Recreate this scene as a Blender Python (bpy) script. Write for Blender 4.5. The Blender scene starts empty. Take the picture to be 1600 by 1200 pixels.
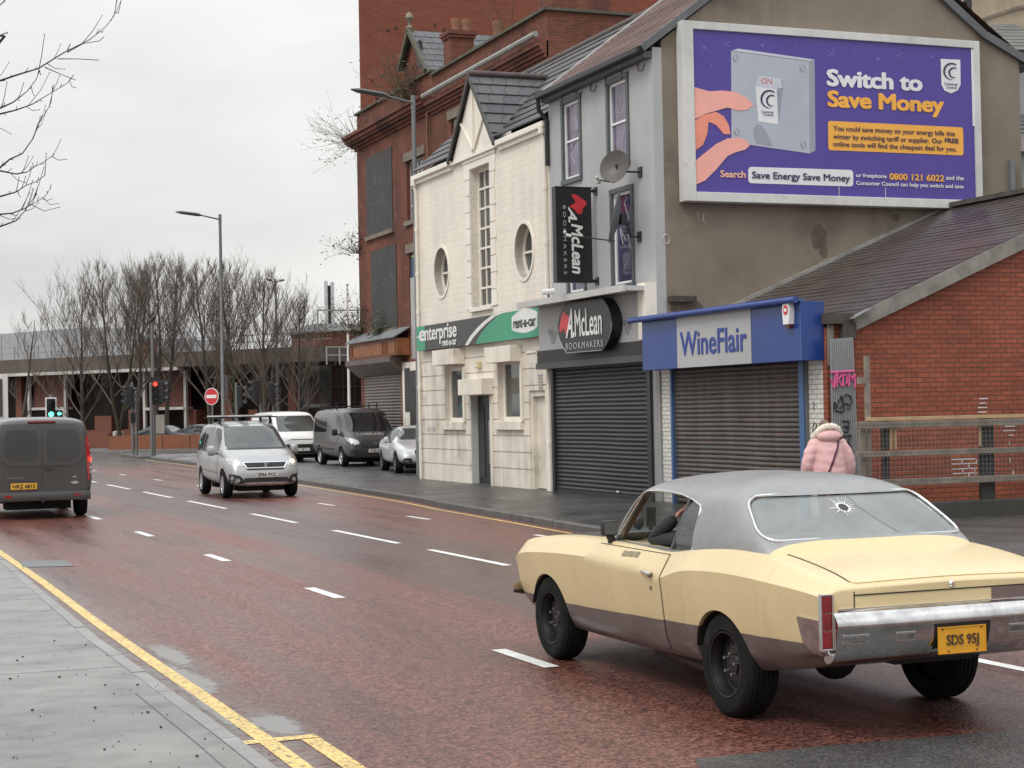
import bpy, bmesh, math, random
from mathutils import Vector, Matrix, noise as mnoise
from mathutils.bvhtree import BVHTree
random.seed(11)
R = math.radians
S = bpy.context.scene
COL = S.collection

# ------------------------------------------------------------------ camera
F, CX, CY, H = 2700., 800., 600., 2.0
_p, _y, _r = math.atan(40/F), R(21.43), R(1.13)
_W = Vector((math.sin(_y)*math.cos(_p), math.cos(_y)*math.cos(_p), math.sin(_p)))
_R0 = Vector((math.cos(_y), -math.sin(_y), 0)); _U0 = _R0.cross(_W)
_Rt = _R0*math.cos(_r) - _U0*math.sin(_r); _Up = _U0*math.cos(_r) + _R0*math.sin(_r)
EYE = Vector((0, 0, H))
cd = bpy.data.cameras.new('camera'); cam = bpy.data.objects.new('camera', cd); COL.objects.link(cam)
cd.sensor_width = 36; cd.lens = F/1600*36; cd.clip_end = 3000; cd.clip_start = .1
M3 = Matrix((_Rt, _Up, -_W)).transposed()
cam.matrix_world = Matrix.Translation(EYE) @ M3.to_4x4()
S.camera = cam

# ------------------------------------------------------------------ world, sun, exposure
SUN_EL, SUN_AZ = R(53), R(242)
w = bpy.data.worlds.new('World'); S.world = w; w.use_nodes = True
nt = w.node_tree; nt.nodes.clear(); N = nt.nodes.new; L = nt.links.new
wo = N('ShaderNodeOutputWorld'); bg = N('ShaderNodeBackground'); L(bg.outputs[0], wo.inputs[0])
tc = N('ShaderNodeTexCoord'); sx = N('ShaderNodeSeparateXYZ'); L(tc.outputs['Generated'], sx.inputs[0])
zr = N('ShaderNodeValToRGB'); L(sx.outputs[2], zr.inputs[0])
el = zr.color_ramp.elements
el[0].position = 0.0; el[0].color = (.90, .89, .86, 1)
el[1].position = 1.0; el[1].color = (1.75, 1.80, 1.86, 1)
for p_, c_ in ((.10, (.86, .86, .845, 1)), (.24, (.84, .845, .84, 1)), (.45, (1.2, 1.22, 1.24, 1))):
    e_ = el.new(p_); e_.color = c_
mp = N('ShaderNodeMapping'); mp.inputs['Scale'].default_value = (1.5, 1.5, 5.0); L(tc.outputs['Generated'], mp.inputs[0])
cn = N('ShaderNodeTexNoise'); cn.inputs['Scale'].default_value = 1.5; cn.inputs['Detail'].default_value = 5; cn.inputs['Roughness'].default_value = .5
L(mp.outputs[0], cn.inputs['Vector'])
cr = N('ShaderNodeValToRGB'); L(cn.outputs[0], cr.inputs[0])
cr.color_ramp.elements[0].position = .32; cr.color_ramp.elements[0].color = (.69, .70, .715, 1)
cr.color_ramp.elements[1].position = .66; cr.color_ramp.elements[1].color = (1.08, 1.075, 1.06, 1)
mu = N('ShaderNodeMix'); mu.data_type = 'RGBA'; mu.blend_type = 'MULTIPLY'; mu.inputs[0].default_value = 1
L(zr.outputs[0], mu.inputs[6]); L(cr.outputs[0], mu.inputs[7])
sk = N('ShaderNodeTexSky'); sk.sky_type = 'NISHITA'; sk.sun_disc = False; sk.sun_elevation = SUN_EL; sk.sun_rotation = SUN_AZ
sk.air_density = 1.5; sk.dust_density = 5
mx = N('ShaderNodeMix'); mx.data_type = 'RGBA'; mx.blend_type = 'ADD'; mx.inputs[0].default_value = .006
L(mu.outputs[2], mx.inputs[6]); L(sk.outputs[0], mx.inputs[7]); L(mx.outputs[2], bg.inputs[0]); bg.inputs[1].default_value = 1.0
sd = bpy.data.lights.new('sun', 'SUN'); sun = bpy.data.objects.new('sun', sd); COL.objects.link(sun)
sd.energy = 1.5; sd.angle = R(25); sd.color = (1, .965, .92)
# nishita rotation: direction towards the sun, from behind the camera and a little to its left
_sd = Vector((math.sin(SUN_AZ)*math.cos(SUN_EL), math.cos(SUN_AZ)*math.cos(SUN_EL), math.sin(SUN_EL)))
sun.rotation_euler = (-_sd).to_track_quat('-Z', 'Y').to_euler()
S.view_settings.view_transform = 'Standard'; S.view_settings.look = 'None'
S.view_settings.exposure = 0.06; S.view_settings.gamma = 1
S.cycles.max_bounces = 6; S.cycles.transparent_max_bounces = 12

# ------------------------------------------------------------------ measuring helpers (pixel of the survey photo -> place)
def ray(px, py): return _Rt*((px-CX)/F) - _Up*((py-CY)/F) + _W
def G(px, py, z=0.):
    d = ray(px, py); return EYE + d*((z-H)/d.z)
def FX(px, py, X):
    d = ray(px, py); return EYE + d*(X/d.x)
def FY(px, py, Y):
    d = ray(px, py); return EYE + d*(Y/d.y)
def D(px, py, t): return EYE + ray(px, py)*t
def lin(c):
    c /= 255.; return c/12.92 if c <= .04045 else ((c+.055)/1.055)**2.4
def rgb(r, g, b, k=1.): return (lin(r)*k, lin(g)*k, lin(b)*k)

# ------------------------------------------------------------------ materials
MATS = {}
def newmat(name):
    m = bpy.data.materials.new(name); m.use_nodes = True; t = m.node_tree
    return m, t, t.nodes['Principled BSDF']
def nd(t, typ, **kw):
    n = t.nodes.new(typ)
    for k, v in kw.items():
        if k in n.inputs: n.inputs[k].default_value = v
        else: setattr(n, k, v)
    return n
def mixc(t, blend, fac, a, b):
    n = t.nodes.new('ShaderNodeMix'); n.data_type = 'RGBA'; n.blend_type = blend
    for i, v in ((0, fac), (6, a), (7, b)):
        if hasattr(v, 'is_linked'): t.links.new(v, n.inputs[i])
        elif i == 0: n.inputs[0].default_value = v
        else: n.inputs[i].default_value = (v[0], v[1], v[2], 1)
    return n.outputs[2]
def mrange(t, v, a, b, c, d):
    n = t.nodes.new('ShaderNodeMapRange'); t.links.new(v, n.inputs[0])
    for i, q in enumerate((a, b, c, d)): n.inputs[i+1].default_value = q
    return n.outputs[0]
def coords(t, scale=(1, 1, 1), out='Object'):
    tc = t.nodes.new('ShaderNodeTexCoord'); mp = t.nodes.new('ShaderNodeMapping'); mp.inputs['Scale'].default_value = scale
    t.links.new(tc.outputs[out], mp.inputs[0]); return mp.outputs[0]
def nz(t, vec, scale, detail=4, rough=.55):
    n = nd(t, 'ShaderNodeTexNoise', Scale=scale, Detail=detail, Roughness=rough); t.links.new(vec, n.inputs['Vector']); return n.outputs[0]
def grey(t, v):   # value -> colour multiplier socket
    n = t.nodes.new('ShaderNodeCombineColor')
    for i in range(3): t.links.new(v, n.inputs[i])
    return n.outputs[0]
def addbump(t, b, h, strength, dist=.01, normal=None):
    n = nd(t, 'ShaderNodeBump', Strength=strength, Distance=dist); t.links.new(h, n.inputs['Height'])
    t.links.new(n.outputs[0], b.inputs['Normal'])
def tint(t, b, col, var, scale, streak, dirt, vec, svec):
    """colour with soft variation, rain streaks and dirt patches; returns socket"""
    s = mixc(t, 'MULTIPLY', 1, col, grey(t, mrange(t, nz(t, vec, scale, 6, .6), .3, .7, 1-var, 1+var)))
    if streak:   # rain streaks, only in places
        a = nd(t, 'ShaderNodeMath', operation='MULTIPLY'); t.links.new(mrange(t, nz(t, svec, .8, 5, .65), .38, .66, 1, 0), a.inputs[0]); t.links.new(mrange(t, nz(t, vec, .33, 3), .42, .62, .12, 1), a.inputs[1])
        s = mixc(t, 'MULTIPLY', 1, s, grey(t, mrange(t, a.outputs[0], 0, 1, 1, 1-streak*1.15)))
    if dirt:
        dc, ds, dt, da = dirt
        f = mrange(t, nz(t, vec, ds, 6, .65), dt, dt+.16, 0, da)
        s = mixc(t, 'MIX', f, s, dc)
    return s
def plain(name, col=None, rough=.6, metal=0., var=.10, scale=1.5, bump=0., bscale=60., streak=0., dirt=None, coat=0., spec=.5, rvar=.0):
    if name in MATS: return MATS[name]
    m, t, b = newmat(name); vec = coords(t); sv = coords(t, (3.2, 3.2, .28))
    s = tint(t, b, col, var, scale, streak, dirt, vec, sv)
    t.links.new(s, b.inputs['Base Color'])
    b.inputs['Roughness'].default_value = rough; b.inputs['Metallic'].default_value = metal
    b.inputs['Specular IOR Level'].default_value = spec
    if coat: b.inputs['Coat Weight'].default_value = coat; b.inputs['Coat Roughness'].default_value = .08
    if rvar: t.links.new(mrange(t, nz(t, vec, scale*2.3, 5), .3, .7, max(.02, rough-rvar), rough+rvar), b.inputs['Roughness'])
    if bump: addbump(t, b, nz(t, vec, bscale, 4, .6), bump)
    MATS[name] = m; return m
def brick(name, c1, c2, mortar, bw=.225, bh=.075, ms=.010, rough=.8, var=.18, scale=.9, streak=.15, dirt=None, uv=False, bump=.5, offs=.5, spec=.3, wob=.0):
    if name in MATS: return MATS[name]
    m, t, b = newmat(name); vec = coords(t); sv = coords(t, (2.2, 2.2, .2))
    if uv:
        tcn = t.nodes.new('ShaderNodeTexCoord'); bv = tcn.outputs['UV']
    else:
        sp = t.nodes.new('ShaderNodeSeparateXYZ'); t.links.new(vec, sp.inputs[0])
        ad = nd(t, 'ShaderNodeMath', operation='ADD'); t.links.new(sp.outputs[0], ad.inputs[0]); t.links.new(sp.outputs[1], ad.inputs[1])
        cb = t.nodes.new('ShaderNodeCombineXYZ'); t.links.new(ad.outputs[0], cb.inputs[0]); t.links.new(sp.outputs[2], cb.inputs[1]); bv = cb.outputs[0]
    br = nd(t, 'ShaderNodeTexBrick', offset=offs); t.links.new(bv, br.inputs['Vector'])
    br.inputs['Scale'].default_value = 1; br.inputs['Brick Width'].default_value = bw; br.inputs['Row Height'].default_value = bh
    br.inputs['Mortar Size'].default_value = ms; br.inputs['Mortar Smooth'].default_value = .2; br.inputs['Bias'].default_value = -.1
    for k, c in (('Color1', c1), ('Color2', c2), ('Mortar', mortar)): br.inputs[k].default_value = (*c, 1)
    s = tint(t, b, br.outputs[0], var, scale, streak, dirt, vec, sv)
    # fine grain
    s = mixc(t, 'MULTIPLY', 1, s, grey(t, mrange(t, nz(t, vec, 28, 3, .6), .3, .7, .82, 1.18)))
    t.links.new(s, b.inputs['Base Color']); b.inputs['Roughness'].default_value = rough; b.inputs['Specular IOR Level'].default_value = spec
    if bump:
        inv = nd(t, 'ShaderNodeMath', operation='SUBTRACT'); inv.inputs[0].default_value = 1; t.links.new(br.outputs[1], inv.inputs[1])
        addbump(t, b, inv.outputs[0], bump, .012)
    MATS[name] = m; return m
def emit(name, col, k):
    if name in MATS: return MATS[name]
    m, t, b = newmat(name); b.inputs['Base Color'].default_value = (*col, 1)
    b.inputs['Emission Color'].default_value = (*col, 1); b.inputs['Emission Strength'].default_value = k; b.inputs['Roughness'].default_value = .3
    MATS[name] = m; return m
def glassy(name, col, rough=.04, alpha=1., spec=.8, var=.25, scale=1.3):
    if name in MATS: return MATS[name]
    m, t, b = newmat(name); vec = coords(t)
    s = mixc(t, 'MULTIPLY', 1, col, grey(t, mrange(t, nz(t, vec, scale, 3), .3, .7, 1-var, 1+var)))
    t.links.new(s, b.inputs['Base Color']); b.inputs['Roughness'].default_value = rough
    b.inputs['Specular IOR Level'].default_value = spec; b.inputs['Alpha'].default_value = alpha; b.inputs['IOR'].default_value = 1.5
    MATS[name] = m; return m

# ------------------------------------------------------------------ objects
MW = {}
def tag(o, label=None, cat=None, group=None, kind=None):
    if label: o['label'] = label
    if cat: o['category'] = cat
    if group: o['group'] = group
    if kind: o['kind'] = kind
    return o
def thing(name, loc, label, cat, rz=0., group=None):
    o = bpy.data.objects.new(name, None); COL.objects.link(o); o.empty_display_size = .3
    o.location = loc; o.rotation_euler = (0, 0, rz)
    MW[o.name] = Matrix.Translation(Vector(loc)) @ Matrix.Rotation(rz, 4, 'Z')
    return tag(o, label, cat, group)
def link(name, me, mat=None, parent=None, local=False):
    """a mesh given in world coordinates (or in the parent's, local=True) becomes an object under its parent"""
    o = bpy.data.objects.new(name, me); COL.objects.link(o)
    if mat is not None and not me.materials: me.materials.append(mat)
    if parent is not None:
        o.parent = parent; pm = MW[parent.name]
        if not local: me.transform(pm.inverted())
        MW[o.name] = pm
    else: MW[o.name] = Matrix.Identity(4)
    return o
def recentre(o):
    """put the origin of a single-mesh thing at its base"""
    me = o.data; xs = [v.co for v in me.vertices]
    c = Vector((sum((min(q[i] for q in xs), max(q[i] for q in xs)))/2 for i in range(2))).to_3d(); c.z = min(q.z for q in xs)
    me.transform(Matrix.Translation(-c)); o.location = c; MW[o.name] = Matrix.Translation(c); return o
def smooth(me, ang=40):
    for p in me.polygons: p.use_smooth = True
    try: me.set_sharp_from_angle(angle=R(ang))
    except Exception: pass
    return me
def kids(o): return [c for c in bpy.data.objects if c.parent == o]
def dup(root, loc, rz=None, label=None):
    r = root.copy(); COL.objects.link(r); r.location = loc
    if rz is not None: r.rotation_euler = (0, 0, rz)
    if label: r['label'] = label
    for ch in kids(root):
        c = ch.copy(); COL.objects.link(c); c.parent = r
        for g in kids(ch):
            d = g.copy(); COL.objects.link(d); d.parent = c
    return r

class MB:
    def __init__(s): s.v = []; s.f = []; s.uv = None
    def add(s, vs, fs):
        n = len(s.v); s.v += [tuple(q) for q in vs]; s.f += [tuple(i+n for i in f) for f in fs]; return s
    def box(s, x0, x1, y0, y1, z0, z1):
        if x0 > x1: x0, x1 = x1, x0
        if y0 > y1: y0, y1 = y1, y0
        if z0 > z1: z0, z1 = z1, z0
        return s.add([(x, y, z) for z in (z0, z1) for y in (y0, y1) for x in (x0, x1)],
                     [(0, 2, 3, 1), (4, 5, 7, 6), (0, 1, 5, 4), (2, 6, 7, 3), (0, 4, 6, 2), (1, 3, 7, 5)])
    def obox(s, c, ax, hx, hy, hz):
        """oriented box: centre, three axes, half sizes"""
        c = Vector(c); a = [Vector(q).normalized() for q in ax]; vs = []
        for k in (-1, 1):
            for j in (-1, 1):
                for i in (-1, 1): vs.append(c+a[0]*i*hx+a[1]*j*hy+a[2]*k*hz)
        return s.add(vs, [(0, 2, 3, 1), (4, 5, 7, 6), (0, 1, 5, 4), (2, 6, 7, 3), (0, 4, 6, 2), (1, 3, 7, 5)])
    def bar(s, p, q, wd, ht=None, up=(0, 0, 1)):
        p, q = Vector(p), Vector(q); d = q-p; u = Vector(up)
        sd = d.cross(u)
        if sd.length < 1e-6: sd = d.cross(Vector((1, 0, 0)))
        sd.normalize(); u = sd.cross(d).normalized()
        return s.obox((p+q)/2, (d, sd, u), d.length/2, wd/2, (ht or wd)/2)
    def tube(s, pts, rad, n=8, cap=True):
        pts = [Vector(p) for p in pts]
        if not hasattr(rad, '__len__'): rad = [rad]*len(pts)
        rings = []; prev = None
        for i, p in enumerate(pts):
            d = (pts[min(i+1, len(pts)-1)]-pts[max(i-1, 0)]).normalized()
            a = prev if prev is not None else (Vector((0, 0, 1)) if abs(d.z) < .9 else Vector((1, 0, 0)))
            sd = a-d*a.dot(d)
            if sd.length < 1e-5: sd = d.orthogonal()
            sd.normalize(); prev = sd; u = d.cross(sd)
            rings.append([p+(sd*math.cos(2*math.pi*k/n)+u*math.sin(2*math.pi*k/n))*rad[i] for k in range(n)])
        vs = [q for r in rings for q in r]; fs = []
        for i in range(len(pts)-1):
            for k in range(n):
                a, b = i*n+k, i*n+(k+1) % n; fs.append((a, b, b+n, a+n))
        if cap: fs.append(tuple(range(n-1, -1, -1))); fs.append(tuple((len(pts)-1)*n+k for k in range(n)))
        return s.add(vs, fs)
    def cyl(s, p, q, r, r2=None, n=16): return s.tube([p, q], [r, r if r2 is None else r2], n)
    def lathe(s, prof, c, axis='z', n=24, cap=False):
        """profile of (radius, height) turned round an axis through c"""
        vs = []; fs = []; c = Vector(c)
        for (r, h) in prof:
            for k in range(n):
                a = 2*math.pi*k/n; u, v = r*math.cos(a), r*math.sin(a)
                vs.append(c+Vector({'z': (u, v, h), 'y': (v, h, u), 'x': (h, u, v)}[axis]))
        for i in range(len(prof)-1):
            for k in range(n):
                a, b = i*n+k, i*n+(k+1) % n; fs.append((a, b, b+n, a+n))
        if cap: fs.append(tuple(range(n-1, -1, -1))); fs.append(tuple((len(prof)-1)*n+k for k in range(n)))
        return s.add(vs, fs)
    def prism(s, poly, d):
        """polygon of 3D points extruded by vector d"""
        n = len(poly); d = Vector(d); p = [Vector(q) for q in poly]
        return s.add(p+[q+d for q in p], [tuple(range(n-1, -1, -1)), tuple(range(n, 2*n))]+[(i, (i+1) % n, (i+1) % n+n, i+n) for i in range(n)])
    def quad(s, *p): return s.add(p, [tuple(range(len(p)))])
    def sphere(s, c, r, n=10, sc=(1, 1, 1)):
        prof = [(max(1e-4, math.sin(math.pi*i/n)), -math.cos(math.pi*i/n)) for i in range(n+1)]
        k = len(s.v); s.lathe(prof, (0, 0, 0), 'z', n*2); c = Vector(c)
        for i in range(k, len(s.v)):
            q = s.v[i]; s.v[i] = (c.x+q[0]*r*sc[0], c.y+q[1]*r*sc[1], c.z+q[2]*r*sc[2])
        return s
    def mesh(s, name='m', sm=None, bevel=0., merge=False):
        me = bpy.data.meshes.new(name); me.from_pydata(s.v, [], s.f); me.update()
        bm = bmesh.new(); bm.from_mesh(me)
        if merge: bmesh.ops.remove_doubles(bm, verts=bm.verts, dist=1e-5)
        bmesh.ops.recalc_face_normals(bm, faces=bm.faces)
        if bevel:
            ed = [e for e in bm.edges if len(e.link_faces) == 2 and e.calc_face_angle(0) > .6]
            bmesh.ops.bevel(bm, geom=ed, offset=bevel, segments=2, affect='EDGES', profile=.6)
        bm.to_mesh(me); bm.free()
        if sm: smooth(me, sm)
        return me
    def build(s, name, mat, parent=None, sm=None, bevel=0., local=False, merge=False):
        return link(name, s.mesh(name, sm, bevel, merge), mat, parent, local)
def tmpobj(me):
    o = bpy.data.objects.new('tmp', me); COL.objects.link(o); return o
def evaluated(o):
    dg = bpy.context.evaluated_depsgraph_get(); dg.update()
    return bpy.data.meshes.new_from_object(o.evaluated_get(dg))
def boolean(me, cutters, op='DIFFERENCE'):
    o = tmpobj(me); cs = []
    for c in cutters:
        co = tmpobj(c); cs.append(co); md = o.modifiers.new('b', 'BOOLEAN'); md.operation = op; md.object = co; md.solver = 'EXACT'
    r = evaluated(o)
    for c in cs+[o]: bpy.data.objects.remove(c)
    return r
def subsurf(me, lv):
    o = tmpobj(me); md = o.modifiers.new('s', 'SUBSURF'); md.levels = lv; md.render_levels = lv
    r = evaluated(o); bpy.data.objects.remove(o); return r
def bvh_of(me):
    bm = bmesh.new(); bm.from_mesh(me); b = BVHTree.FromBMesh(bm); bm.free(); return b

# lettering and flat shapes on a plane: origin o, right u, up v (normal u x v points at the reader)
def text(s, o, u, v, width=None, height=None, mat=None, parent=None, name='lettering', d=.004, bold=0., shear=0., spacing=1., align='L', raise_=.003):
    cu = bpy.data.curves.new('t', 'FONT'); cu.body = s; cu.size = 1; cu.shear = shear; cu.space_character = spacing
    cu.resolution_u = 3
    ob = bpy.data.objects.new('t', cu); COL.objects.link(ob); me = evaluated(ob); bpy.data.objects.remove(ob)
    V = [tuple(q.co) for q in me.vertices]; P = [tuple(p.vertices) for p in me.polygons]; b = bold
    offs = [(0, 0)] if b < .004 else [(-b, 0), (b, 0), (0, -b*.8), (0, b*.8), (-b*.7, b*.6), (b*.7, -b*.6), (b*.7, b*.6), (-b*.7, -b*.6)]
    xs = [q[0] for q in V]; ys = [q[1] for q in V]; x0, x1, y0, y1 = min(xs)-b, max(xs)+b, min(ys)-b*.8, max(ys)+b*.8
    sy = height/(y1-y0) if height else width/(x1-x0)
    sx = width/(x1-x0) if width else sy
    u, v, o = Vector(u).normalized(), Vector(v).normalized(), Vector(o); n = u.cross(v)
    ox = {'L': x0, 'C': (x0+x1)/2, 'R': x1}[align]
    bm = bmesh.new()
    for i, (dx, dy) in enumerate(offs):     # heavier weight: the glyph laid several times, each a hair higher
        vs = [bm.verts.new(o+u*((q[0]+dx-ox)*sx)+v*((q[1]+dy-y0)*sy)+n*raise_) for q in V]
        fs = [bm.faces.new([vs[k] for k in p]) for p in P]
        g = bmesh.ops.extrude_face_region(bm, geom=fs)
        for e in g['geom']:
            if isinstance(e, bmesh.types.BMVert): e.co += n*(d+i*.0006)
    bmesh.ops.recalc_face_normals(bm, faces=bm.faces)
    for f in bm.faces: f.smooth = False
    bm.to_mesh(me); bm.free(); me.materials.clear()
    return link(name, me, mat, parent)
def flat(poly, o, u, v, mat, parent, name, k=.004, th=.003):
    """flat plate: 2D polygon on a plane, its back k above the plane"""
    u, v, o = Vector(u).normalized(), Vector(v).normalized(), Vector(o); n = u.cross(v)
    return MB().prism([o+u*a+v*b+n*k for a, b in poly], n*th).build(name, mat, parent)
def rpoly(pts, r, n=5):
    out = []; m = len(pts)
    for i in range(m):
        p = Vector(pts[i]).to_2d(); a = Vector(pts[i-1]).to_2d()-p; b = Vector(pts[(i+1) % m]).to_2d()-p
        rr = min(r, a.length*.45, b.length*.45); p0 = p+a.normalized()*rr; p1 = p+b.normalized()*rr
        for k in range(n+1):
            q = k/n; out.append(tuple(p0*(1-q)**2+p*2*q*(1-q)+p1*q*q))
    return out
def ellipse(cx, cy, rx, ry, n=28, a0=0, a1=360): return [(cx+rx*math.cos(R(a0+(a1-a0)*k/n)), cy+ry*math.sin(R(a0+(a1-a0)*k/n))) for k in range(n if a1-a0 == 360 else n+1)]
UX, UY, UZ = Vector((1, 0, 0)), Vector((0, 1, 0)), Vector((0, 0, 1))
UF = Vector((0, -1, 0))       # reading direction along the street fronts (they face -X)
# ------------------------------------------------------------------ ground, road, pavements
def road_material():
    m, t, b = newmat('wet_red_tarmac'); vec = coords(t); lnk = t.links.new
    sp = t.nodes.new('ShaderNodeSeparateXYZ'); lnk(vec, sp.inputs[0])
    lane = coords(t, (1.1, .09, 1)); n_l = nz(t, lane, 1.3, 5, .6); n_b = nz(t, vec, .35, 5, .6)
    fine = nz(t, vec, 75, 3, .7); mid = nz(t, vec, 9, 5, .65)
    vo = nd(t, 'ShaderNodeTexVoronoi', Scale=46); lnk(vec, vo.inputs['Vector'])
    chip = vo.outputs['Color']; sc = t.nodes.new('ShaderNodeSeparateColor'); lnk(chip, sc.inputs[0])
    red = mixc(t, 'MIX', mrange(t, sc.outputs[0], .2, .9, 0, 1), (.058, .016, .011), (.225, .094, .072))
    gry = mixc(t, 'MIX', mrange(t, sc.outputs[1], .2, .9, 0, 1), (.024, .019, .018), (.12, .094, .086))
    def stepx(a, c):   # soft step on x with wavy edge
        ad = nd(t, 'ShaderNodeMath', operation='MULTIPLY_ADD'); lnk(n_b, ad.inputs[0]); ad.inputs[1].default_value = 1.2; lnk(sp.outputs[0], ad.inputs[2])
        return mrange(t, ad.outputs[0], a+.6, c+.6, 0, 1)
    def mul(a, q):
        x = nd(t, 'ShaderNodeMath', operation='MULTIPLY'); 
        for i, v in ((0, a), (1, q)):
            if hasattr(v, 'is_linked'): lnk(v, x.inputs[i])
            else: x.inputs[i].default_value = v
        return x.outputs[0]
    def inv(a):
        x = nd(t, 'ShaderNodeMath', operation='SUBTRACT'); x.inputs[0].default_value = 1; lnk(a, x.inputs[1]); return x.outputs[0]
    strip = mul(mul(stepx(6.2, 6.5), inv(stepx(8.3, 9.4))), mrange(t, n_l, .25, .6, .30, .75))
    mixx = mixc(t, 'MIX', strip, red, gry)
    far = mrange(t, sp.outputs[1], 66, 78, 0, 1)
    mixx = mixc(t, 'MIX', far, mixx, gry)
    edge = inv(stepx(2.35, 2.85))      # gutter worn to grey grit
    mixx = mixc(t, 'MIX', mul(edge, mrange(t, mid, .38, .52, 0, .95)), mixx, (.15, .135, .125))
    mixx = mixc(t, 'MULTIPLY', 1, mixx, grey(t, mrange(t, n_l, .3, .7, .74, 1.26)))
    mixx = mixc(t, 'MULTIPLY', 1, mixx, grey(t, mrange(t, mid, .3, .7, .85, 1.15)))
    lnk(mixx, b.inputs['Base Color'])
    ro = nd(t, 'ShaderNodeMath', operation='ADD')
    lnk(mrange(t, n_l, .35, .66, .20, .46), ro.inputs[0]); lnk(mrange(t, fine, .3, .7, -.06, .10), ro.inputs[1])
    lnk(ro.outputs[0], b.inputs['Roughness'])
    h = nd(t, 'ShaderNodeMath', operation='ADD'); lnk(vo.outputs['Distance'], h.inputs[0]); lnk(fine, h.inputs[1])
    addbump(t, b, h.outputs[0], .55, .006)
    b.inputs['Specular IOR Level'].default_value = .5
    return m
def tarmac(name, c0, c1, rough, wet=.2):
    m, t, b = newmat(name); vec = coords(t)
    vo = nd(t, 'ShaderNodeTexVoronoi', Scale=70); t.links.new(vec, vo.inputs['Vector'])
    sc = t.nodes.new('ShaderNodeSeparateColor'); t.links.new(vo.outputs['Color'], sc.inputs[0])
    s = mixc(t, 'MIX', sc.outputs[0], c0, c1); n = nz(t, vec, .55, 6, .62)
    s = mixc(t, 'MULTIPLY', 1, s, grey(t, mrange(t, n, .3, .7, .65, 1.35)))
    t.links.new(s, b.inputs['Base Color']); t.links.new(mrange(t, n, .35, .65, rough-wet, rough+.1), b.inputs['Roughness'])
    addbump(t, b, vo.outputs['Distance'], .4, .005); return m
def concrete_material():
    m, t, b = newmat('wet_pale_concrete'); vec = coords(t)
    wv = coords(t, (.42, 1, 1)); band = nz(t, wv, 1.55, 2, .5); band2 = nz(t, coords(t, (.55, 1, 1)), 3.4, 5, .6); n = nz(t, vec, 1.4, 6, .65); g = nz(t, vec, 120, 3, .6); p = nz(t, vec, 9, 4, .7)
    s = mixc(t, 'MULTIPLY', 1, (.265, .258, .246), grey(t, mrange(t, n, .3, .7, .80, 1.17)))
    s = mixc(t, 'MULTIPLY', 1, s, grey(t, mrange(t, band2, .35, .65, .85, 1.10)))
    s = mixc(t, 'MULTIPLY', 1, s, grey(t, mrange(t, g, .3, .7, .88, 1.12)))
    s = mixc(t, 'MIX', mrange(t, p, .66, .74, 0, .55), s, (.12, .115, .108))
    t.links.new(s, b.inputs['Base Color']); t.links.new(mrange(t, n, .35, .65, .24, .5), b.inputs['Roughness'])
    hh = nd(t, 'ShaderNodeMath', operation='MULTIPLY_ADD'); t.links.new(band, hh.inputs[0]); hh.inputs[1].default_value = 3; t.links.new(g, hh.inputs[2])
    addbump(t, b, hh.outputs[0], .6, .022); return m
M_road = road_material()
M_dark = tarmac('dark_wet_tarmac', (.022, .021, .020), (.085, .080, .077), .42)
M_grit = tarmac('junction_tarmac', (.06, .06, .06), (.16, .16, .16), .42)
M_conc = concrete_material()
M_kerb = plain('kerb_stone', (.085, .082, .078), .5, var=.3, scale=3, bump=.3, bscale=30)
M_kerb2 = plain('pale_kerb_stone', (.25, .245, .235), .38, var=.22, scale=3, bump=.2, bscale=30)
def paint(name, col, wear):
    m, t, b = newmat(name); vec = coords(t)
    f = mrange(t, nz(t, vec, 26, 5, .7), wear-.05, wear+.08, 0, 1)
    s = mixc(t, 'MIX', f, mixc(t, 'MULTIPLY', 1, col, grey(t, mrange(t, nz(t, vec, 3, 5), .3, .7, .8, 1.15))), (.10, .065, .055))
    t.links.new(s, b.inputs['Base Color']); b.inputs['Roughness'].default_value = .42; addbump(t, b, nz(t, vec, 90, 3), .3, .004); return m
M_white = paint('worn_white_paint', (.74, .74, .71), .63)
M_yel = paint('worn_yellow_paint', (.74, .53, .18), .555)
def sheet(name, poly, z, mat):
    me = MB().quad(*[(x, y, z) for x, y in poly]).mesh(name)
    if me.polygons[0].normal.z < 0: me.flip_normals()
    return tag(link(name, me, mat), kind='structure')
sheet('ground', [(-900, -60), (1200, -60), (1200, 1800), (-900, 1800)], -.06, plain('far_ground', (.10, .10, .095), .8))
sheet('road', [(-90, -12), (150, -12), (150, 150), (-90, 150)], 0, M_road)
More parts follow.
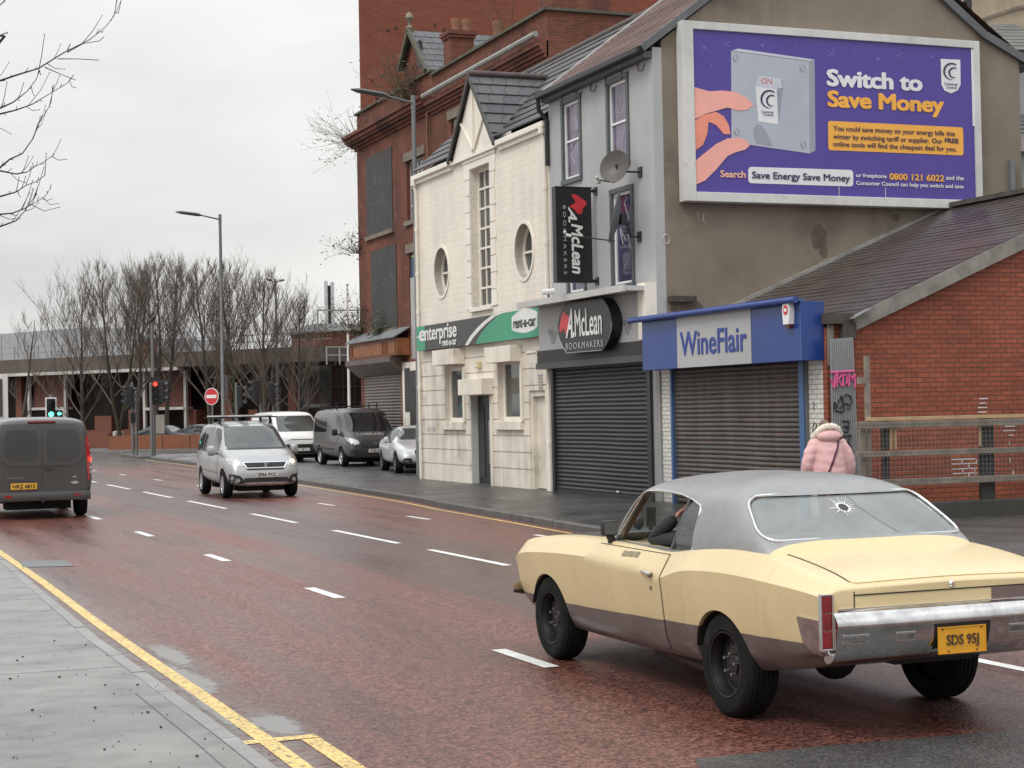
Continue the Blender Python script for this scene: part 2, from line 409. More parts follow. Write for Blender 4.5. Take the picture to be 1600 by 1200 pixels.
# far kerb line (foot of the kerb on the road)
KL = [(10.0, 5), (10.55, 15), (11.05, 22), (11.22, 25.9), (11.44, 29.3), (11.65, 33.4), (11.95, 36.8), (12.15, 41.6), (12.4, 48.2), (12.95, 57), (13.5, 66.6), (13.62, 78), (13.75, 81.5), (14.2, 83.4), (15.2, 84.6), (18, 85.6), (40, 87), (90, 89)]
def kerb_run(name, pts, wd, z0, z1, mat, flip=1):
    mb = MB(); P = [Vector((x, y, 0)) for x, y in pts]; nn = []
    for i in range(len(P)):
        d = (P[min(i+1, len(P)-1)]-P[max(i-1, 0)]).normalized(); nn.append(Vector((d.y, -d.x, 0))*flip)
    # stones of about 0.9 m with thin joints
    for i in range(len(P)-1):
        k = max(1, int((P[i+1]-P[i]).length/.92)) if i < 12 else 3
        for j in range(k):
            a, b2 = (j+.008)/k, (j+.992)/k
            pa, pb = P[i].lerp(P[i+1], a), P[i].lerp(P[i+1], b2); na, nb = nn[i].lerp(nn[i+1], a), nn[i].lerp(nn[i+1], b2)
            c = .022; dz = random.uniform(-.004, .004)
            prof = lambda p, n: [p+UZ*z0, p+UZ*(z1-c+dz), p+n*c+UZ*(z1+dz), p+n*wd+UZ*(z1+dz), p+n*wd+UZ*z0]
            A, B = prof(pa, na), prof(pb, nb)
            mb.add(A+B, [(0, 1, 6, 5), (1, 2, 7, 6), (2, 3, 8, 7), (3, 4, 9, 8), (4, 3, 2, 1, 0), (5, 6, 7, 8, 9)])
    return tag(mb.build(name, mat), kind='structure'), nn
ko, kn = kerb_run('kerb', KL, .14, -.01, .125, M_kerb)
mb = MB(); inn = [Vector((x, y, .121))+kn[i]*.139 for i, (x, y) in enumerate(KL)]
out = []
for i, p in enumerate(inn): out.append(Vector((max(14.6, p.x+.02), p.y, .2)) if i < 15 else Vector((p.x+.5, p.y-1.5, .2)))
for i in range(len(inn)-1): mb.quad(inn[i], out[i], out[i+1], inn[i+1])
back = [Vector((60, p.y, .2)) for p in out]
for i in range(13): mb.quad(out[i], back[i], back[i+1], out[i+1])
pv = mb.build('pavement', M_dark); tag(pv, kind='structure')
for p_ in pv.data.polygons:
    if p_.normal.z < 0: p_.flip()
# pale wet flags at the end of the far pavement, by the junction
mb = MB(); ys = [i for i, (x, y) in enumerate(KL) if y >= 62 and i < 15]
for i in ys[:-1]: mb.quad(inn[i]+UZ*.006, out[i]+UZ*.006, out[i+1]+UZ*.006, inn[i+1]+UZ*.006)
for i in ys[:-1]:
    if i < 13: mb.quad(out[i]+UZ*.006, Vector((40, out[i].y, .206)), Vector((40, out[i+1].y, .206)), out[i+1]+UZ*.006)
o = mb.build('corner_paving', tarmac('wet_flags', (.16, .16, .16), (.26, .26, .255), .33, .1)); tag(o, kind='structure')
# the kerb and pavement on the other side of the cross street
sheet('far_pavement', [(12.2, 98), (90, 93), (120, 150), (-60, 150), (-60, 103)], .1, M_grit)
mb = MB(); 
for a, b_ in (((-60, 103), (12.2, 98)), ((12.2, 98), (90, 93))):
    mb.bar((a[0], a[1], .05), (b_[0], b_[1], .05), .15, .12)
tag(mb.build('far_kerb', M_kerb2), kind='structure')
# traffic island with the signals
isl = [tuple(G(*p)[:2]) for p in ((188, 712.5), (215, 716.5), (262, 716), (262, 712), (235, 709.5))]
o = MB().prism([(x, y, -.01) for x, y in isl], (0, 0, .12)).build('traffic_island', M_kerb, bevel=.02); tag(o, kind='structure')

# near pavement: pale concrete with a flush kerb
NK = [(2.30, -6), (2.30, 8), (2.29, 10.5), (2.26, 12.5), (2.20, 15.6), (2.22, 20), (2.24, 24.4), (2.16, 30), (2.0, 40), (1.6, 60)]
kerb_run('near_kerb', [(x, y) for x, y in NK], .125, -.02, .03, M_kerb2, -1)
mb = MB()
for (x0, y0), (x1, y1) in zip(NK[:-1], NK[1:]):
    mb.quad((-30, y0, .027), (x0-.128, y0, .027), (x1-.128, y1, .027), (-30, y1, .027))
o = mb.build('near_pavement', M_conc); tag(o, kind='structure')
# joints cut across the near pavement
mb = MB()
for y in (13.9, 19.6, 24.5): mb.quad((-6, y+.25, .0285), (2.1, y, .0285), (2.1, y+.012, .0285), (-6, y+.262, .0285))
for (x0, y0), (x1, y1) in zip(NK[1:3], NK[2:4]): mb.quad((x0-.29, y0, .0286), (x0-.278, y0, .0286), (x1-.278, y1, .0286), (x1-.29, y1, .0286))
tag(mb.build('pavement_joints', plain('joint_dirt', (.10, .10, .095), .6)), kind='structure')

# markings
def ribbon(mb, pts, wd, z=.004):
    P = [Vector((x, y, z)) for x, y in pts]
    nn = []
    for i in range(len(P)):
        d = (P[min(i+1, len(P)-1)]-P[max(i-1, 0)]).normalized(); nn.append(Vector((d.y, -d.x, 0))*wd/2)
    for i in range(len(P)-1): mb.quad(P[i]-nn[i], P[i]+nn[i], P[i+1]+nn[i+1], P[i+1]-nn[i+1])
mb = MB()
l1 = lambda y: 5.32-.0142*y
l2 = lambda y: 8.33-.0150*y
l3 = lambda y: 11.1-.0295*y
for a, b_ in ((6.9, 8.1), (12.38, 13.5), (18.1, 19.35), (23.5, 24.8), (29.1, 30.5), (34.6, 36), (40.5, 41.8), (46.5, 47.8), (52.4, 53.8)): ribbon(mb, [(l1(a), a), (l1(b_), b_)], .13)
for a, b_ in ((3.2, 6.6), (9.1, 12.5), (14.9, 18.3), (20.7, 23.7), (25.1, 28.6), (31, 34.4), (36.7, 40.6), (42.6, 46.4), (48.5, 52.4), (54.5, 58.2)): ribbon(mb, [(l2(a), a), (l2(b_), b_)], .12)
for a in (12.3, 18.3, 24.3, 30.3, 36.2, 42.3, 48.3, 54.3, 60.3, 66.3): ribbon(mb, [(l3(a), a), (l3(a+1.2), a+1.2)], .11)
for p in mb.v: pass
tag(mb.build('lane_markings', M_white), kind='structure')
mb = MB()
yl = [(2.435, -6), (2.435, 9.2), (2.44, 10.45), (2.42, 12.5), (2.39, 14.2), (2.36, 17), (2.35, 22), (2.30, 26.7), (2.2, 36)]
ribbon(mb, yl, .115)
ribbon(mb, [(2.70, -4), (2.70, 9.5), (2.70, 10.38)], .12); mb.quad((2.30, 10.38, .0045), (2.76, 10.40, .0045), (2.76, 10.52, .0045), (2.30, 10.50, .0045))
fy = [(Vector((x, y, 0))-kn[i]*.26) for i, (x, y) in enumerate(KL)]
ribbon(mb, [(p.x, p.y) for p in fy[1:13]], .085)
for a in range(len(mb.v)): pass
tag(mb.build('yellow_lines', M_yel), kind='structure')
# dark reinstated trench, bottom right
sheet('road_patch', [tuple(G(*p)[:2]) for p in ((1085, 1187), (1290, 1166), (1480, 1150), (1660, 1133), (1760, 1250), (1150, 1290))], .0035, M_dark)
# puddle in the gutter
pud = [(236, 1035), (268, 1036), (290, 1046), (318, 1056), (345, 1066), (353, 1076), (340, 1088), (318, 1092), (300, 1092), (284, 1080), (262, 1062), (246, 1048)]
pp = rpoly([tuple(G(*p)[:2]) for p in pud], .25, 6)
def ragged(poly, amp, f, seed):
    out = []
    for i in range(len(poly)):
        a, b = Vector(poly[i-1]), Vector(poly[i]); k = max(1, int((b-a).length/.035))
        for j in range(k): p = a.lerp(b, j/k); n = mnoise.fractal(Vector((p.x*f+seed, p.y*f*.5, seed)), .8, 2., 5); m = mnoise.fractal(Vector((p.x*f, p.y*f*.5+seed, 3.+seed)), .8, 2., 5); out.append((p.x+amp*n, p.y+amp*2.2*m))
    return out
wat, t_, b_ = newmat('standing_water'); b_.inputs['Base Color'].default_value = (.27, .262, .25, 1); b_.inputs['Roughness'].default_value = .03; b_.inputs['Specular IOR Level'].default_value = .9; b_.inputs['Alpha'].default_value = .82
def puddle(poly, z):
    """water film thinning out towards its edge"""
    c = Vector((sum(p[0] for p in poly)/len(poly), sum(p[1] for p in poly)/len(poly))); vs, fs, at = [(c.x, c.y, z)], [], [1.]; n = len(poly); R_ = 7
    for r in range(1, R_+1):
        for p in poly: q = c.lerp(Vector(p), r/R_*1.25); vs.append((q.x, q.y, z)); at.append(1-r/R_)
    for k in range(n): fs.append((0, 1+k, 1+(k+1) % n))
    for r in range(R_-1):
        for k in range(n): a_, b_ = 1+r*n+k, 1+r*n+(k+1) % n; fs.append((a_, a_+n, b_+n, b_))
    me = MB().add(vs, fs).mesh('puddle'); la = me.attributes.new('depth', 'FLOAT', 'POINT')
    for i, v in enumerate(at): la.data[i].value = v
    if me.polygons[0].normal.z < 0: me.flip_normals()
    return tag(link('puddle', me, wat), kind='structure')
tt = wat.node_tree; an = tt.nodes.new('ShaderNodeAttribute'); an.attribute_name = 'depth'; bb_ = tt.nodes['Principled BSDF']
ns = nd(tt, 'ShaderNodeMath', operation='MULTIPLY_ADD'); tt.links.new(nz(tt, coords(tt, (1.3, .8, 1)), 9, 6, .7), ns.inputs[0]); ns.inputs[1].default_value = 1.1; tt.links.new(an.outputs['Fac'], ns.inputs[2])
tt.links.new(mrange(tt, ns.outputs[0], .76, 1.04, 0, .68), bb_.inputs['Alpha'])
puddle(pp, .0038)
for x_, y_, rx_, ry_ in ((2.60, 14.6, .13, .9), (2.62, 10.95, .16, .5), (2.38, 11.7, .08, .9)): puddle(ellipse(x_, y_, rx_, ry_, 22), .0036)
# gutter grating
dp = [G(*p) for p in ((30, 877), (102, 876), (116, 885), (36, 887))]
dr = MB().prism([q+UZ*.002 for q in dp], (0, 0, .006)).build('drain_grate', plain('worn_iron', (.16, .16, .165), .45, .3))
tag(dr, 'grey iron drain grate in the gutter beside the yellow line', 'drain')
recentre(dr)
# grit and crumbs lying on the near pavement
mb = MB()
for i in range(150):
    px = random.uniform(0, 430) if random.random() < .75 else random.uniform(120, 420); py = random.uniform(890, 1200)
    if px > (py-865)*1.38: continue
    q = G(px, py, .03); s_ = random.choice((.003, .004, .005, .006, .010)); mb.sphere(q+UZ*s_*.4, s_, 3, (random.uniform(.8, 1.5), random.uniform(.8, 1.5), .7))
tag(mb.build('grit', plain('dark_grit', (.05, .045, .04), .8)), kind='stuff')
# ------------------------------------------------------------------ building helpers
GLASS = glassy('window_glass', (.055, .06, .06), .06)
GLASS_D = glassy('dark_glass', (.012, .013, .013), .08)
M_black = plain('black_paint', (.018, .018, .019), .42, var=.15)
M_lead = plain('grey_lead', (.16, .165, .17), .55, var=.2)
def roof(name, e0, e1, r1, r0, n, th, mat, parent, tile=.33, up=None):
    """slope laid in n overlapping courses between eave e0-e1 and ridge r0-r1, with a UV map in courses"""
    e0, e1, r0, r1 = map(Vector, (e0, e1, r0, r1))
    nrm = ((e1-e0) if (e1-e0).length > .01 else (r1-r0)).cross(((r0+r1)/2-(e0+e1)/2)).normalized()
    if nrm.z < 0: nrm = -nrm
    vs, fs, uv = [], [], []
    for i in range(n):
        a, b = i/n, min(1, (i+1.12)/n); A0, A1, B0, B1 = e0.lerp(r0, a), e1.lerp(r1, a), e0.lerp(r0, b), e1.lerp(r1, b)
        m = max(1, int((A1-A0).length/1.5)); du = (B0-A0).dot((r1-r0).normalized() if (r1-r0).length > .01 else (e1-e0).normalized())
        for j in range(m):
            p, q = A0.lerp(A1, j/m), A0.lerp(A1, (j+1)/m); s, u = B0.lerp(B1, j/m), B0.lerp(B1, (j+1)/m)
            jj = random.uniform(-.004, .004)
            k = len(vs); vs += [p, q, q+nrm*(th+jj), p+nrm*(th+jj), s+nrm*.004, u+nrm*.004]
            l0 = (A1-A0).length*j/m; l1 = (A1-A0).length*(j+1)/m; o_ = (A0-e0).length*0
            fs += [(k, k+1, k+2, k+3), (k+3, k+2, k+5, k+4)]
            uv += [[(l0, i+.02), (l1, i+.02), (l1, i+.04), (l0, i+.04)], [(l0, i+.04), (l1, i+.04), (l1, i+.999), (l0, i+.999)]]
    me = bpy.data.meshes.new(name); me.from_pydata([tuple(v) for v in vs], [], fs); ul = me.uv_layers.new(name='UVMap')
    for p_, us in zip(me.polygons, uv):
        for li, q in zip(p_.loop_indices, us): ul.data[li].uv = q
    o = link(name, me, mat, parent); return o
def slates(name, c1, c2, joint, tw, var=.25, rough=.45, dirt=None, bump=.25):
    return brick(name, c1, c2, joint, bw=tw, bh=1, ms=.014, rough=rough, var=var, streak=.0, dirt=dirt, uv=True, bump=bump, spec=.5)
def boxm(x0, x1, y0, y1, z0, z1): return MB().box(x0, x1, y0, y1, z0, z1).mesh('c')
def win(parent, X, Y0, Y1, z0, z1, mat, fw=.06, vb=(), hb=(), dep=.05, sx=1, pane=None, name='window'):
    """frame in a front facing -X (its outer face at X), bars at the given fractions, pane behind"""
    m = MB()
    m.box(X, X+dep, Y0, Y0+fw, z0, z1); m.box(X, X+dep, Y1-fw, Y1, z0, z1); m.box(X, X+dep, Y0+fw, Y1-fw, z0, z0+fw); m.box(X, X+dep, Y0+fw, Y1-fw, z1-fw, z1)
    for q in vb:
        y = Y0+(Y1-Y0)*q; m.box(X+.006, X+dep, y-fw*.32, y+fw*.32, z0+fw, z1-fw)
    for q in hb:
        z = z0+(z1-z0)*q; m.box(X+.003, X+dep-.004, Y0+fw, Y1-fw, z-fw*.38, z+fw*.38)
    f = m.build(name, mat, parent)
    MB().box(X+dep*.6, X+dep*.75, Y0+fw*.5, Y1-fw*.5, z0+fw*.5, z1-fw*.5).build('pane', pane or GLASS, f); return f
def yz(px, py, X): q = FX(px, py, X); return q.y, q.z
def shutter(name, X, Y0, Y1, z0, z1, pitch, depth, mat, parent):
    """roller shutter of rounded slats"""
    vs = []; fs = []; prof = []; z = z0
    while z < z1-.001:
        for k in range(5):
            a = k/5; prof.append((X-depth*math.sin(math.pi*a), min(z1, z+pitch*a)))
        z += pitch
    prof.append((X, z1)); m = max(1, int((Y1-Y0)/.6))
    for (x, z) in prof: vs += [(x+random.uniform(-.0012, .0012)+.012*mnoise.noise(Vector(((Y0+(Y1-Y0)*j/m)*.9, z*1.1, X))), Y0+(Y1-Y0)*j/m, z+.010*mnoise.noise(Vector((j*.35, z*.8, 7.)))) for j in range(m+1)]
    for i in range(len(prof)-1):
        for j in range(m): a = i*(m+1)+j; fs.append((a, a+1, a+m+2, a+m+1))
    return MB().add(vs, fs).build(name, mat, parent, sm=70)

# ------------------------------------------------------------------ the white two-storey building with a steep gable
XF = 14.6
M_wbrick = brick('cream_painted_brick', (.80, .745, .645), (.77, .715, .615), (.71, .655, .565), bw=.23, bh=.152, ms=.010, rough=.6, var=.06, streak=.16, dirt=((.42, .37, .29), 1.1, .62, .35), bump=.2)
M_wrend = plain('cream_render', (.81, .755, .66), .6, var=.06, streak=.14, dirt=((.34, .30, .24), 1.3, .60, .5), bump=.12, bscale=30)
M_wgrub = plain('grubby_cream_render', (.77, .71, .61), .6, var=.10, streak=.28, dirt=((.27, .22, .17), 1.0, .56, .55), bump=.15, bscale=25)
M_wtrim = plain('cream_gloss_trim', (.80, .75, .66), .4, var=.05, streak=.12)
M_tile = slates('dark_concrete_tile', (.058, .058, .062), (.085, .085, .088), (.022, .022, .024), .34, dirt=((.06, .07, .03), 2.0, .66, .5))
wb = thing('cream_building', (XF, 39.3, .2), 'cream painted two storey building with steep gable, round windows and slate roof', 'building')
YR, YL, ZE = 34.72, 43.9, 8.22
cut = []
tw = (yz(766, 480, XF), yz(738, 480, XF)); ty0, ty1 = yz(768, 400, XF)[0], yz(737, 400, XF)[0]; tz0, tz1 = yz(755, 479, XF)[1], yz(745, 262, XF)[1]
cut.append(boxm(XF-.2, XF+.36, ty0, ty1, tz0, tz1))
RW = [(yz(690, 425, XF)[0], yz(690, 425, XF)[1], .56, .62), (yz(819, 392, XF)[0], yz(819, 392, XF)[1], .56, .62)]
for y, z, a, b_ in RW:
    cut.append(MB().prism([(XF-.2, y+q[0], z+q[1]) for q in ellipse(0, 0, a, b_, 40)], (.56, 0, 0)).mesh('c'))
link('wall', boolean(boxm(XF, 20.3, YR, YL, 3.7, ZE), cut), M_wbrick, wb)
# ground floor: channelled render with openings
dY0, dY1 = yz(768, 690, XF)[0], yz(736, 690, XF)[0]; dz1 = yz(752, 618, XF)[1]
w1 = (yz(725, 615, XF)[0], yz(695, 615, XF)[0], yz(710, 659, XF)[1], yz(710, 573, XF)[1])
w2 = (yz(815, 615, XF)[0], yz(778, 615, XF)[0], yz(795, 658, XF)[1], yz(795, 562, XF)[1])
sd0, sd1, sdz = yz(853, 690, XF)[0], yz(828, 690, XF)[0], yz(840, 610, XF)[1]
cut = [boxm(XF-.2, XF+.75, dY0, dY1, .05, dz1), boxm(XF-.2, XF+.3, *w1), boxm(XF-.2, XF+.3, *w2), boxm(XF-.2, XF+.22, sd0, sd1, .05, sdz)]
gz = [.62, 1.0, 1.38, 1.76, 2.14, 2.52, 2.90, 3.28]
for z in gz: cut.append(boxm(XF-.2, XF+.028, YR-.1, YL+.1, z, z+.028))
link('ground_floor_wall', boolean(boxm(XF, 20.3, YR, YL, .05, 3.7), cut), M_wgrub, wb)
# tall stair window and its block surround
win(wb, XF+.2, ty0, ty1, tz0, tz1, M_wtrim, .07, (.34, .68), [k/7 for k in range(1, 7)], .06)
m = MB(); k = 9
for i in range(k):
    z0 = tz0-.02+(tz1-tz0+.2)*i/k; z1 = z0+(tz1-tz0+.2)/k-.022; e = .30 if i % 2 else .36
    m.box(XF-.03, XF+.05, ty0-e-.02, ty0-.008, z0, z1); m.box(XF-.03, XF+.05, ty1+.008, ty1+e+.02, z0, z1)
m.box(XF-.05, XF+.05, ty0-.42, ty1+.42, tz1+.18, tz1+.30)
m.box(XF-.028, XF+.05, ty0-.40, ty1+.40, tz1+.012, tz1+.178)
m.build('window_surround', M_wtrim, wb, bevel=.006)
MB().box(XF-.09, XF+.3, ty0-.06, ty1+.06, tz0-.10, tz0).build('sill', M_wtrim, wb, bevel=.01)
for y, z, a, b_ in RW:
    m = MB(); n = 40; o_, i_ = ellipse(y, z, a+.075, b_+.075, n), ellipse(y, z, a, b_, n)
    vs = [(XF-.025, *q) for q in o_]+[(XF-.025, *q) for q in i_]+[(XF+.02, *q) for q in o_]+[(XF+.2, *q) for q in i_]
    fs = []
    for j in range(n):
        k = (j+1) % n; fs += [(j, k, n+k, n+j), (j, 2*n+j, 2*n+k, k), (n+j, n+k, 3*n+k, 3*n+j)]
    m.add(vs, fs); i2 = ellipse(y, z, a-.06, b_-.06, n); c = len(m.v)
    m.add([(XF+.19, *q) for q in i_]+[(XF+.19, *q) for q in i2]+[(XF+.24, *q) for q in i2], [(j, (j+1) % n, n+(j+1) % n, n+j) for j in range(n)]+[(n+j, n+(j+1) % n, 2*n+(j+1) % n, 2*n+j) for j in range(n)])
    m.box(XF+.2, XF+.24, y-.025, y+.025, z-b_+.03, z+b_-.03); m.box(XF+.203, XF+.24, y-a+.03, y+a-.03, z-.025, z+.025)
    f = m.build('round_window', M_wtrim, wb, sm=40)
    MB().prism([(XF+.245, *q) for q in i_], (.02, 0, 0)).build('pane', GLASS, f)
# ground floor windows, hoods, door
for q in (w1, w2):
    f = win(wb, XF+.14, *q, M_wtrim, .10, (), (), .06)
    MB().box(XF-.10, XF+.15, q[0]-.1, q[1]+.1, q[2]-.2, q[2]-.002).build('sill', M_wgrub, wb, bevel=.01)
    MB().box(XF-.05, XF+.02, q[0]-.14, q[0]-.005, q[2], q[3]-.02).build('window_jamb', M_wgrub, wb)
for (y0, y1, c, d, px) in ((40.37, 41.99, 546, 570, 695), (36.52, 38.17, 541, 566, 780), (38.41, 40.07, 592, 617, 735)):
    zt, zb = yz(px, c, XF-.31)[1], yz(px, d, XF-.31)[1]
    MB().box(XF-.31, XF-.002, y0, y1, zb, zt).build('hood_box', M_wgrub, wb, bevel=.012)
m = MB(); m.box(XF-.04, XF-.001, dY0-.16, dY0-.004, .15, dz1)
m.build('door_jamb', M_wgrub, wb)
dr = MB().box(XF+.20, XF+.25, dY0+.02, dY1-.02, .15, dz1-.02).build('door', M_black, wb)
m = MB(); m.box(XF+.185, XF+.198, dY0+.10, dY0+.42, .35, dz1-.25); m.box(XF+.185, XF+.198, dY1-.46, dY1-.10, .35, dz1-.25); m.build('pane', GLASS_D, dr)
m = MB(); m.tube([(XF+.14, dY0+.50, .7), (XF+.14, dY0+.50, 1.75)], .022, 8); m.box(XF+.14, XF+.20, dY0+.49, dY0+.51, .8, .83); m.box(XF+.14, XF+.20, dY0+.49, dY0+.51, 1.6, 1.63)
m.build('handle', plain('brushed_steel', (.45, .45, .45), .35, 1.), dr)
MB().box(XF+.02, XF+.19, dY1-.012, dY1-.004, .15, dz1-.05).build('door_reveal', plain('pale_grey_board', (.55, .55, .54), .5), wb)
sdr = MB().box(XF+.16, XF+.2, sd0+.02, sd1-.02, .22, sdz-.14).build('side_door', M_wgrub, wb)
m = MB(); m.box(XF+.05, XF+.16, sd0+.001, sd0+.09, .15, sdz); m.box(XF+.05, XF+.16, sd1-.09, sd1-.001, .15, sdz); m.box(XF+.05, XF+.16, sd0+.09, sd1-.09, sdz-.13, sdz-.001); m.build('side_door_frame', M_wgrub, wb)
m = MB(); vy, vz = yz(845, 597, XF)
for i in range(5): m.box(XF-.012, XF-.002, vy-.13, vy+.13, vz-.15+i*.07, vz-.11+i*.07)
m.build('air_vent', plain('vent_grey', (.30, .29, .27), .6), wb)
# gable with its applied mouldings
YA, ZA, YG0, YG1 = 39.28, 10.08, 37.74, 40.86
MB().prism([(XF-.06, YG0, ZE), (XF-.06, YG1, ZE), (XF-.06, YA, ZA)], (.5, 0, 0)).build('gable', M_wrend, wb)
m = MB(); x = XF-.09
m.bar((x, YA-.05, ZE+.02), (x, YA-.05, ZA-.35), .05, .05, up=(1, 0, 0)); m.bar((x, YA-.07, ZE+.05), (x, YG1-.78, ZE+.86), .05, .05, up=(1, 0, 0)); m.bar((x, YA-.03, ZE+.05), (x, YG0+.72, ZE+.84), .05, .05, up=(1, 0, 0))
m.box(XF-.10, XF-.06, YG0-.1, YG1+.1, ZE-.06, ZE-.002)
m.build('gable_moulding', M_wtrim, wb)
K = .885
def rp(X, Y): return (X, Y, 8.30+(X-14.40)*K)
XRG = 14.40+(ZA+.06-8.30)/K
roof('main_roof', rp(14.50, YL+.06), rp(14.50, YG1-.1), rp(17.5, YG1-.1), rp(17.5, YL+.06), 11, .035, M_tile, wb)
roof('main_roof', rp(14.50, YG0+.1), rp(14.50, YR+.02), rp(17.5, YR+.02), rp(17.5, YG0+.1), 11, .035, M_tile, wb)
roof('main_roof', rp(15.1, YG1-.1), rp(15.1, YG0+.1), rp(17.5, YG0+.1), rp(17.5, YG1-.1), 9, .03, M_tile, wb)
roof('back_roof', (20.6, YR, 8.3), (20.6, YL, 8.3), (17.5, YL, 11.06), (17.5, YR, 11.06), 11, .035, M_tile, wb)
xa = XF-.16
roof('gable_roof', (14.42, YG0-.08, 8.24), (14.42, YG0-.08, 8.24), (xa, YA, ZA+.07), (XRG, YA, ZA+.07), 7, .035, M_tile, wb)
roof('gable_roof', (14.42, YG1+.08, 8.24), (14.42, YG1+.08, 8.24), (XRG, YA, ZA+.07), (xa, YA, ZA+.07), 7, .035, M_tile, wb)
m = MB(); m.tube([(xa-.02, YA, ZA+.10), (XRG+.05, YA, ZA+.11)], .085, 8); m.tube([rp(17.5, YL+.05), rp(17.5, YR)], .10, 8); m.build('ridge_tiles', plain('ridge_tile', (.07, .055, .05), .6, var=.3, scale=4, dirt=((.06, .075, .03), 2.5, .55, .7)), wb, sm=50)
m = MB(); m.bar((xa, YG1+.08, 8.22), (xa, YA, ZA+.03), .05, .09); m.bar((xa, YG0-.08, 8.22), (xa, YA, ZA+.03), .05, .09); m.build('bargeboard', plain('dark_barge', (.05, .048, .045), .5), wb)
for a, b_ in ((YL+.05, YG1+.12), (YG0-.12, YR)):
    MB().box(14.44, 14.58, a, b_, 8.16, 8.29).build('gutter', M_wtrim, wb, bevel=.02); MB().box(14.52, 14.6, a, b_, 8.06, 8.155).build('soffit', M_wtrim, wb)
for y in (YR+.03, YL-.33): MB().prism([(17.5, y, 11.0), (14.6, y, ZE), (20.3, y, ZE)], (0, .3, 0)).build('end_gable', M_wrend, wb)
dp_ = lambda y, z: [(14.48, y, 8.18), (14.49, y, 8.0), (XF-.07, y, 7.86), (XF-.07, y, z)]
for y, z0, col_ in ((YL-.12, .2, (1.2, 2.6, 4.6, 5.6, 6.8)), (YR+.1, 4.4, (4.6, 5.6, 6.8))):
    m = MB().tube(dp_(y, z0), .042, 8); m.cyl((14.47, y, 8.02), (14.47, y, 8.2), .075, n=8)
    for z in col_: m.cyl((XF-.07, y, z), (XF-.07, y, z+.1), .055, n=8)
    m.build('drainpipe', M_wtrim, wb, sm=40)
m = MB().tube([(XF-.07, YR+.12, 3.5), (XF-.07, YR+.12, .2)], .042, 8)
for z in (1.2, 2.6): m.cyl((XF-.07, YR+.12, z), (XF-.07, YR+.12, z+.1), .055, n=8)
m.build('drainpipe', M_wtrim, wb, sm=40)
# scrawl left of the door
m = MB()
def stroke(mb, pts, X, wd=.012):
    pts = [FX(a, b, X) for a, b in pts]; mb.tube(pts, wd, 4)
for a in (((667, 668), (669, 675), (671, 667), (673, 674)), ((674, 672), (676, 667), (677, 674)), ((678, 667), (678, 674), (680, 670))): stroke(m, a, XF+.001, .009)
m.build('graffiti', plain('violet_spray', (.22, .18, .35), .6), wb)

# rental shop fascia
M_sgrey = plain('sign_charcoal', (.042, .040, .038), .4, var=.08, streak=.1)
M_sgreen = plain('sign_green', (.035, .30, .165), .4, var=.06, streak=.1)
M_swhite = plain('sign_white', (.72, .72, .69), .4, var=.05, streak=.08)
XS = 14.42
def sp_(a, b): q = FX(640+a*.1375, 470+b*.1375, XS); return (-q.y, q.z)
sy0, sy1 = yz(846, 500, XS)[0], yz(651.5, 530, XS)[0]; sz1 = (yz(651, 512.5, XS)[1]+yz(845, 477.5, XS)[1])/2; sz0 = (yz(653, 549, XS)[1]+yz(847, 524.5, XS)[1])/2
es = thing('shop_sign', (XS, (sy0+sy1)/2, sz0), 'long charcoal and green fascia sign with white lettering and pale swoosh on the cream building', 'sign')
MB().box(XS, XF-.002, sy0, sy1, sz0, sz1).build('panel', M_sgrey, es, bevel=.006)
O0 = (XS, 0, 0)
edge = sp_(175, 300)[0]
flat([(-sy1, sz0), (edge, sz0), (edge, sz1), (-sy1, sz1)], O0, UF, UZ, M_sgreen, es, 'green_panel', .001, .004)
def clampz(p): return (p[0], min(max(p[1], sz0), sz1))
arc = [sp_(*q) for q in ((748, 475), (800, 390), (860, 310), (930, 235), (1010, 165), (1100, 112), (1180, 85))]
arc[0] = (arc[0][0], sz0); arc[-1] = (arc[-1][0], sz1)
flat([clampz(q) for q in arc]+[(-sy0, sz1), (-sy0, sz0)], O0, UF, UZ, M_sgreen, es, 'green_panel', .001, .004)
a1 = [(632, 492), (690, 405), (760, 320), (840, 240), (940, 165), (1040, 112), (1075, 103)]; a2 = [(1110, 100), (1075, 118), (980, 175), (880, 255), (800, 335), (730, 415), (672, 490)]
pl_ = [clampz(sp_(*q)) for q in a1+a2]; pl_[0] = (pl_[0][0], sz0); pl_[-1] = (pl_[-1][0], sz0)
flat(pl_, O0, UF, UZ, M_swhite, es, 'swoosh', .006, .003)
sh = [sp_(*q) for q in ((1163, 190), (1200, 150), (1240, 120), (1300, 98), (1360, 92), (1420, 105), (1456, 128), (1458, 290), (1420, 325), (1370, 350), (1310, 365), (1240, 360), (1190, 345), (1165, 325))]
flat(sh[::-1], O0, UF, UZ, M_swhite, es, 'badge_panel', .006, .003)
def ltxt(s, p0, hgt, wid, mat, par, X=XS, bold=.02, raise_=.008, **k): return text(s, (X, -p0[0], p0[1]), UF, UZ, wid, hgt, mat, par, bold=bold, raise_=raise_, **k)
p0, p1 = sp_(180, 468), sp_(540, 420); ltxt('nterprise', (p0[0], p0[1]-.10), .50, p1[0]-p0[0], M_swhite, es, bold=.025)
p0, p1 = sp_(112, 480), sp_(172, 470); ltxt('e', (p0[0], p0[1]+.03), .29, p1[0]-p0[0]+.1, M_swhite, es, bold=.03)
q = sp_(85, 430); flat([(q[0], q[1]+.02), (q[0]+.35, q[1]+.02), (q[0]+.35, q[1]+.05), (q[0], q[1]+.05)], O0, UF, UZ, M_swhite, es, 'dash', .006, .003)
p0, p1 = sp_(375, 515), sp_(538, 500); ltxt('rent-a-car', p0, .15, p1[0]-p0[0], M_swhite, es, bold=.02)
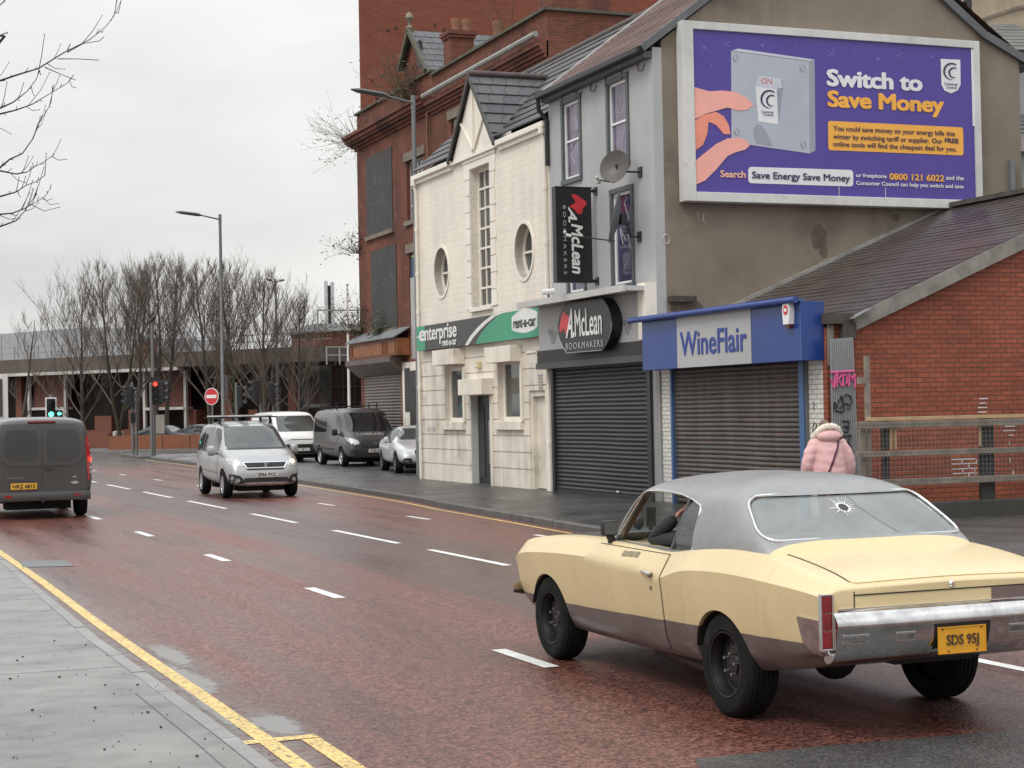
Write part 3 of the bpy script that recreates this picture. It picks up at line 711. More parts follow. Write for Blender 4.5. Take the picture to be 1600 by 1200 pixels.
p0, p1 = sp_(1185, 272), sp_(1438, 250); ltxt('rent-a-car', (p0[0], p0[1]-.09), .20, p1[0]-p0[0], M_sgrey, es, bold=.02, raise_=.012)

# ------------------------------------------------------------------ grey rendered building with the bookmaker's shop, brown gable end
M_gren = plain('pale_grey_render', (.40, .405, .405), .65, var=.05, streak=.14, dirt=((.25, .25, .24), 1.2, .62, .5), bump=.12, bscale=40)
M_brown = plain('brown_cement_render', (.222, .182, .142), .85, var=.13, scale=.8, streak=.22, dirt=((.10, .075, .055), .55, .52, .6), bump=.3, bscale=22)
M_rslate = slates('brown_red_slate', (.135, .068, .054), (.095, .056, .048), (.035, .024, .02), .26, rough=.75, dirt=((.15, .11, .10), 1.6, .6, .4))
M_surr = plain('slate_grey_surround', (.085, .10, .105), .55, var=.1)
M_upvc = plain('white_plastic', (.78, .78, .77), .35, var=.04)
YB = 29.55
gb = thing('grey_building', (XF, YB+2.5, .2), 'tall pale grey rendered building with brown cement gable end and reddish slate roof', 'building')
gw = []
for (a, b_, c, d) in ((880, 911, 148, 300), (951, 986, 118, 262), (954, 990, 292, 452), (884, 914, 318, 460)):
    y0, y1 = yz(b_, 300, XF)[0], yz(a, 300, XF)[0]; xm = (a+b_)/2; gw.append((y0, y1, yz(xm, d, XF)[1], yz(xm, c, XF)[1]))
gw[0] = (*gw[0][:2], gw[1][2], gw[1][3]); gw[3] = (*gw[3][:2], gw[2][2], gw[2][3])
cut = [boxm(XF-.2, XF+.10, y0+.09, y1-.09, z0+.1, z1-.1) for y0, y1, z0, z1 in gw]
link('front_wall', boolean(boxm(XF, XF+.2, YB+.004, YR-.01, .05, 8.86), cut), M_gren, gb)
MB().prism([(XF+.2, YB, .05), (23.1, YB, .05), (23.1, YB, 9.05), (21.3, YB, 10.2), (18.85, YB, 12.1), (XF+.2, YB, 9.0)], (0, YR-YB-.02, 0)).build('gable_wall', M_brown, gb)
for i, (y0, y1, z0, z1) in enumerate(gw):
    m = MB(); e = .10
    m.box(XF-.035, XF+.01, y0, y0+e, z0+e, z1-e); m.box(XF-.035, XF+.01, y1-e, y1, z0+e, z1-e); m.box(XF-.045, XF+.01, y0, y1, z1-e, z1); m.box(XF-.06, XF+.01, y0, y1, z0, z0+e)
    m.build('window_surround', M_surr, gb, bevel=.006)
    pn = glassy('violet_sheet_glass', (.135, .115, .165), .12, var=.4, scale=2) if i < 2 else glassy('violet_dark_glass', (.05, .04, .085), .08, var=.5, scale=2)
    f = win(gb, XF+.025, y0+e, y1-e, z0+e, z1-e, M_upvc, .055, (), (.5,) if i < 2 else (), .05, pane=pn)
    m = MB(); yc = (y0+y1)/2; hw = (y1-y0)/2-.16; hh = z1-z0-.4
    random.seed(40+i)
    for k in range(3):
        zb = z0+.25+hh*(.1+.3*k); p = [(XF+.052, yc+hw*random.uniform(-.8, .8), zb+hh*.2*j) for j in range(3)]
        m.tube(p, .008, 4)
        m.tube([p[1], (XF+.052, yc+hw*random.uniform(-.9, .9), p[1][2]+random.uniform(-.3, .3))], .006, 4)
    m.build('tape_pattern', plain('lilac_film', (.42, .40, .46), .5), f)
random.seed(5)
def gp(X, Y): return (X, Y, 8.86+(X-14.42)*.745)
roof('front_roof', gp(14.40, YR+.03), gp(14.40, YB-.06), gp(18.85, YB-.06), gp(18.85, YR+.03), 26, .014, M_rslate, gb)
roof('back_roof', (23.3, YB-.06, 9.05), (23.3, YR+.03, 9.05), gp(18.85, YR+.03), gp(18.85, YB-.06), 26, .014, M_rslate, gb)
m = MB(); m.bar(gp(14.40, YR+.02), gp(18.85, YR+.02), .10, .09); m.build('verge_fillet', plain('pale_cement', (.42, .41, .40), .8, var=.2), gb)
m = MB(); m.bar(gp(14.36, YB-.05), gp(18.85, YB-.05), .07, .14)
for a, b_ in (((23.25, YB-.05, 9.07), (22.2, YB-.05, 9.55)), ((22.2, YB-.05, 9.55), (21.2, YB-.05, 10.28)), ((21.2, YB-.05, 10.28), (18.85, YB-.05, 12.16))): m.bar(a, b_, .08, .16)
m.build('bargeboard', plain('grey_barge', (.10, .105, .11), .5, var=.2), gb)
MB().box(14.26, 14.42, YB-.02, YR, 8.74, 8.86).build('gutter', M_black, gb, bevel=.02); MB().box(14.42, XF, YB+.01, YR-.02, 8.66, 8.78).build('soffit', M_surr, gb)
MB().tube([(14.34, YR-.05, 8.74), (14.36, YR-.05, 8.5), (XF-.06, YR-.04, 8.3), (XF-.06, YR-.04, 7.3)], .05, 8).build('drainpipe', M_black, gb, sm=40)
MB().box(23.1, 23.55, YB-.02, YR, 8.92, 9.04).build('gutter', M_black, gb, bevel=.02)
# cables sagging under the gutter, vent, patched flaws on the gable
for i in range(6):
    y = YB+.6+i*.75; m = MB().tube([(XF-.02, y, 8.66), (XF-.05, y-.08, 8.5), (XF-.03, y-.22, 8.48), (XF-.02, y-.3, 8.6)], .010, 4); m.build('loose_cable', M_black, gb)
MB().obox(FY(1066, 467, YB-.06), (UX, UY, UZ), .28, .06, .055).build('timber_pad', plain('old_dark_timber', (.07, .055, .045), .8, var=.3, scale=6), gb)
for (px, py, rx, rz_) in ((1280, 370, .20, .26), (1286, 392, .10, .20), (1085, 487, .33, .22), (1062, 482, .2, .12), (1400, 340, .12, .1)):
    q = FY(px, py, YB); el_ = [(q.x+math.cos(a)*rx*random.uniform(.6, 1.1), YB-.004, q.z+math.sin(a)*rz_*random.uniform(.6, 1.1)) for a in [k*.42 for k in range(15)]]
    el_ = [(a, b-.003*((px % 4)), c) for a, b, c in el_]; MB().prism(el_, (0, .002, 0)).build('damp_patch', plain('damp_stain', (.11, .085, .065), .8, var=.3, scale=5), gb)
m = MB()
for pts in (((1090, 332), (1092, 345), (1095, 335), (1100, 346)), ((1100, 334), (1098, 345), (1104, 350))): m.tube([FY(a, b, YB-.004) for a, b in pts], .010, 4)
n_ = FY(1041, 374, YB-.004); m.tube([(n_.x+.07*math.cos(k*.53), YB-.004, n_.z+.09*math.sin(k*.53)) for k in range(13)], .009, 4)
m.build('chalk_scrawl', plain('chalk_white', (.5, .48, .45), .8), gb)
q0 = FY(1578, 262, YB); MB().box(q0.x-.05, q0.x+.06, YB-.09, YB-.002, q0.z-.55, q0.z+.15).build('vent_stack', M_lead, gb)

# bookmaker's shop front: a thing of its own on the grey building
M_bkgrey = plain('shopfront_grey', (.36, .36, .355), .5, var=.06, streak=.16)
M_char = plain('shutter_charcoal', (.042, .042, .043), .42, .3, var=.14, streak=.15)
M_char2 = plain('shutter_rail_dark', (.030, .030, .031), .45, .2)
sf = thing('shopfront', (XF, YB+2.5, .2), 'bookmaker shopfront with closed charcoal roller shutter and pale grey fascia', 'shopfront')
XK = 14.38
fy0, fy1 = yz(1000, 520, XK)[0]+.05, yz(848, 520, XK)[0]; zt = yz(925, 468, XK)[1]; zm = yz(870, 546, XK)[1]; zc = yz(870, 557, XK)[1]; zb = yz(870, 575.5, XK)[1]
fy0 = YB+.04; fy1 = YR+.25
MB().box(XK, XF-.002, fy0, fy1, zm, zt).build('fascia', M_bkgrey, sf)
MB().box(XK-.05, XF-.004, fy0, fy1, zc-.12, zm-.001).build('dark_band', plain('matt_black_band', (.018, .017, .017), .5), sf)
MB().box(XK-.10, XF-.004, fy0, fy1-.03, zb, zc-.122).build('shutter_box', plain('shutter_box_grey', (.062, .063, .064), .45, .2, var=.1, streak=.1), sf)
m = MB(); m.box(XK-.42, XK+.1, fy0+.02, fy1+.05, zt+.01, zt+.10); m.box(XK-.48, XK-.42, fy0, fy1+.08, zt-.01, zt+.12); m.build('canopy', plain('canopy_pale', (.5, .49, .47), .5, streak=.3, var=.1), sf)
m = MB(); m.box(XK-.02, XF-.003, YB+.01, YB+.36, zm+.02, zt+.16); m.build('fascia_end_block', M_wrend, sf)
syA, syB = yz(1026, 700, XF)[0], yz(871, 680, XF)[0]
shutter('shutter', XF-.06, syA+.12, syB-.10, .26, zb+.01, .088, .028, M_char, sf)
m = MB(); m.box(XF-.13, XF-.002, syA-.03, syA+.13, .2, zb); m.box(XF-.13, XF-.002, syB-.11, syB+.02, .2, zb); m.box(XF-.10, XF-.05, syA+.13, syB-.11, .2, .28); m.build('shutter_guide', M_char2, sf)
m = MB(); m.box(XF-.07, XF-.002, syA-.20, syA-.035, .2, zb); m.box(XF-.07, XF-.002, syB+.025, YR-.02, .2, zb); m.box(XF-.05, XF-.002, YB+.01, syA-.205, .2, zb); m.build('pilaster', plain('pilaster_grey', (.30, .30, .30), .5, streak=.2), sf)
MB().box(XF-.112, XF-.10, (syA+syB)/2-.9, (syA+syB)/2-.8, .31, .345).build('lock_label', M_swhite, sf)
# pale horse-head shapes painted either side of the oval sign
def kp(a, b, X): q = FX(855+a*.104167, 455+b*.104167, X); return (-q.y, q.z)
HORSE = [(1130, 455), (1165, 425), (1205, 440), (1240, 470), (1275, 470), (1262, 540), (1240, 600), (1225, 650), (1190, 650), (1175, 600), (1170, 540), (1140, 495)]
for dx, dy in ((0, 0), (-1120, 140)):
    flat([kp(a+dx, b+dy, XK) for a, b in HORSE][::-1], (XK, 0, 0), UF, UZ, plain('faded_grey_print', (.22, .22, .22), .6, var=.4, scale=9), sf, 'horse_emblem', .001, .003)
# round sign
M_sblack = plain('sign_black', (.013, .013, .014), .38, var=.25, scale=2, streak=.1, dirt=((.07, .07, .07), 2.5, .6, .5))
M_sred = plain('sign_red', (.55, .035, .045), .4, var=.05)
XO = XK-.24
osg = thing('oval_sign', (XK, kp(600, 500, XO)[0]*-1, kp(600, 900, XO)[1]), 'black flat-sided oval bookmaker sign with white and red lettering above charcoal shutter', 'sign')
OV = [(270, 180), (220, 270), (180, 380), (157, 500), (165, 620), (195, 740), (240, 840), (300, 930), (820, 885), (880, 810), (930, 700), (962, 580), (968, 460), (950, 340), (910, 230), (860, 150), (820, 105)]
ovp = [kp(a, b, XO) for a, b in OV]
MB().prism([(XO, -a, b) for a, b in ovp], (.235, 0, 0)).build('panel', M_sblack, osg)
m = MB(); pr = [Vector((XO-.004, -a, b)) for a, b in ovp]
m.tube(pr[5:13], .010, 4); m.build('rim', plain('worn_rim', (.30, .30, .29), .5), osg)
HEAD = [(250, 300), (290, 340), (355, 410), (330, 480), (315, 560), (300, 635), (275, 640), (262, 560), (235, 575), (205, 625), (180, 590), (200, 480), (215, 370)]
flat([kp(a, b, XO) for a, b in HEAD][::-1], (XO, 0, 0), UF, UZ, M_sred, osg, 'horse_emblem', .002, .004)
p0, p1 = kp(425, 690, XO), kp(828, 640, XO); ltxt('McLean', p0, .56, p1[0]-p0[0], M_swhite, osg, X=XO, bold=.01, raise_=.006)
p0, p1 = kp(290, 715, XO), kp(425, 690, XO); ltxt('A.', p0, .62, p1[0]-p0[0]-.03, M_swhite, osg, X=XO, bold=.02, shear=.45, raise_=.008)
p0, p1 = kp(285, 880, XO), kp(840, 820, XO); ltxt('BOOKMAKERS', (p0[0], p0[1]-.0), .135, p1[0]-p0[0], plain('grey_letter', (.42, .42, .41), .5), osg, X=XO, bold=.0, spacing=1.25, raise_=.006)
# projecting blade sign
YS = 32.2
bs = thing('blade_sign', FY(895, 440, YS), 'tall black projecting bookmaker sign, lettering turned sideways, bracketed to the grey wall', 'sign')
c0, c1 = FY(868.5, 293, YS), FY(926.5, 438, YS); zb_, zt_ = FY(895, 440, YS).z, FY(895, 293, YS).z
MB().box(c0.x, c1.x, YS, YS+.16, zb_, zt_).build('panel', M_sblack, bs, bevel=.006)
m = MB(); m.box(c0.x-.02, c0.x+.005, YS-.012, YS+.172, zb_-.015, zt_+.015); m.box(c0.x, c1.x+.02, YS-.012, YS+.172, zt_, zt_+.018); m.box(c0.x, c1.x+.02, YS-.012, YS+.172, zb_-.018, zb_); m.build('frame', M_black, bs)
m = MB()
for z in (zb_+.02, zt_-.05): m.box(c1.x, XF-.001, YS+.05, YS+.10, z-.03, z+.03); m.box(XF-.03, XF-.001, YS, YS+.15, z-.08, z+.08)
m.build('bracket', M_black, bs)
def bp(a, b): q = FY(855+a*.14173, 280+b*.14173, YS); return (q.x, q.z)
UDN = Vector((0, 0, -1))
SH_ = [(265, 180), (290, 160), (325, 175), (420, 240), (432, 268), (425, 295), (395, 310), (390, 345), (380, 375), (350, 390), (325, 370), (300, 335), (240, 300), (285, 275), (310, 262), (305, 235), (285, 205)]
flat([bp(a, b) for a, b in SH_][::-1], (0, YS, 0), UX, UZ, M_sred, bs, 'horse_emblem', .002, .004)
a, b_ = bp(262, 480), bp(375, 1040)
text('McLean', (a[0], YS, bp(0, 485)[1]), UDN, UX, bp(0, 485)[1]-bp(0, 1040)[1], bp(378, 600)[0]-bp(240, 600)[0]-.02, M_swhite, bs, bold=.03, shear=.2, raise_=.004)
text('A.', (bp(222, 0)[0], YS, bp(0, 300)[1]), UDN, UX, bp(0, 300)[1]-bp(0, 475)[1], .19, M_swhite, bs, bold=.03, shear=.5, raise_=.008)
text('BOOKMAKERS', (bp(165, 0)[0], YS, bp(0, 285)[1]), UDN, UX, bp(0, 285)[1]-bp(0, 1045)[1], .062, plain('grey_letter', (.42, .42, .41), .5), bs, bold=.0, spacing=1.6, raise_=.004)
# two satellite dishes and a camera
M_dish = plain('weathered_dish', (.085, .075, .068), .5, var=.2, scale=5)
M_dish2 = plain('grey_mesh_dish', (.14, .145, .15), .5, var=.2)
def dish(c, face, r, mat, label, arm, wallpt, lnb):
    t = thing('satellite_dish', wallpt, label, 'satellite dish', group='dishes on the grey front'); c, face, wallpt = Vector(c), Vector(face).normalized(), Vector(wallpt)
    mb = MB(); mb.lathe([(.001, -.11), (r*.35, -.098), (r*.7, -.052), (r, 0), (r, .012), (r*.7, -.04), (r*.35, -.086), (.001, -.1)], (0, 0, 0), 'z', 28); rot = face.to_track_quat('Z', 'Y').to_matrix()
    mb.v = [tuple(c+rot@Vector((q[0]*.92, q[1]*1.05, q[2]))) for q in mb.v]; mb.build('reflector', mat, t, sm=40)
    mb = MB(); b0 = c-face*.12; mb.tube([b0, b0-face*.1, (wallpt.x-.18, wallpt.y, wallpt.z), wallpt], .022, 8); mb.obox(b0-face*.05, (UX, UY, UZ), .06, .06, .1); mb.box(wallpt.x-.03, wallpt.x, wallpt.y-.08, wallpt.y+.08, wallpt.z-.1, wallpt.z+.1); mb.build('mount', M_black, t)
    lp = c+Vector(lnb); mb = MB(); mb.tube([c-UZ*r*.95, lp], .013, 6); mb.build('feed_arm', M_black, t)
    mb = MB(); mb.tube([lp-face*.02, lp-face*.13], [.035, .03], 8); mb.sphere(lp+UZ*.05, .035, 6); mb.build('receiver', plain('off_white_plastic', (.5, .49, .46), .5), t)
w_ = FX(1001, 269, XF); dish(FX(960, 260, XF-.45), (-.62, -.55, .28), .33, M_dish, 'brown round satellite dish on the grey wall below upper window', 0, (XF, w_.y, w_.z), (-.40, -.05, -.28))
w_ = FX(1000, 370, XF); dish(FX(960, 340, XF-.5), (-.86, .45, .22), .48, M_dish2, 'grey satellite dish seen edge on, in front of the lower window', 0, (XF, w_.y, w_.z), (-.92, .30, -.32))
sc_ = FX(867, 461, XK); t = thing('security_camera', (XK, sc_.y, sc_.z-.1), 'small white tube camera on the canopy end beside the green sign', 'camera')
MB().tube([(XK-.28, sc_.y+.05, sc_.z+.06), (XK-.02, sc_.y-.02, sc_.z+.08)], .065, 10).build('casing', M_upvc, t, sm=40); MB().cyl((XK-.15, sc_.y, sc_.z+.06), (XK-.15, sc_.y, sc_.z-.05), .02, n=6).build('bracket', M_black, t)
sc_ = FX(848, 553, XF); t = thing('security_camera', (XF, sc_.y+.2, sc_.z-.05), 'small pale wall camera below the right end of the green sign', 'camera')
MB().tube([(XF-.30, sc_.y+.25, sc_.z+.02), (XF-.08, sc_.y+.2, sc_.z+.05)], .04, 8).build('casing', M_wtrim, t, sm=40); MB().tube([(XF-.1, sc_.y+.2, sc_.z+.03), (XF-.001, sc_.y+.18, sc_.z-.05)], .018, 6).build('bracket', M_wtrim, t)
t = thing('burglar_alarm', FX(750, 571, XF), 'small yellowed alarm box above the cream building door', 'alarm box'); q = FX(750, 571, XF)
MB().box(XF-.10, XF-.001, q.y-.12, q.y+.12, q.z-.07, q.z+.09).build('casing', plain('yellowed_plastic', (.55, .49, .27), .5), t, bevel=.02)
MB().box(XF-.115, XF-.101, q.y-.06, q.y+.06, q.z-.03, q.z+.04).build('lens', M_upvc, t)
# ------------------------------------------------------------------ billboard on the brown gable
BF = YB-.24
def bpt(a, b, Y=BF): q = FY(1050+a*.34375, 20+b*.34375, Y); return (q.x, q.z)
bb = thing('billboard', (18.7, YB, 5.9), 'large purple billboard in a white frame high on the brown gable', 'billboard')
M_frame = plain('white_frame', (.62, .62, .60), .5, var=.08, streak=.2, dirt=((.30, .30, .29), 3., .60, .6))
ol, orr = bpt(50, 460)[0], bpt(1400, 460)[0]; ot, ob_ = (bpt(50, 48)[1]+bpt(1390, 118)[1])/2, (bpt(62, 862)[1]+bpt(1310, 885)[1])/2
il, ir = bpt(100, 460)[0], bpt(1372, 460)[0]; it, ib = (bpt(95, 88)[1]+bpt(1365, 150)[1])/2, (bpt(108, 822)[1]+bpt(1380, 845)[1])/2
def zfix(p):   # small keystone between left and right of the sheet
    return p
m = MB(); m.box(ol, il, BF-.04, YB-.01, ob_, ot); m.box(ir, orr, BF-.04, YB-.01, ob_, ot); m.box(il, ir, BF-.04, YB-.01, it, ot); m.box(il, ir, BF-.04, YB-.01, ob_, ib)
m.build('frame', M_frame, bb, bevel=.012)
def paper(name, c): return plain(name, c, .45, var=.05, scale=2.5, streak=.07)
P_pur = paper('poster_purple', (.080, .052, .30)); P_wht = paper('poster_white', (.74, .74, .76)); P_org = paper('poster_orange', (.86, .42, .06)); P_gry = paper('poster_grey', (.42, .45, .52)); P_gry2 = paper('poster_mid_grey', (.30, .32, .37)); P_gry3 = paper('poster_pale_grey', (.55, .58, .64)); P_skin = paper('poster_skin', (.86, .40, .34)); P_skin2 = paper('poster_skin_dark', (.82, .29, .20)); P_navy = paper('poster_navy', (.035, .03, .09)); P_peach = paper('poster_peach', (.82, .47, .33)); P_ora2 = paper('poster_red', (.55, .10, .10)); P_lil = paper('poster_lilac', (.16, .11, .43))
MB().box(il-.01, ir+.01, BF, YB-.02, ib-.01, it+.01).build('sheet', P_pur, bb)
ix0, iz0 = il, ib
# map: poster px -> plane, straightened so the sheet edges meet the frame
tl, tr, bl, br = bpt(95, 88), bpt(1365, 150), bpt(108, 822), bpt(1380, 845)
def bq(a, b):
    x, z = bpt(a, b); f = (x-il)/(ir-il); zt_ = tl[1]+(tr[1]-tl[1])*f; zb_ = bl[1]+(br[1]-bl[1])*f
    k = (z-zb_)/(zt_-zb_); return (min(max(x, il+.002), ir-.002), ib+min(max(k, .002), .998)*(it-ib))
LV = [0]
def art(name, pts, mat, lv, r=0):
    p = [bq(*q) for q in pts]
    ar = sum(p[i-1][0]*p[i][1]-p[i][0]*p[i-1][1] for i in range(len(p)))
    if ar < 0: p = p[::-1]
    if r: p = rpoly(p, r)
    flat(p, (0, BF, 0), UX, UZ, mat, bb, name, .0015+lv*.0035, .002)
def btxt(s, a0, b0, a1, hpx, mat, lv=3, bold=.02, **k):
    p, q = bq(a0, b0), bq(a1, b0); h = p[1]-bq(a0, b0+hpx)[1]
    return text(s, (p[0], BF, p[1]), UX, UZ, q[0]-p[0], h, mat, bb, bold=bold, raise_=.002+lv*.0035, d=.002, **k)
art('switch_plate', [(268, 182), (300, 172), (648, 215), (652, 628), (625, 642), (270, 596)], P_gry2, 0)
art('switch_plate', [(268, 182), (622, 222), (625, 642), (270, 596)], P_gry, 1)
art('switch_plate', [(300, 172), (648, 215), (622, 224), (268, 184)], P_gry3, 1)
for (a, b) in ((287, 215), (592, 257), (293, 550), (595, 602)):
    art('screw', [(a+14*math.cos(k*.39), b+17*math.sin(k*.39)) for k in range(16)], P_gry2, 2); art('screw_slot', [(a-9, b-12), (a-5, b-14), (a+9, b+12), (a+5, b+14)], P_gry3, 3)
art('switch_shadow', [(370, 560), (368, 535), (385, 513), (405, 515), (430, 550), (455, 610), (385, 600)], P_gry2, 2)
art('switch_rocker', [(470, 350), (503, 310), (505, 345), (482, 512), (474, 510)], P_gry2, 1.6)
art('switch_rocker', [(395, 292), (492, 305), (503, 345), (475, 352), (378, 340)], P_gry3, 2.5)
art('switch_rocker', [(378, 338), (475, 350), (482, 512), (392, 500)], P_wht, 2)
btxt('ON', 404, 329, 455, 26, P_ora2, 3, 0, shear=.1)
def cring(cx, cy, r, wd, a0, a1, sq=1.0, n=16):
    o_ = [(cx+r*math.cos(R(a0+(a1-a0)*k/n)), cy-r*1.05*math.sin(R(a0+(a1-a0)*k/n))) for k in range(n+1)]
    def w_(k): return wd*math.sin(math.pi*min(1, .15+.85*k/n)) if True else wd
    i_ = [(cx+(r-w_(k))*math.cos(R(a0+(a1-a0)*k/n)), cy-(r-w_(k))*1.05*math.sin(R(a0+(a1-a0)*k/n))) for k in range(n+1)]
    return o_+i_[::-1]
def cmark(cx, cy, k):
    art('emblem', cring(cx, cy, 38*k, 9*k, 50, 290), P_navy, 4); art('emblem', cring(cx+10*k, cy+6*k, 24*k, 8*k, 55, 310), P_navy, 4)
cmark(440, 398, 1.05); btxt('Consumer', 405, 461, 462, 12, P_navy, 4, .0); btxt('Council', 413, 474, 458, 12, P_navy, 4, .0)
art('thumb_art', [(101, 790), (108, 680), (150, 645), (200, 605), (250, 580), (300, 575), (340, 588), (352, 610), (330, 630), (290, 640), (250, 660), (200, 720), (150, 770)], P_skin, 3)
art('finger_art', [(104, 500), (140, 475), (200, 460), (235, 480), (258, 520), (265, 560), (235, 560), (200, 520), (165, 505), (160, 560), (140, 610), (106, 635)], P_skin2, 2)
art('finger_art', [(101, 350), (130, 358), (170, 368), (230, 363), (290, 370), (340, 395), (368, 425), (345, 448), (300, 453), (250, 440), (200, 455), (150, 470), (101, 495)], P_skin, 3)
btxt('Switch to', 702, 335, 1138, 80, P_wht, 2, .045, spacing=.98)
btxt('Save Money', 706, 452, 1236, 100, P_org, 2, .045, spacing=.98)
art('text_panel', [(708, 492), (1322, 512), (1324, 640), (710, 625)], P_org, 1, .06)
btxt('You could save money on your energy bills this', 732, 543, 1284, 30, P_navy, 3, .006)
btxt('winter by switching tariff or supplier. Our', 732, 580, 1228, 30, P_navy, 3, .006)
btxt('FREE', 1238, 583, 1301, 21, P_navy, 3, .03)
btxt('online tools will find the cheapest deal for you.', 732, 614, 1292, 30, P_navy, 3, .006)
btxt('Search', 219, 755, 334, 32, P_peach, 2, .03)
art('search_box', [(346, 706), (823, 714), (823, 789), (346, 780)], P_wht, 1, .08)
btxt('Save Energy Save Money', 363, 768, 808, 42, P_navy, 3, .022)
btxt('or freephone', 835, 752, 974, 24, P_wht, 2, .02)
btxt('0800 121 6022', 987, 756, 1236, 30, P_org, 2, .03)
btxt('and the', 1244, 753, 1324, 20, P_wht, 2, .02)
btxt('Consumer Council can help you switch and save', 836, 787, 1324, 24, P_wht, 2, .02)
sh = [(1220, 200), (1309, 203), (1311, 315), (1298, 342), (1268, 357), (1238, 345), (1224, 318)]
art('shield', sh, P_wht, 1)
cmark(1268, 256, .98); btxt('Consumer', 1236, 319, 1298, 13, P_navy, 3, .0); btxt('Council', 1245, 335, 1292, 13, P_navy, 3, .0)
for (a, b, k) in ((245, 152, 22), (727, 187, 24), (1028, 192, 24)):
    for j in range(3):
        c_, s_ = math.cos(R(60*j+30)), math.sin(R(60*j+30)); art('snowflake', [(a-k*c_-2*s_, b-k*s_+2*c_), (a+k*c_-2*s_, b+k*s_+2*c_), (a+k*c_+2*s_, b+k*s_-2*c_), (a-k*c_+2*s_, b-k*s_-2*c_)], P_lil, j)
for (a, b, k) in ((148, 170, 8), (411, 156, 7), (788, 165, 4), (834, 170, 4), (936, 207, 7), (1181, 193, 6), (990, 170, 4), (560, 160, 4), (690, 250, 4), (860, 140, 4), (180, 250, 5)): art('snow_dot', [(a+k*math.cos(q*.7), b+k*1.2*math.sin(q*.7)) for q in range(9)], P_lil, 0)
q = bq(1357, 152), bq(1368, 505); MB().box(q[0][0], q[0][0]+.05, BF-.02, BF-.006, q[1][1], q[0][1]).build('loose_strip', P_wht, bb)
for a in (757, 968): q = bq(a, 790), bq(a, 842); MB().box(q[0][0], q[0][0]+.012, BF-.008, BF-.003, q[1][1], q[0][1]).build('paste_drip', P_gry3, bb)

# ------------------------------------------------------------------ red brick off-licence with a slate lean-to roof
M_redb = brick('orange_red_brick', (.330, .092, .050), (.235, .066, .039), (.12, .056, .040), bw=.232, bh=.078, ms=.0085, rough=.72, var=.12, scale=.5, streak=.10, dirt=((.11, .055, .04), .7, .62, .5), bump=.6)
M_wgl = brick('white_glazed_brick', (.66, .65, .60), (.60, .59, .54), (.33, .31, .27), bw=.23, bh=.078, ms=.010, rough=.32, var=.05, streak=.10, dirt=((.22, .17, .12), 2.2, .60, .6), bump=.5, spec=.5)
M_wslate = slates('brown_wet_slate', (.075, .058, .052), (.056, .045, .042), (.022, .018, .016), .30, rough=.30, dirt=((.11, .095, .08), 1.2, .6, .5))
YW = 23.55
ol_ = thing('brick_shop', (XF, 26.5, .2), 'low orange-red brick shop with white tiled pilasters and wet slate roof', 'building')
zr = lambda X: 3.34+.41*(X-14.9)
MB().prism([(XF, YW, .05), (24.5, YW, .05), (24.5, YW, zr(21.2)-1.2), (21.2, YW, zr(21.2)-.04), (XF, YW, zr(XF)-.05)], (0, .3, 0)).build('end_wall', M_redb, ol_)
ay0, ay1 = yz(1258, 650, XF)[0], yz(1057, 650, XF)[0]
p0, p1 = yz(1290, 650, XF)[0], yz(1266, 650, XF)[0]
MB().box(XF+.002, XF+.3, YW+.3, YB-.01, 2.6, 3.3).build('front_wall', M_redb, ol_)
MB().box(XF-.02, XF+.3, YW-.004, p0+.02, .05, 3.2).build('brick_pier', M_redb, ol_)
MB().box(XF-.02, XF+.3, p0+.024, p1, .05, 2.75).build('pilaster', M_wgl, ol_)
q0, q1 = ay1+.04, yz(1036, 650, XF)[0]
MB().box(XF-.02, XF+.3, q0+.02, q1, .05, 2.75).build('pilaster', M_wgl, ol_)
MB().box(XF+.05, XF+.3, ay0-.2, ay1+.2, .05, 2.74).build('shop_wall', M_dark, ol_)
M_rust = None
def rusty():
    m, t, b = newmat('rust_streaked_shutter'); vec = coords(t); hz = coords(t, (1, .55, 5.5))
    s = mixc(t, 'MIX', mrange(t, nz(t, hz, 1.8, 5, .62), .50, .68, 0, .8), (.100, .088, .080), (.118, .068, .043))
    s = mixc(t, 'MIX', mrange(t, nz(t, hz, 3.1, 4, .6), .55, .7, 0, .7), s, (.042, .036, .031))
    s = mixc(t, 'MULTIPLY', 1, s, grey(t, mrange(t, nz(t, coords(t, (4, 4, .3)), 1.2, 4), .3, .7, .75, 1.2)))
    t.links.new(s, b.inputs['Base Color']); b.inputs['Roughness'].default_value = .5; b.inputs['Metallic'].default_value = .25; return m
shutter('shutter', XF-.02, ay0, ay1, .22, 2.72, .082, .026, rusty(), ol_)
M_blue = plain('royal_blue_panel', (.014, .048, .225), .32, var=.08, streak=.10, spec=.6)
M_blue2 = plain('faded_blue_frame', (.055, .12, .26), .45, var=.15, streak=.2)
for a, b_ in ((ay0-.13, ay0+.02), (ay1-.02, ay1+.05)): MB().box(XF-.10, XF+.04, a, b_, .2, 2.75).build('shutter_guide', M_blue2, ol_)
MB().box(XF-.08, XF+.0, p1+.004, ay0-.135, .2, 2.75).build('steel_post', plain('grey_steel_post', (.17, .18, .19), .5, .4), ol_)
MB().box(XF-.06, XF+.02, q1+.004, YB-.02, .2, 2.75).build('downpipe_boxing', plain('grey_board', (.30, .30, .30), .5, streak=.2), ol_)
def lp_(X, Y, d=0): return (X, Y, zr(X)+d)
roof('front_roof', lp_(14.62, YB-.003), lp_(14.62, YW-.10), lp_(21.2, YW-.10), lp_(21.2, YB-.003), 32, .013, M_wslate, ol_)
roof('back_roof', (24.8, YW-.1, zr(21.2)-1.45), (24.8, YB-.003, zr(21.2)-1.45), lp_(21.2, YB-.003), lp_(21.2, YW-.1), 18, .013, M_wslate, ol_)
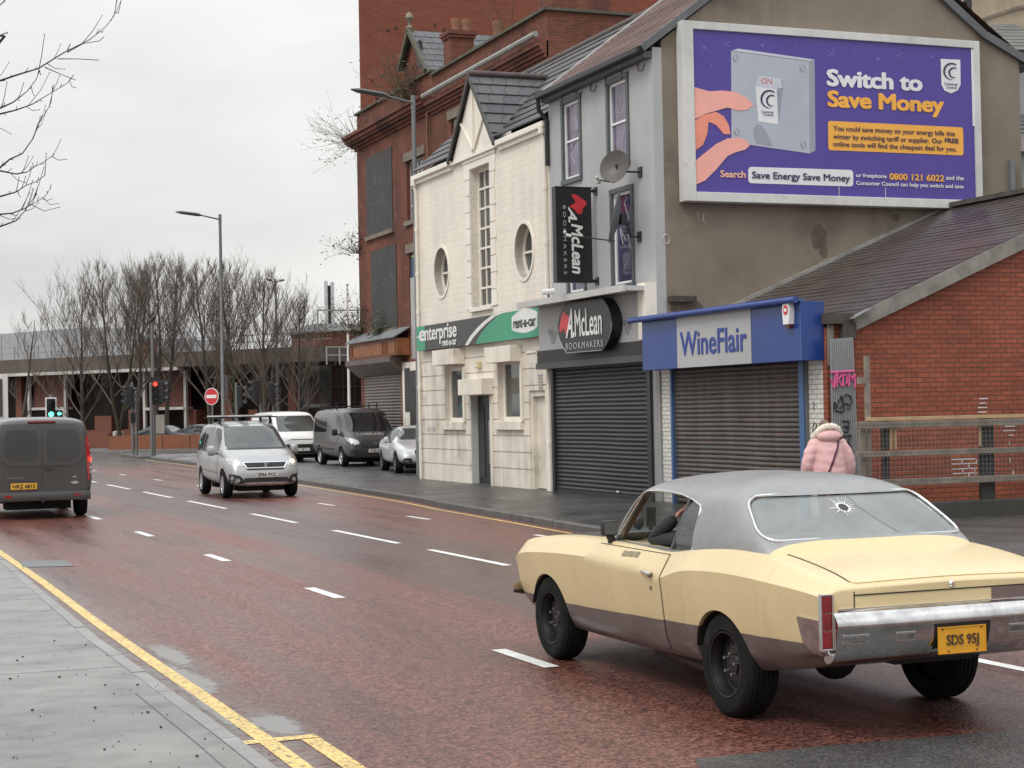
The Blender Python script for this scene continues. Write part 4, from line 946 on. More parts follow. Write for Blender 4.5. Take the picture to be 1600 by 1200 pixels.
m = MB(); m.bar(lp_(21.2, YB-.01, .05), lp_(21.2, YW-.1, .05), .26, .09); m.build('ridge_tiles', plain('mossy_ridge', (.085, .075, .065), .8, var=.35, scale=4), ol_)
m = MB(); m.bar(lp_(14.66, YB-.05, .05), lp_(21.1, YB-.05, .05), .09, .07); m.build('flashing', plain('cement_flashing', (.25, .24, .22), .8, var=.3, scale=3, dirt=((.10, .09, .07), 2., .55, .6)), ol_)
m = MB(); m.bar((14.86, YW-.10, zr(14.86)-.13), (21.2, YW-.10, zr(21.2)-.13), .05, .24); m.build('bargeboard', plain('weathered_grey_timber', (.24, .22, .195), .8, var=.28, scale=4, streak=.2), ol_)
m = MB(); m.obox((14.92, YW-.10, zr(14.92)-.20), (UX, UY, UZ), .12, .06, .13); m.build('barge_end', plain('old_dark_timber', (.07, .055, .045), .8, var=.3, scale=6), ol_)
m = MB(); m.box(XF-.06, 15.0, YW-.16, YW+.3, zr(14.75)-.03, zr(14.75)+.14); m.build('eaves_box', plain('old_dark_timber', (.07, .055, .045), .8, var=.3, scale=6), ol_)
MB().bar((14.9, YW-.18, zr(14.9)-.02), (15.25, YW-.18, zr(15.2)+.02), .22, .012).build('lead_flap', M_lead, ol_)
MB().box(XF-.005, XF+.09, YW-.05, YW-.006, 2.6, 3.3).build('corner_board', plain('weathered_grey_timber', (.24, .22, .195), .8, var=.28, scale=4, streak=.2), ol_)
# white marks of old fittings on the brick
m = None
M_lime = plain('lime_marks', (.62, .60, .57), .8, var=.25, scale=12)
def hmark(px0, px1, py): a, b_ = FY(px0, py, YW-.002), FY(px1, py, YW-.002); MB().box(a.x, b_.x, YW-.004, YW-.001, a.z-.009, a.z+.009).build('lime_mark', M_lime, ol_)
def vmark(px, py0, py1): a, b_ = FY(px, py0, YW-.002), FY(px, py1, YW-.002); MB().box(a.x-.008, a.x+.008, YW-.004, YW-.001, b_.z, a.z).build('lime_mark', M_lime, ol_)
for a in ((1486, 1524, 718), (1487, 1526, 725), (1487, 1527, 733), (1489, 1527, 740), (1493, 1527, 747), (1530, 1543, 623), (1530, 1541, 630), (1528, 1542, 637), (1528, 1541, 644), (1570, 1586, 666), (1568, 1586, 673), (1576, 1584, 680)): hmark(*a)
for a in ((1503, 718, 725), (1514, 725, 733), (1504, 733, 740), (1514, 740, 747), (1526, 717, 725), (1577, 690, 696), (1578, 715, 724), (1583, 735, 742), (1523, 733, 742)): vmark(*a)

# off-licence fascia
XW = 14.17
wy0, wy1 = yz(1252, 520, XW)[0], yz(1003.5, 540, XW)[0]; wz1 = yz(1252, 470, XW)[1]; wz0 = (yz(1252, 562, XW)[1]+yz(1004, 580, XW)[1])/2
wf = thing('shop_sign', (XF, (wy0+wy1)/2, wz0), 'deep royal blue boxed fascia sign with grey central panel and blue lettering', 'sign')
MB().box(XW, XF-.004, wy0, wy1, wz0, wz1).build('box', M_blue, wf, bevel=.006)
gy0, gy1 = yz(1174, 530, XW)[0], yz(1058.5, 540, XW)[0]
flat([(-gy1, wz0+.004), (-gy0, wz0+.004), (-gy0, wz1-.004), (-gy1, wz1-.004)], (XW, 0, 0), UF, UZ, plain('sign_pale_grey', (.40, .405, .40), .4, var=.04, streak=.12), wf, 'grey_panel', .001, .006)
a = yz(1064, 555, XW); b_ = yz(1168, 545, XW); ht = yz(1140, 509, XW)[1]-yz(1140, 548, XW)[1]
ltxt('WineFlair', (-a[0], yz(1100, 554, XW)[1]), ht*1.02, a[0]-b_[0], plain('letter_blue', (.022, .05, .27), .4), wf, X=XW, bold=.018, raise_=.010)
flat([(-wy0-.004, wz0+.002), (-wy0-.028, wz0+.002), (-wy0-.028, wz1-.002), (-wy0-.004, wz1-.002)][::-1], (XW, 0, 0), UF, UZ, M_blue2, wf, 'edge_trim', .001, .003)
ca, cb_ = FX(987, 505, XW-.05), FX(1250, 467.5, XW-.05); MB().tube([(XW-.10, wy0-.02, wz1+.02), (XW-.10, wy1+.35, wz1+.02)], .055, 10).build('awning_arm', M_blue, wf, sm=40); MB().box(XW-.1, XW+.06, wy0, wy1, wz1+.001, wz1+.04).build('awning_rail', M_blue2, wf)
al = FX(1237, 490, XW); t = thing('burglar_alarm', (XW, al.y, al.z-.2), 'white hexagonal alarm box on the right end of the blue fascia', 'alarm box')
hx = [(-.085, -.17), (.085, -.17), (.11, .05), (.08, .18), (-.08, .18), (-.11, .05)]
MB().prism([(XW-.11, al.y-a, al.z+b) for a, b in hx], (.10, 0, 0)).build('casing', M_upvc, t)
flat(ellipse(-al.y, al.z+.055, .075, .08), (XW-.11, 0, 0), UF, UZ, M_sred, t, 'red_disc', .001, .003); flat([(-al.y-.04, al.z+.03), (-al.y+.04, al.z+.03), (-al.y+.04, al.z+.08), (-al.y-.04, al.z+.08)], (XW-.11, 0, 0), UF, UZ, M_upvc, t, 'emblem', .006, .002)
MB().box(XW-.09, XW-.004, al.y-.06, al.y+.06, al.z-.235, al.z-.172).build('beacon', plain('beacon_red', (.10, .02, .015), .3), t)
# marker-pen scrawl on the right tiled pilaster
m = MB(); stroke(m, ((1270, 668), (1273, 660), (1276, 664), (1274, 672), (1270, 672), (1271, 680)), XF-.022, .012); m.build('graffiti', M_black, ol_)
m = MB(); stroke(m, ((1271, 628), (1273, 632), (1271, 636), (1273, 640)), XF-.022, .012); m.build('graffiti', M_black, ol_)

# corrugated sheet with spray tags
YC = YW-.22
cs = thing('corrugated_sheet', FY(1318, 760, YC), 'tall grey corrugated sheet with pink and black graffiti beside the blue shop sign', 'sheet'); 
c0, c1 = FY(1297, 530, YC), FY(1334, 527, YC); cbx = FY(1340, 770, YC); vs = []; n = 66
for j, z in enumerate((.25, 1.2, 2.2, c0.z)):
    for i in range(n+1):
        f = i/n; x = c0.x-.02*(1-z/3)+(c1.x-c0.x+.09*(1-z/c0.z))*f; vs.append((x, YC+.011*math.sin(f*11*2*math.pi)+.02*(z/3), z+(.03*f if z > 2.5 else 0)))
MB().add(vs, [(j*(n+1)+i, j*(n+1)+i+1, (j+1)*(n+1)+i+1, (j+1)*(n+1)+i) for j in range(3) for i in range(n)]).build('sheet', plain('galvanised_sheet', (.27, .285, .285), .5, .35, var=.15, streak=.25), cs, sm=60)
m_pk = plain('pink_spray', (.62, .10, .27), .55); m_bk = plain('black_spray', (.02, .02, .022), .55)
def spray(pts, mat, wd=.016): MB().tube([FY(a, b, YC-.008) for a, b in pts], wd, 5).build('graffiti', mat, cs)
for p in (((1299, 592), (1303, 607), (1306, 583), (1301, 583)), ((1307, 604), (1309, 582), (1315, 586), (1309, 593), (1316, 604)), ((1317, 585), (1317, 603), (1324, 598), (1323, 587), (1317, 585)), ((1326, 604), (1327, 584), (1331, 594), (1335, 584), (1336, 606)), ((1330, 590), (1337, 588)), ((1298, 582), (1335, 580))): spray(p, m_pk, .020)
for p in (((1304, 628), (1303, 640), (1309, 634), (1305, 630)), ((1310, 630), (1314, 618), (1318, 632), (1312, 638)), ((1319, 636), (1316, 622), (1322, 616), (1328, 618), (1331, 626), (1327, 633), (1321, 630)), ((1305, 642), (1316, 644), (1320, 638)), ((1325, 640), (1328, 634)), ((1316, 658), (1326, 658), (1325, 666), (1317, 666), (1325, 668), (1325, 674), (1316, 675)), ((1318, 682), (1330, 680), (1324, 690), (1330, 698)), ((1322, 708), (1332, 704), (1330, 716))): spray(p, m_bk, .014)

# wooden fence with wire mesh on a low concrete wall
M_oldt = plain('old_grey_fence_timber', (.215, .182, .148), .8, var=.3, scale=5, streak=.25)
M_newt = plain('new_pale_timber', (.43, .30, .17), .7, var=.15, scale=5)
M_post = plain('blackened_post', (.035, .030, .027), .8, var=.3, scale=5)
M_plin = plain('mossy_dark_concrete', (.045, .043, .036), .7, var=.3, scale=1.6, streak=.2, dirt=((.05, .058, .02), 1.4, .55, .6))
YN = 22.2
pw = thing('plinth_wall', (17, YN, .15), 'low dark mossy concrete wall under the timber fence', 'wall')
pz = FY(1500, 783, YN).z; MB().box(15.15, 23.5, YN, YN+.22, .1, pz).build('wall', M_plin, pw, bevel=.015)
m = MB()
random.seed(3)
for i in range(110): x = random.uniform(15.3, 19.5); s_ = random.uniform(.03, .09); m.sphere((x, YN-random.uniform(.02, .4), .17), s_, 4, (1.3, 1, .6))
m.build('moss', plain('wet_moss', (.035, .034, .018), .9, var=.4, scale=8, bump=.6, bscale=40), pw)
fn = thing('fence', (17, YN+.1, pz), 'weathered timber rail fence with wire mesh in front of the red brick wall', 'fence')
fz = lambda py, px=1450: FY(px, py, YN+.1).z
x0 = FY(1336, 660, YN+.1).x
for py, hh in ((662, .10), (706.5, .085), (751, .095)):
    MB().bar((x0-.02, YN+.05, fz(py)), (23.4, YN+.05, fz(py)-.01), .05, hh).build('rail', M_oldt, fn, bevel=.006)
MB().bar((x0+.22, YN+.09, fz(653)), (23.4, YN+.09, fz(653)), .09, .055).build('top_rail', M_newt, fn, bevel=.005)
for px, wd in ((1347, .07), (1383, .10), (1541, .25)):
    q = FY(px, 700, YN+.14); MB().box(q.x-wd/2, q.x+wd/2, YN+.105, YN+.18, pz-.02, fz(656)).build('post', M_post if wd > .08 else M_oldt, fn)
q = FY(1800, 700, YN+.14); MB().box(q.x-.12, q.x+.12, YN+.105, YN+.18, pz-.02, fz(656)).build('post', M_post, fn)
q = FY(1355.5, 600, YN+.14); MB().box(q.x-.035, q.x+.035, YN+.12, YN+.18, fz(740), fz(555)).build('tall_batten', M_oldt, fn); MB().box(q.x-.16, q.x-.03, YN+.13, YN+.18, fz(598), fz(588)).build('stub', M_oldt, fn)
for px in (1389, 1396, 1528): q = FY(px, 690, YN+.14); MB().box(q.x-.02, q.x+.02, YN+.08, YN+.104, fz(700), fz(664)).build('new_batten', M_newt, fn)
m = MB(); xx = x0
while xx < 22: m.bar((xx, YN+.02, fz(757)), (xx, YN+.02, fz(656)), .0034, .0034); xx += .072
zz = fz(757)
while zz < fz(656): m.bar((x0, YN+.022, zz), (22, YN+.022, zz), .0034, .0034); zz += .072
m.build('wire_mesh', plain('galvanised_wire', (.22, .22, .215), .5, .4), fn)
# ------------------------------------------------------------------ derelict Victorian brick building
XV = 18.5
M_vbrick = brick('old_red_brick', (.225, .076, .046), (.15, .054, .036), (.085, .060, .050), bw=.225, bh=.076, ms=.009, rough=.85, var=.28, scale=.6, streak=.25, dirt=((.045, .030, .026), .7, .54, .75), bump=.6)
M_stone = plain('sooty_sandstone', (.20, .165, .13), .8, var=.25, scale=2, streak=.25)
M_board = plain('grey_boarding', (.052, .050, .049), .7, var=.22, scale=1.4, streak=.25, dirt=((.10, .095, .09), 1.6, .60, .5))
M_vgut = plain('pale_green_gutter', (.30, .31, .29), .6, var=.2, streak=.2)
vb = thing('derelict_brick_building', (XV, 53, .2), 'derelict Victorian red brick building with boarded windows, parapet and plants on its ledges', 'building')
VY0, VYM, VY1 = 44.0, 53.9, 62.7
bw_ = []   # boarded openings and sashes: (y0,y1,z0,z1)
def vr(px0, px1, py0, py1):
    y0, y1 = yz(px1, 300, XV)[0], yz(px0, 300, XV)[0]; xm = (px0+px1)/2; return (y0, y1, yz(xm, py1, XV)[1], yz(xm, py0, XV)[1])
B1, B2 = vr(574, 613, 240, 362), vr(579, 617, 390, 513); S1 = vr(636, 662, 247, 342); S2 = vr(637, 668, 392, 560); S3 = vr(706, 726, 182, 245)
cut = [boxm(XV-.3, XV+.25, *q) for q in (S1, S2, S3)]+[boxm(XV-.3, XV+.10, *q) for q in (B1, B2)]
link('brick_wall', boolean(boxm(XV, 27, VY0, VY1, .1, 12.3), cut), M_vbrick, vb)
MB().box(XV+.02, 26.98, VY0+.02, VYM-.1, 12.3, 13.05).build('parapet', M_vbrick, vb)
MB().box(XV+.02, 26.98, VYM-.08, VY1-.02, 12.3, 13.2).build('parapet', M_vbrick, vb)
# corbelled cornice of the near wing and projecting cornice of the far wing
def cornice(name, y0, y1, steps, endcap=.0):
    m = MB(); 
    for z0, z1, d in steps: m.box(XV-d, XV+.05, y0-endcap*d, y1+d, z0, z1)
    m.build(name, M_vbrick, vb)
cornice('corbel', VY0, VYM-.1, ((11.75, 11.85, .06), (11.85, 11.95, .14), (11.95, 12.05, .20), (12.05, 12.2, .28)))
cornice('cornice', VYM, VY1, ((11.85, 11.95, .08), (11.95, 12.05, .18), (12.05, 12.15, .30), (12.15, 12.3, .38), (12.3, 12.42, .46)))
m = MB(); m.tube([(XV-.34, VY0-.05, 12.36), (XV-.34, VYM-.1, 12.36)], .085, 8); m.build('gutter', M_vgut, vb, sm=40)
MB().tube([(XV-.12, VYM+.12, 12.1), (XV-.12, VYM+.12, 7.)], .05, 6).build('drainpipe', plain('rusty_pipe', (.16, .075, .045), .7, var=.3), vb)
m = MB(); m.box(XV-.08, 27.05, VY0-.06, VYM-.08, 13.05, 13.13); m.box(XV-.08, 27.05, VYM-.08, VY1+.06, 13.2, 13.28); m.build('coping', plain('mossy_coping', (.09, .085, .065), .85, var=.4, scale=3, dirt=((.06, .075, .025), 1.5, .5, .8)), vb)
for q in (B1, B2):
    y0, y1, z0, z1 = q; e = .05
    f = MB().box(XV-.03, XV+.02, y0-e, y1+e, z0-e, z1+e).build('window_board', M_board, vb)
    MB().box(XV-.10, XV+.02, y0-.15, y1+.15, z0-.2, z0-e-.003).build('sill', M_stone, vb)
    MB().box(XV-.036, XV-.031, y0-e+.02, y1+e-.02, (z0+z1)/2+.3, (z0+z1)/2+.33).build('board_joint', M_black, f)
    for q_ in range(5): yy, zz = random.uniform(y0, y1-.5), random.uniform(z0+.2, z1-.6); MB().box(XV-.034, XV-.0305-.0002*q_, yy, yy+random.uniform(.1, .5), zz, zz+random.uniform(.1, .5)).build('board_stain', plain('board_stain', (.075, .072, .068), .8, var=.4, scale=5), f)
for i, q in enumerate((S1, S2, S3)):
    if i != 1: win(vb, XV+.12, *q, M_upvc if i else plain('peeling_sash', (.42, .40, .36), .6, var=.2), .07, (.5,) if i == 0 else (), (.55, .25) if i == 0 else (.5,), .06, pane=GLASS_D if i else None)
    MB().box(XV-.06, XV+.05, q[0]-.25, q[1]+.2, q[3]+.003, q[3]+.30).build('lintel', M_stone, vb)
    if i == 0: MB().box(XV-.10, XV+.1, q[0]-.15, q[1]+.15, q[2]-.16, q[2]-.002).build('sill', M_stone, vb)
y0, y1, z0, z1 = S2
MB().box(XV+.03, XV+.08, y0, y1, z0, z1-.85).build('window_board', plain('pale_board', (.42, .42, .41), .6, streak=.15), vb)
MB().box(XV+.06, XV+.1, y0, y1, z1-.85, z1).build('window_film', plain('blue_film', (.04, .085, .16), .4), vb)
MB().prism([(XV+.055, y0+.2, z1-.05), (XV+.055, y1-.05, z1-.1), (XV+.055, y0+.2, z1-.55)], (-.01, 0, 0)).build('poster', plain('yellow_poster', (.60, .45, .12), .5), vb)
# gabled dormer with finial, chimneys and pots
dY, dz = FX(642, 48, XV).y, FX(642, 48, XV).z
dg0, dg1 = dY-1.75, dY+1.15
MB().prism([(XV+.1, dg0+.1, 13.2), (XV+.1, dg1-.1, 13.2), (XV+.1, dg1-.1, 14.0), (XV+.1, dY, dz-.1), (XV+.1, dg0+.1, 13.4)], (5.5, 0, 0)).build('dormer', M_vbrick, vb)
M_vsl = slates('wet_grey_slate', (.10, .10, .105), (.075, .075, .08), (.03, .03, .03), .35, rough=.5, dirt=((.08, .09, .05), 1.6, .6, .5))
roof('dormer_roof', (XV-.08, dg0-.05, 13.25), (XV+5.6, dg0-.05, 13.25), (XV+5.6, dY, dz), (XV-.08, dY, dz), 7, .02, M_vsl, vb, .3)
roof('dormer_roof', (XV+5.6, dg1, 13.85), (XV-.08, dg1, 13.85), (XV-.08, dY, dz), (XV+5.6, dY, dz), 6, .02, M_vsl, vb, .3)
m = MB(); m.bar((XV-.1, dg1, 13.85), (XV-.1, dY, dz+.02), .10, .16); m.bar((XV-.1, dg0, 13.3), (XV-.1, dY, dz+.02), .10, .16); m.build('dormer_bargeboard', plain('mossy_coping', (0, 0, 0)), vb)
MB().lathe([(.10, 0), (.14, .12), (.05, .2), (.05, .32), (.15, .45), (.10, .6), (.01, .66)], (XV-.05, dY, dz-.02), n=10).build('finial', M_stone, vb, sm=40)
# round-headed opening in the dormer
q = FX(652, 85, XV); MB().prism([(XV+.095, q.y+a, q.z+b) for a, b in [(-.3, -.4), (.3, -.4), (.3, .2)]+[(.3*math.cos(k*.39), .2+.3*math.sin(k*.39)) for k in range(1, 8)]+[(-.3, .2)]], (-.01, 0, 0)).build('louvre', M_black, vb)
q = FX(692, 90, XV); m = MB(); m.box(XV+.15, XV+.95, q.y-.35, q.y+.35, 13.2, 14.05); m.box(XV+.1, XV+1, q.y-.42, q.y+.42, 14.05, 14.15); m.box(XV+.05, XV+1.05, q.y-.46, q.y+.46, 14.15, 14.28); m.build('chimney', M_vbrick, vb)
q = FY(852, 0, VY0+1); m = MB(); m.box(XV+.3, XV+2.1, VY0+.3, VY0+1.3, 13.1, 15.5); m.build('chimney', M_vbrick, vb)
M_pot = plain('terracotta_pot', (.25, .12, .065), .75, var=.2)
for px, py in ((712, 45), (729, 46), (777, 50)): q = FX(px, py, XV+4); MB().lathe([(.17, -.5), (.15, -.1), (.19, 0), (.19, .12), (.14, .12)], (q.x, q.y, q.z+.25), n=10).build('chimney_pot', M_pot, vb, sm=40)
# old shop front at the foot
M_orwood = plain('orange_varnished_wood', (.26, .088, .028), .5, var=.3, scale=2.5, streak=.2)
fq = [FX(*p, XV-.5) for p in ((556, 545), (632, 527), (556, 566), (631, 559))]
fy0_, fy1_, fz0_, fz1_ = 56.7, 62.6, 3.95, 4.55
MB().box(XV-.48, XV-.004, fy0_, fy1_, fz0_, fz1_).build('fascia', M_orwood, vb, bevel=.02)
m = MB()
for a, b_ in ((fy0_+.1, fy0_+1.1), (fy0_+1.2, fy0_+1.45), (fy0_+1.6, fy1_-.5), (fy1_-.4, fy1_-.05)): 
    for z in (fz0_+.06, fz1_-.09): m.box(XV-.50, XV-.481, a, b_, z, z+.03)
    for y in (a, b_-.03): m.box(XV-.50, XV-.481, y, y+.03, fz0_+.09, fz1_-.09)
m.build('fascia_moulding', plain('dark_varnish', (.13, .045, .018), .5), vb)
MB().prism([(XV-.6, fy0_-.1, fz1_+.002), (XV-.6, fy1_+.1, fz1_+.002), (XV-.002, fy1_+.1, fz1_+.35), (XV-.002, fy0_-.1, fz1_+.35)], (0, 0, .05)).build('fascia_roof', M_lead, vb)
MB().prism([(XV-.004, 57.3, 3.3), (XV-.004, 57.3, 3.94), (XV-.55, 57.3, 3.94), (XV-.55, 57.3, 3.75)], (0, 5.6, 0)).build('shutter_hood', plain('brown_metal_hood', (.13, .10, .085), .5, .3, var=.2), vb)
M_vsh = plain('brown_grey_shutter', (.17, .14, .125), .5, .3, var=.15, streak=.2)
shutter('shutter', XV-.02, 57.6, 62.1, .25, 3.3, .11, .035, M_vsh, vb)
MB().box(XV-.08, XV-.002, 57.35, 57.58, .2, 3.3).build('shutter_guide', plain('rusty_pipe', (0, 0, 0)), vb)
MB().box(XV-.10, XV-.002, 55.7, 57.3, .2, 3.7).build('pilaster', M_wrend, vb)
MB().box(XV-.14, XV-.102, 55.75, 56.4, .3, 3.4).build('door', M_board, vb); MB().box(XV-.12, XV-.103, 56.45, 57.0, 2.0, 3.5).build('board', M_board, vb)
MB().tube([(XV-.3, 56.2, 3.7), (XV-.3, 57.4, 3.7)], .02, 5).build('bracket', M_black, vb)

# ------------------------------------------------------------------ plain tall brick block behind
M_tbrick = brick('tower_brick', (.235, .066, .038), (.19, .054, .033), (.14, .075, .055), bw=.45, bh=.15, ms=.016, rough=.8, var=.10, scale=.3, streak=.12, bump=.4)
tb = thing('brick_tower', (25, 70, 0), 'tall plain red brick block rising out of view behind the derelict building', 'building')
MB().prism([(20.85, 70, 0), (36, 70, 0), (38, 86, 0), (26.2, 86, 0)], (0, 0, 30)).build('wall', M_tbrick, tb)
m = MB(); random.seed(9)
for i in range(26): x, z = random.uniform(21.3, 27), random.uniform(13, 19); m.box(x, x+.1, 69.96, 69.999, z, z+.07)
m.build('weep_holes', M_black, tb)
# buildings behind the gable, top right
cb_ = thing('stone_building', (27, 42, 0), 'pale sandstone building with sloping slate roof seen past the gable edge', 'building')
q0, q1 = FY(1514, 30, 44), FY(1760, 30, 44); MB().box(q0.x, q1.x, 44, 50, 0, 17).build('wall', plain('buff_stucco', (.40, .33, .235), .8, var=.15, streak=.3, dirt=((.24, .19, .13), .8, .55, .6)), cb_)
MB().bar(FY(1527, 33, 43.97), FY(1590, 12, 43.97), .06, .09).build('string_course', M_stone, cb_); MB().bar(FY(1590, 12, 43.97), FY(1680, 2, 43.97), .06, .09).build('string_course', M_stone, cb_)
gw_ = thing('grey_outbuilding', (26, 36, 0), 'grey rendered back building with mossy slates beyond the gable corner', 'building')
q0, q1 = FY(1575, 150, 38), FY(1800, 150, 38); MB().box(q0.x, q1.x, 38, 43, 0, FY(1590, 76, 38).z).build('wall', plain('cool_grey_render', (.27, .285, .28), .7, var=.12, streak=.25), gw_)
a, b_ = FY(1500, 80, 38.2), FY(1620, 80, 38.2); c_, d_ = FY(1512, 37, 41), FY(1585, 40, 41)
roof('slate_roof', (FY(1505, 78, 37.8)), (FY(1660, 78, 37.8)), (FY(1590, 38, 42)), (FY(1500, 38, 42)), 8, .02, slates('mossy_slate', (.13, .13, .12), (.085, .085, .08), (.03, .03, .03), .4, rough=.6, dirt=((.10, .085, .03), 1.0, .5, .8)), gw_)
q0, q1 = FY(1575, 205, 35), FY(1800, 230, 35); MB().box(q0.x, q1.x, 35, 37.5, 0, FY(1595, 224, 35).z).build('wall', plain('cool_grey_render', (0, 0, 0)), gw_)
zt_ = FY(1595, 210, 35).z; roof('slate_roof', (q0.x, 34.9, zt_), (q1.x, 34.9, zt_), (q1.x, 38, zt_+1.1), (q0.x, 38, zt_+1.1), 5, .03, M_tile, gw_)
MB().box(q0.x-.05, q1.x, 34.8, 34.98, zt_-.45, zt_-.02).build('eaves_board', plain('pale_timber', (.30, .28, .25), .7), gw_)
q = FY(1470, -8, 40); mz = thing('steel_frame', (q.x, 40, 0), 'dark lattice steel frame just above the gable roof edge', 'frame')
a, b_, c_, d_ = (FY(*p, 40) for p in ((1487, -30), (1487, 30), (1512, -30), (1512, 30)))
m = MB(); m.bar(a, b_, .14, .14); m.bar(c_, d_, .16, .16); m.bar(FY(1487, 5, 40), FY(1512, 5, 40), .06, .06); m.bar(FY(1499, 22, 40), FY(1512, 5, 40), .05, .05); m.bar((b_.x, 40, b_.z), (b_.x, 40, 0), .14, .14); m.bar((d_.x, 40, d_.z), (d_.x, 40, 0), .16, .16); m.build('lattice', M_black, mz)

# ------------------------------------------------------------------ civic building across the junction
A = D(-60, 650, 126); B = D(520, 650, 108); A.z = B.z = 0
ud = (B-A).normalized(); rz = math.atan2(ud.y, ud.x); LB = (B-A).length
vn = Vector((-ud.y, ud.x, 0))      # away from us
def cp(px, py, d=0.):
    o = A+vn*d; r_ = ray(px, py); t_ = (o-EYE).dot(vn)/r_.dot(vn); q = EYE+r_*t_; return (q-A).dot(ud), q.z
cv = thing('civic_building', A, 'long brown flat roofed civic building with white columns behind bare trees', 'building', rz)
def cbox(name, s0, s1, d0, d1, z0, z1, mat): return MB().box(s0, s1, d0, d1, z0, z1).build(name, mat, cv, local=True)
M_cbr = plain('civic_red_brick', (.17, .062, .040), .85, var=.15, scale=.4)
M_rib = plain('ribbed_red_panel', (.15, .058, .042), .7, var=.15)
M_fas = plain('brown_concrete_fascia', (.115, .090, .075), .8, var=.15, streak=.2)
M_col = plain('pale_concrete_column', (.52, .50, .47), .8, var=.25, scale=.8, streak=.25)
zt0, zt1 = cp(0, 564)[1], cp(400, 546)[1]; ZT = (zt0+zt1)/2; ZB = ZT-.95
cbox('roof_slab', -30, LB, -.9, 12, ZB, ZT, M_fas)
cbox('wall', -30, LB-.2, 1.6, 12, 0, ZB-.01, plain('dark_glazing', (.030, .021, .017), .5, spec=.12, var=.5, scale=.4))
cbox('white_edge', -30, cp(292, 562)[0], -.95, -.6, ZB-.22, ZB-.01, M_col)
for px in (45.5, 102.5, 226, 290, -70, -150): s_, _ = cp(px, 600); cbox('column', s_-.10, s_+.10, -.1, .1, 0.9, ZB-.23, M_col)
for a, b_ in ((48.5, 100), (229.5, 287.5)):
    s0, s1 = cp(a, 600)[0], cp(b_, 600)[0]; zl = cp((a+b_)/2, 640)[1]; m = MB(); n = 26
    for k in range(n): w_ = (s1-s0)/n; m.box(s0+w_*k, s0+w_*(k+.72), .3, .5, zl+.17, ZB-.02)
    m.box(s0, s1, .5, .7, zl+.17, ZB-.02); m.build('ribbed_panel', M_rib, cv, local=True); cbox('panel_base', s0-.1, s1+.1, -.2, .7, zl-.02, zl+.16, M_col)
for a, b_, t0, t1 in ((14, 23, 575, 690), (137, 163, 650, 700), (190, 205, 640, 700), (228, 234, 640, 700), (283, 296, 640, 700), (335, 352, 560, 700), (378, 392, 640, 700), (396, 410, 640, 700), (440, 452, 560, 700)):
    s0, s1 = cp(a, 600)[0], cp(b_, 600)[0]; cbox('brick_pier', s0, s1, .6, 1.58, 0, min(ZB-.02, cp((a+b_)/2, t0)[1]), M_cbr)
cbox('brick_plinth', -30, LB-.3, .9, 1.57, 0, 1.15, M_cbr)
m = MB(); s_ = -28.
while s_ < LB: m.box(s_-.03, s_+.03, .0, .06, ZT, ZT+.95); s_ += 2.4
m.box(-28, LB, .01, .05, ZT+.9, ZT+.95); m.box(-28, LB, .01, .05, ZT+.45, ZT+.5); m.build('roof_railing', plain('thin_grey_rail', (.25, .25, .25), .5), cv, local=True)
# light metal clad hall behind
hall = thing('metal_hall', A+vn*22, 'low pale grey metal clad hall with curved roofline behind the civic building', 'building', rz)
M_clad = plain('pale_grey_cladding', (.36, .37, .385), .5, var=.04, streak=.05)
pr = [cp(*p, 22) for p in ((-200, 530), (0, 522), (60, 517), (120, 513), (160, 512), (200, 513), (232, 528))]
poly = [(a, 0, b) for a, b in pr]+[(pr[-1][0], 0, 0), (pr[0][0], 0, 0)]
MB().prism(poly, (0, 10, 0)).build('wall', M_clad, hall, local=True)
m = MB(); k = pr[0][0]+1
while k < pr[-1][0]-.5: m.box(k, k+.06, -.03, -.002, 0, cp(0, 524, 22)[1]-.1); k += 2.1
m.build('cladding_seam', plain('seam_grey', (.22, .225, .235), .5), hall, local=True)
s0, s1 = cp(217, 540, 21)[0], cp(233, 540, 21)[0]; MB().box(s0, s1, -1.5, -.04, 0, cp(225, 531, 21)[1]).build('brick_corner', M_cbr, hall, local=True)
# brick plant room, coping and chimney flues to the right
pb = thing('brick_block', D(525, 650, 128), 'red brick block with pale coping beyond the end of the brown building', 'building'); pb.location.z = 0; MW[pb.name] = Matrix.Translation(pb.location)
q0, q1 = FY(498, 520, 120), FY(640, 520, 120); zt_ = FY(520, 517, 120).z
MB().box(q0.x, q1.x, 120, 128, 0, zt_).build('wall', M_cbr, pb); MB().box(q0.x-.4, q1.x, 119.6, 128, zt_, zt_+.5).build('coping', M_clad, pb)
m = MB(); 
for x in (q0.x+.2, q0.x+3.2, q0.x+6): m.box(x, x+.08, 121, 121.08, zt_+.5, zt_+1.6)
m.box(q0.x+.2, q0.x+6, 121.01, 121.07, zt_+1.5, zt_+1.6); m.build('railing', plain('thin_grey_rail', (0, 0, 0)), pb)
fl = thing('flue_stack', FY(514, 600, 140), 'tall dark flue stack with silver pipe on its side', 'chimney'); fl.location.z = 0; MW[fl.name] = Matrix.Translation(fl.location)
a, b_ = FY(511, 446, 140), FY(518, 446, 140); MB().box(a.x, b_.x, 140, 140.8, 0, a.z).build('stack', plain('dark_flue', (.03, .03, .03), .6), fl)
for px, pt in ((509, 439), (519, 441)): q = FY(px, pt, 139.8); MB().cyl((q.x, 139.8, 0), (q.x, 139.8, q.z), .16, n=8).build('pipe', plain('silver_pipe', (.55, .55, .56), .4, .6), fl)
lk = thing('glass_link', FY(545, 650, 93), 'dark glazed low link block between brown civic building and shutters', 'building'); lk.location.z = 0; MW[lk.name] = Matrix.Translation(lk.location)
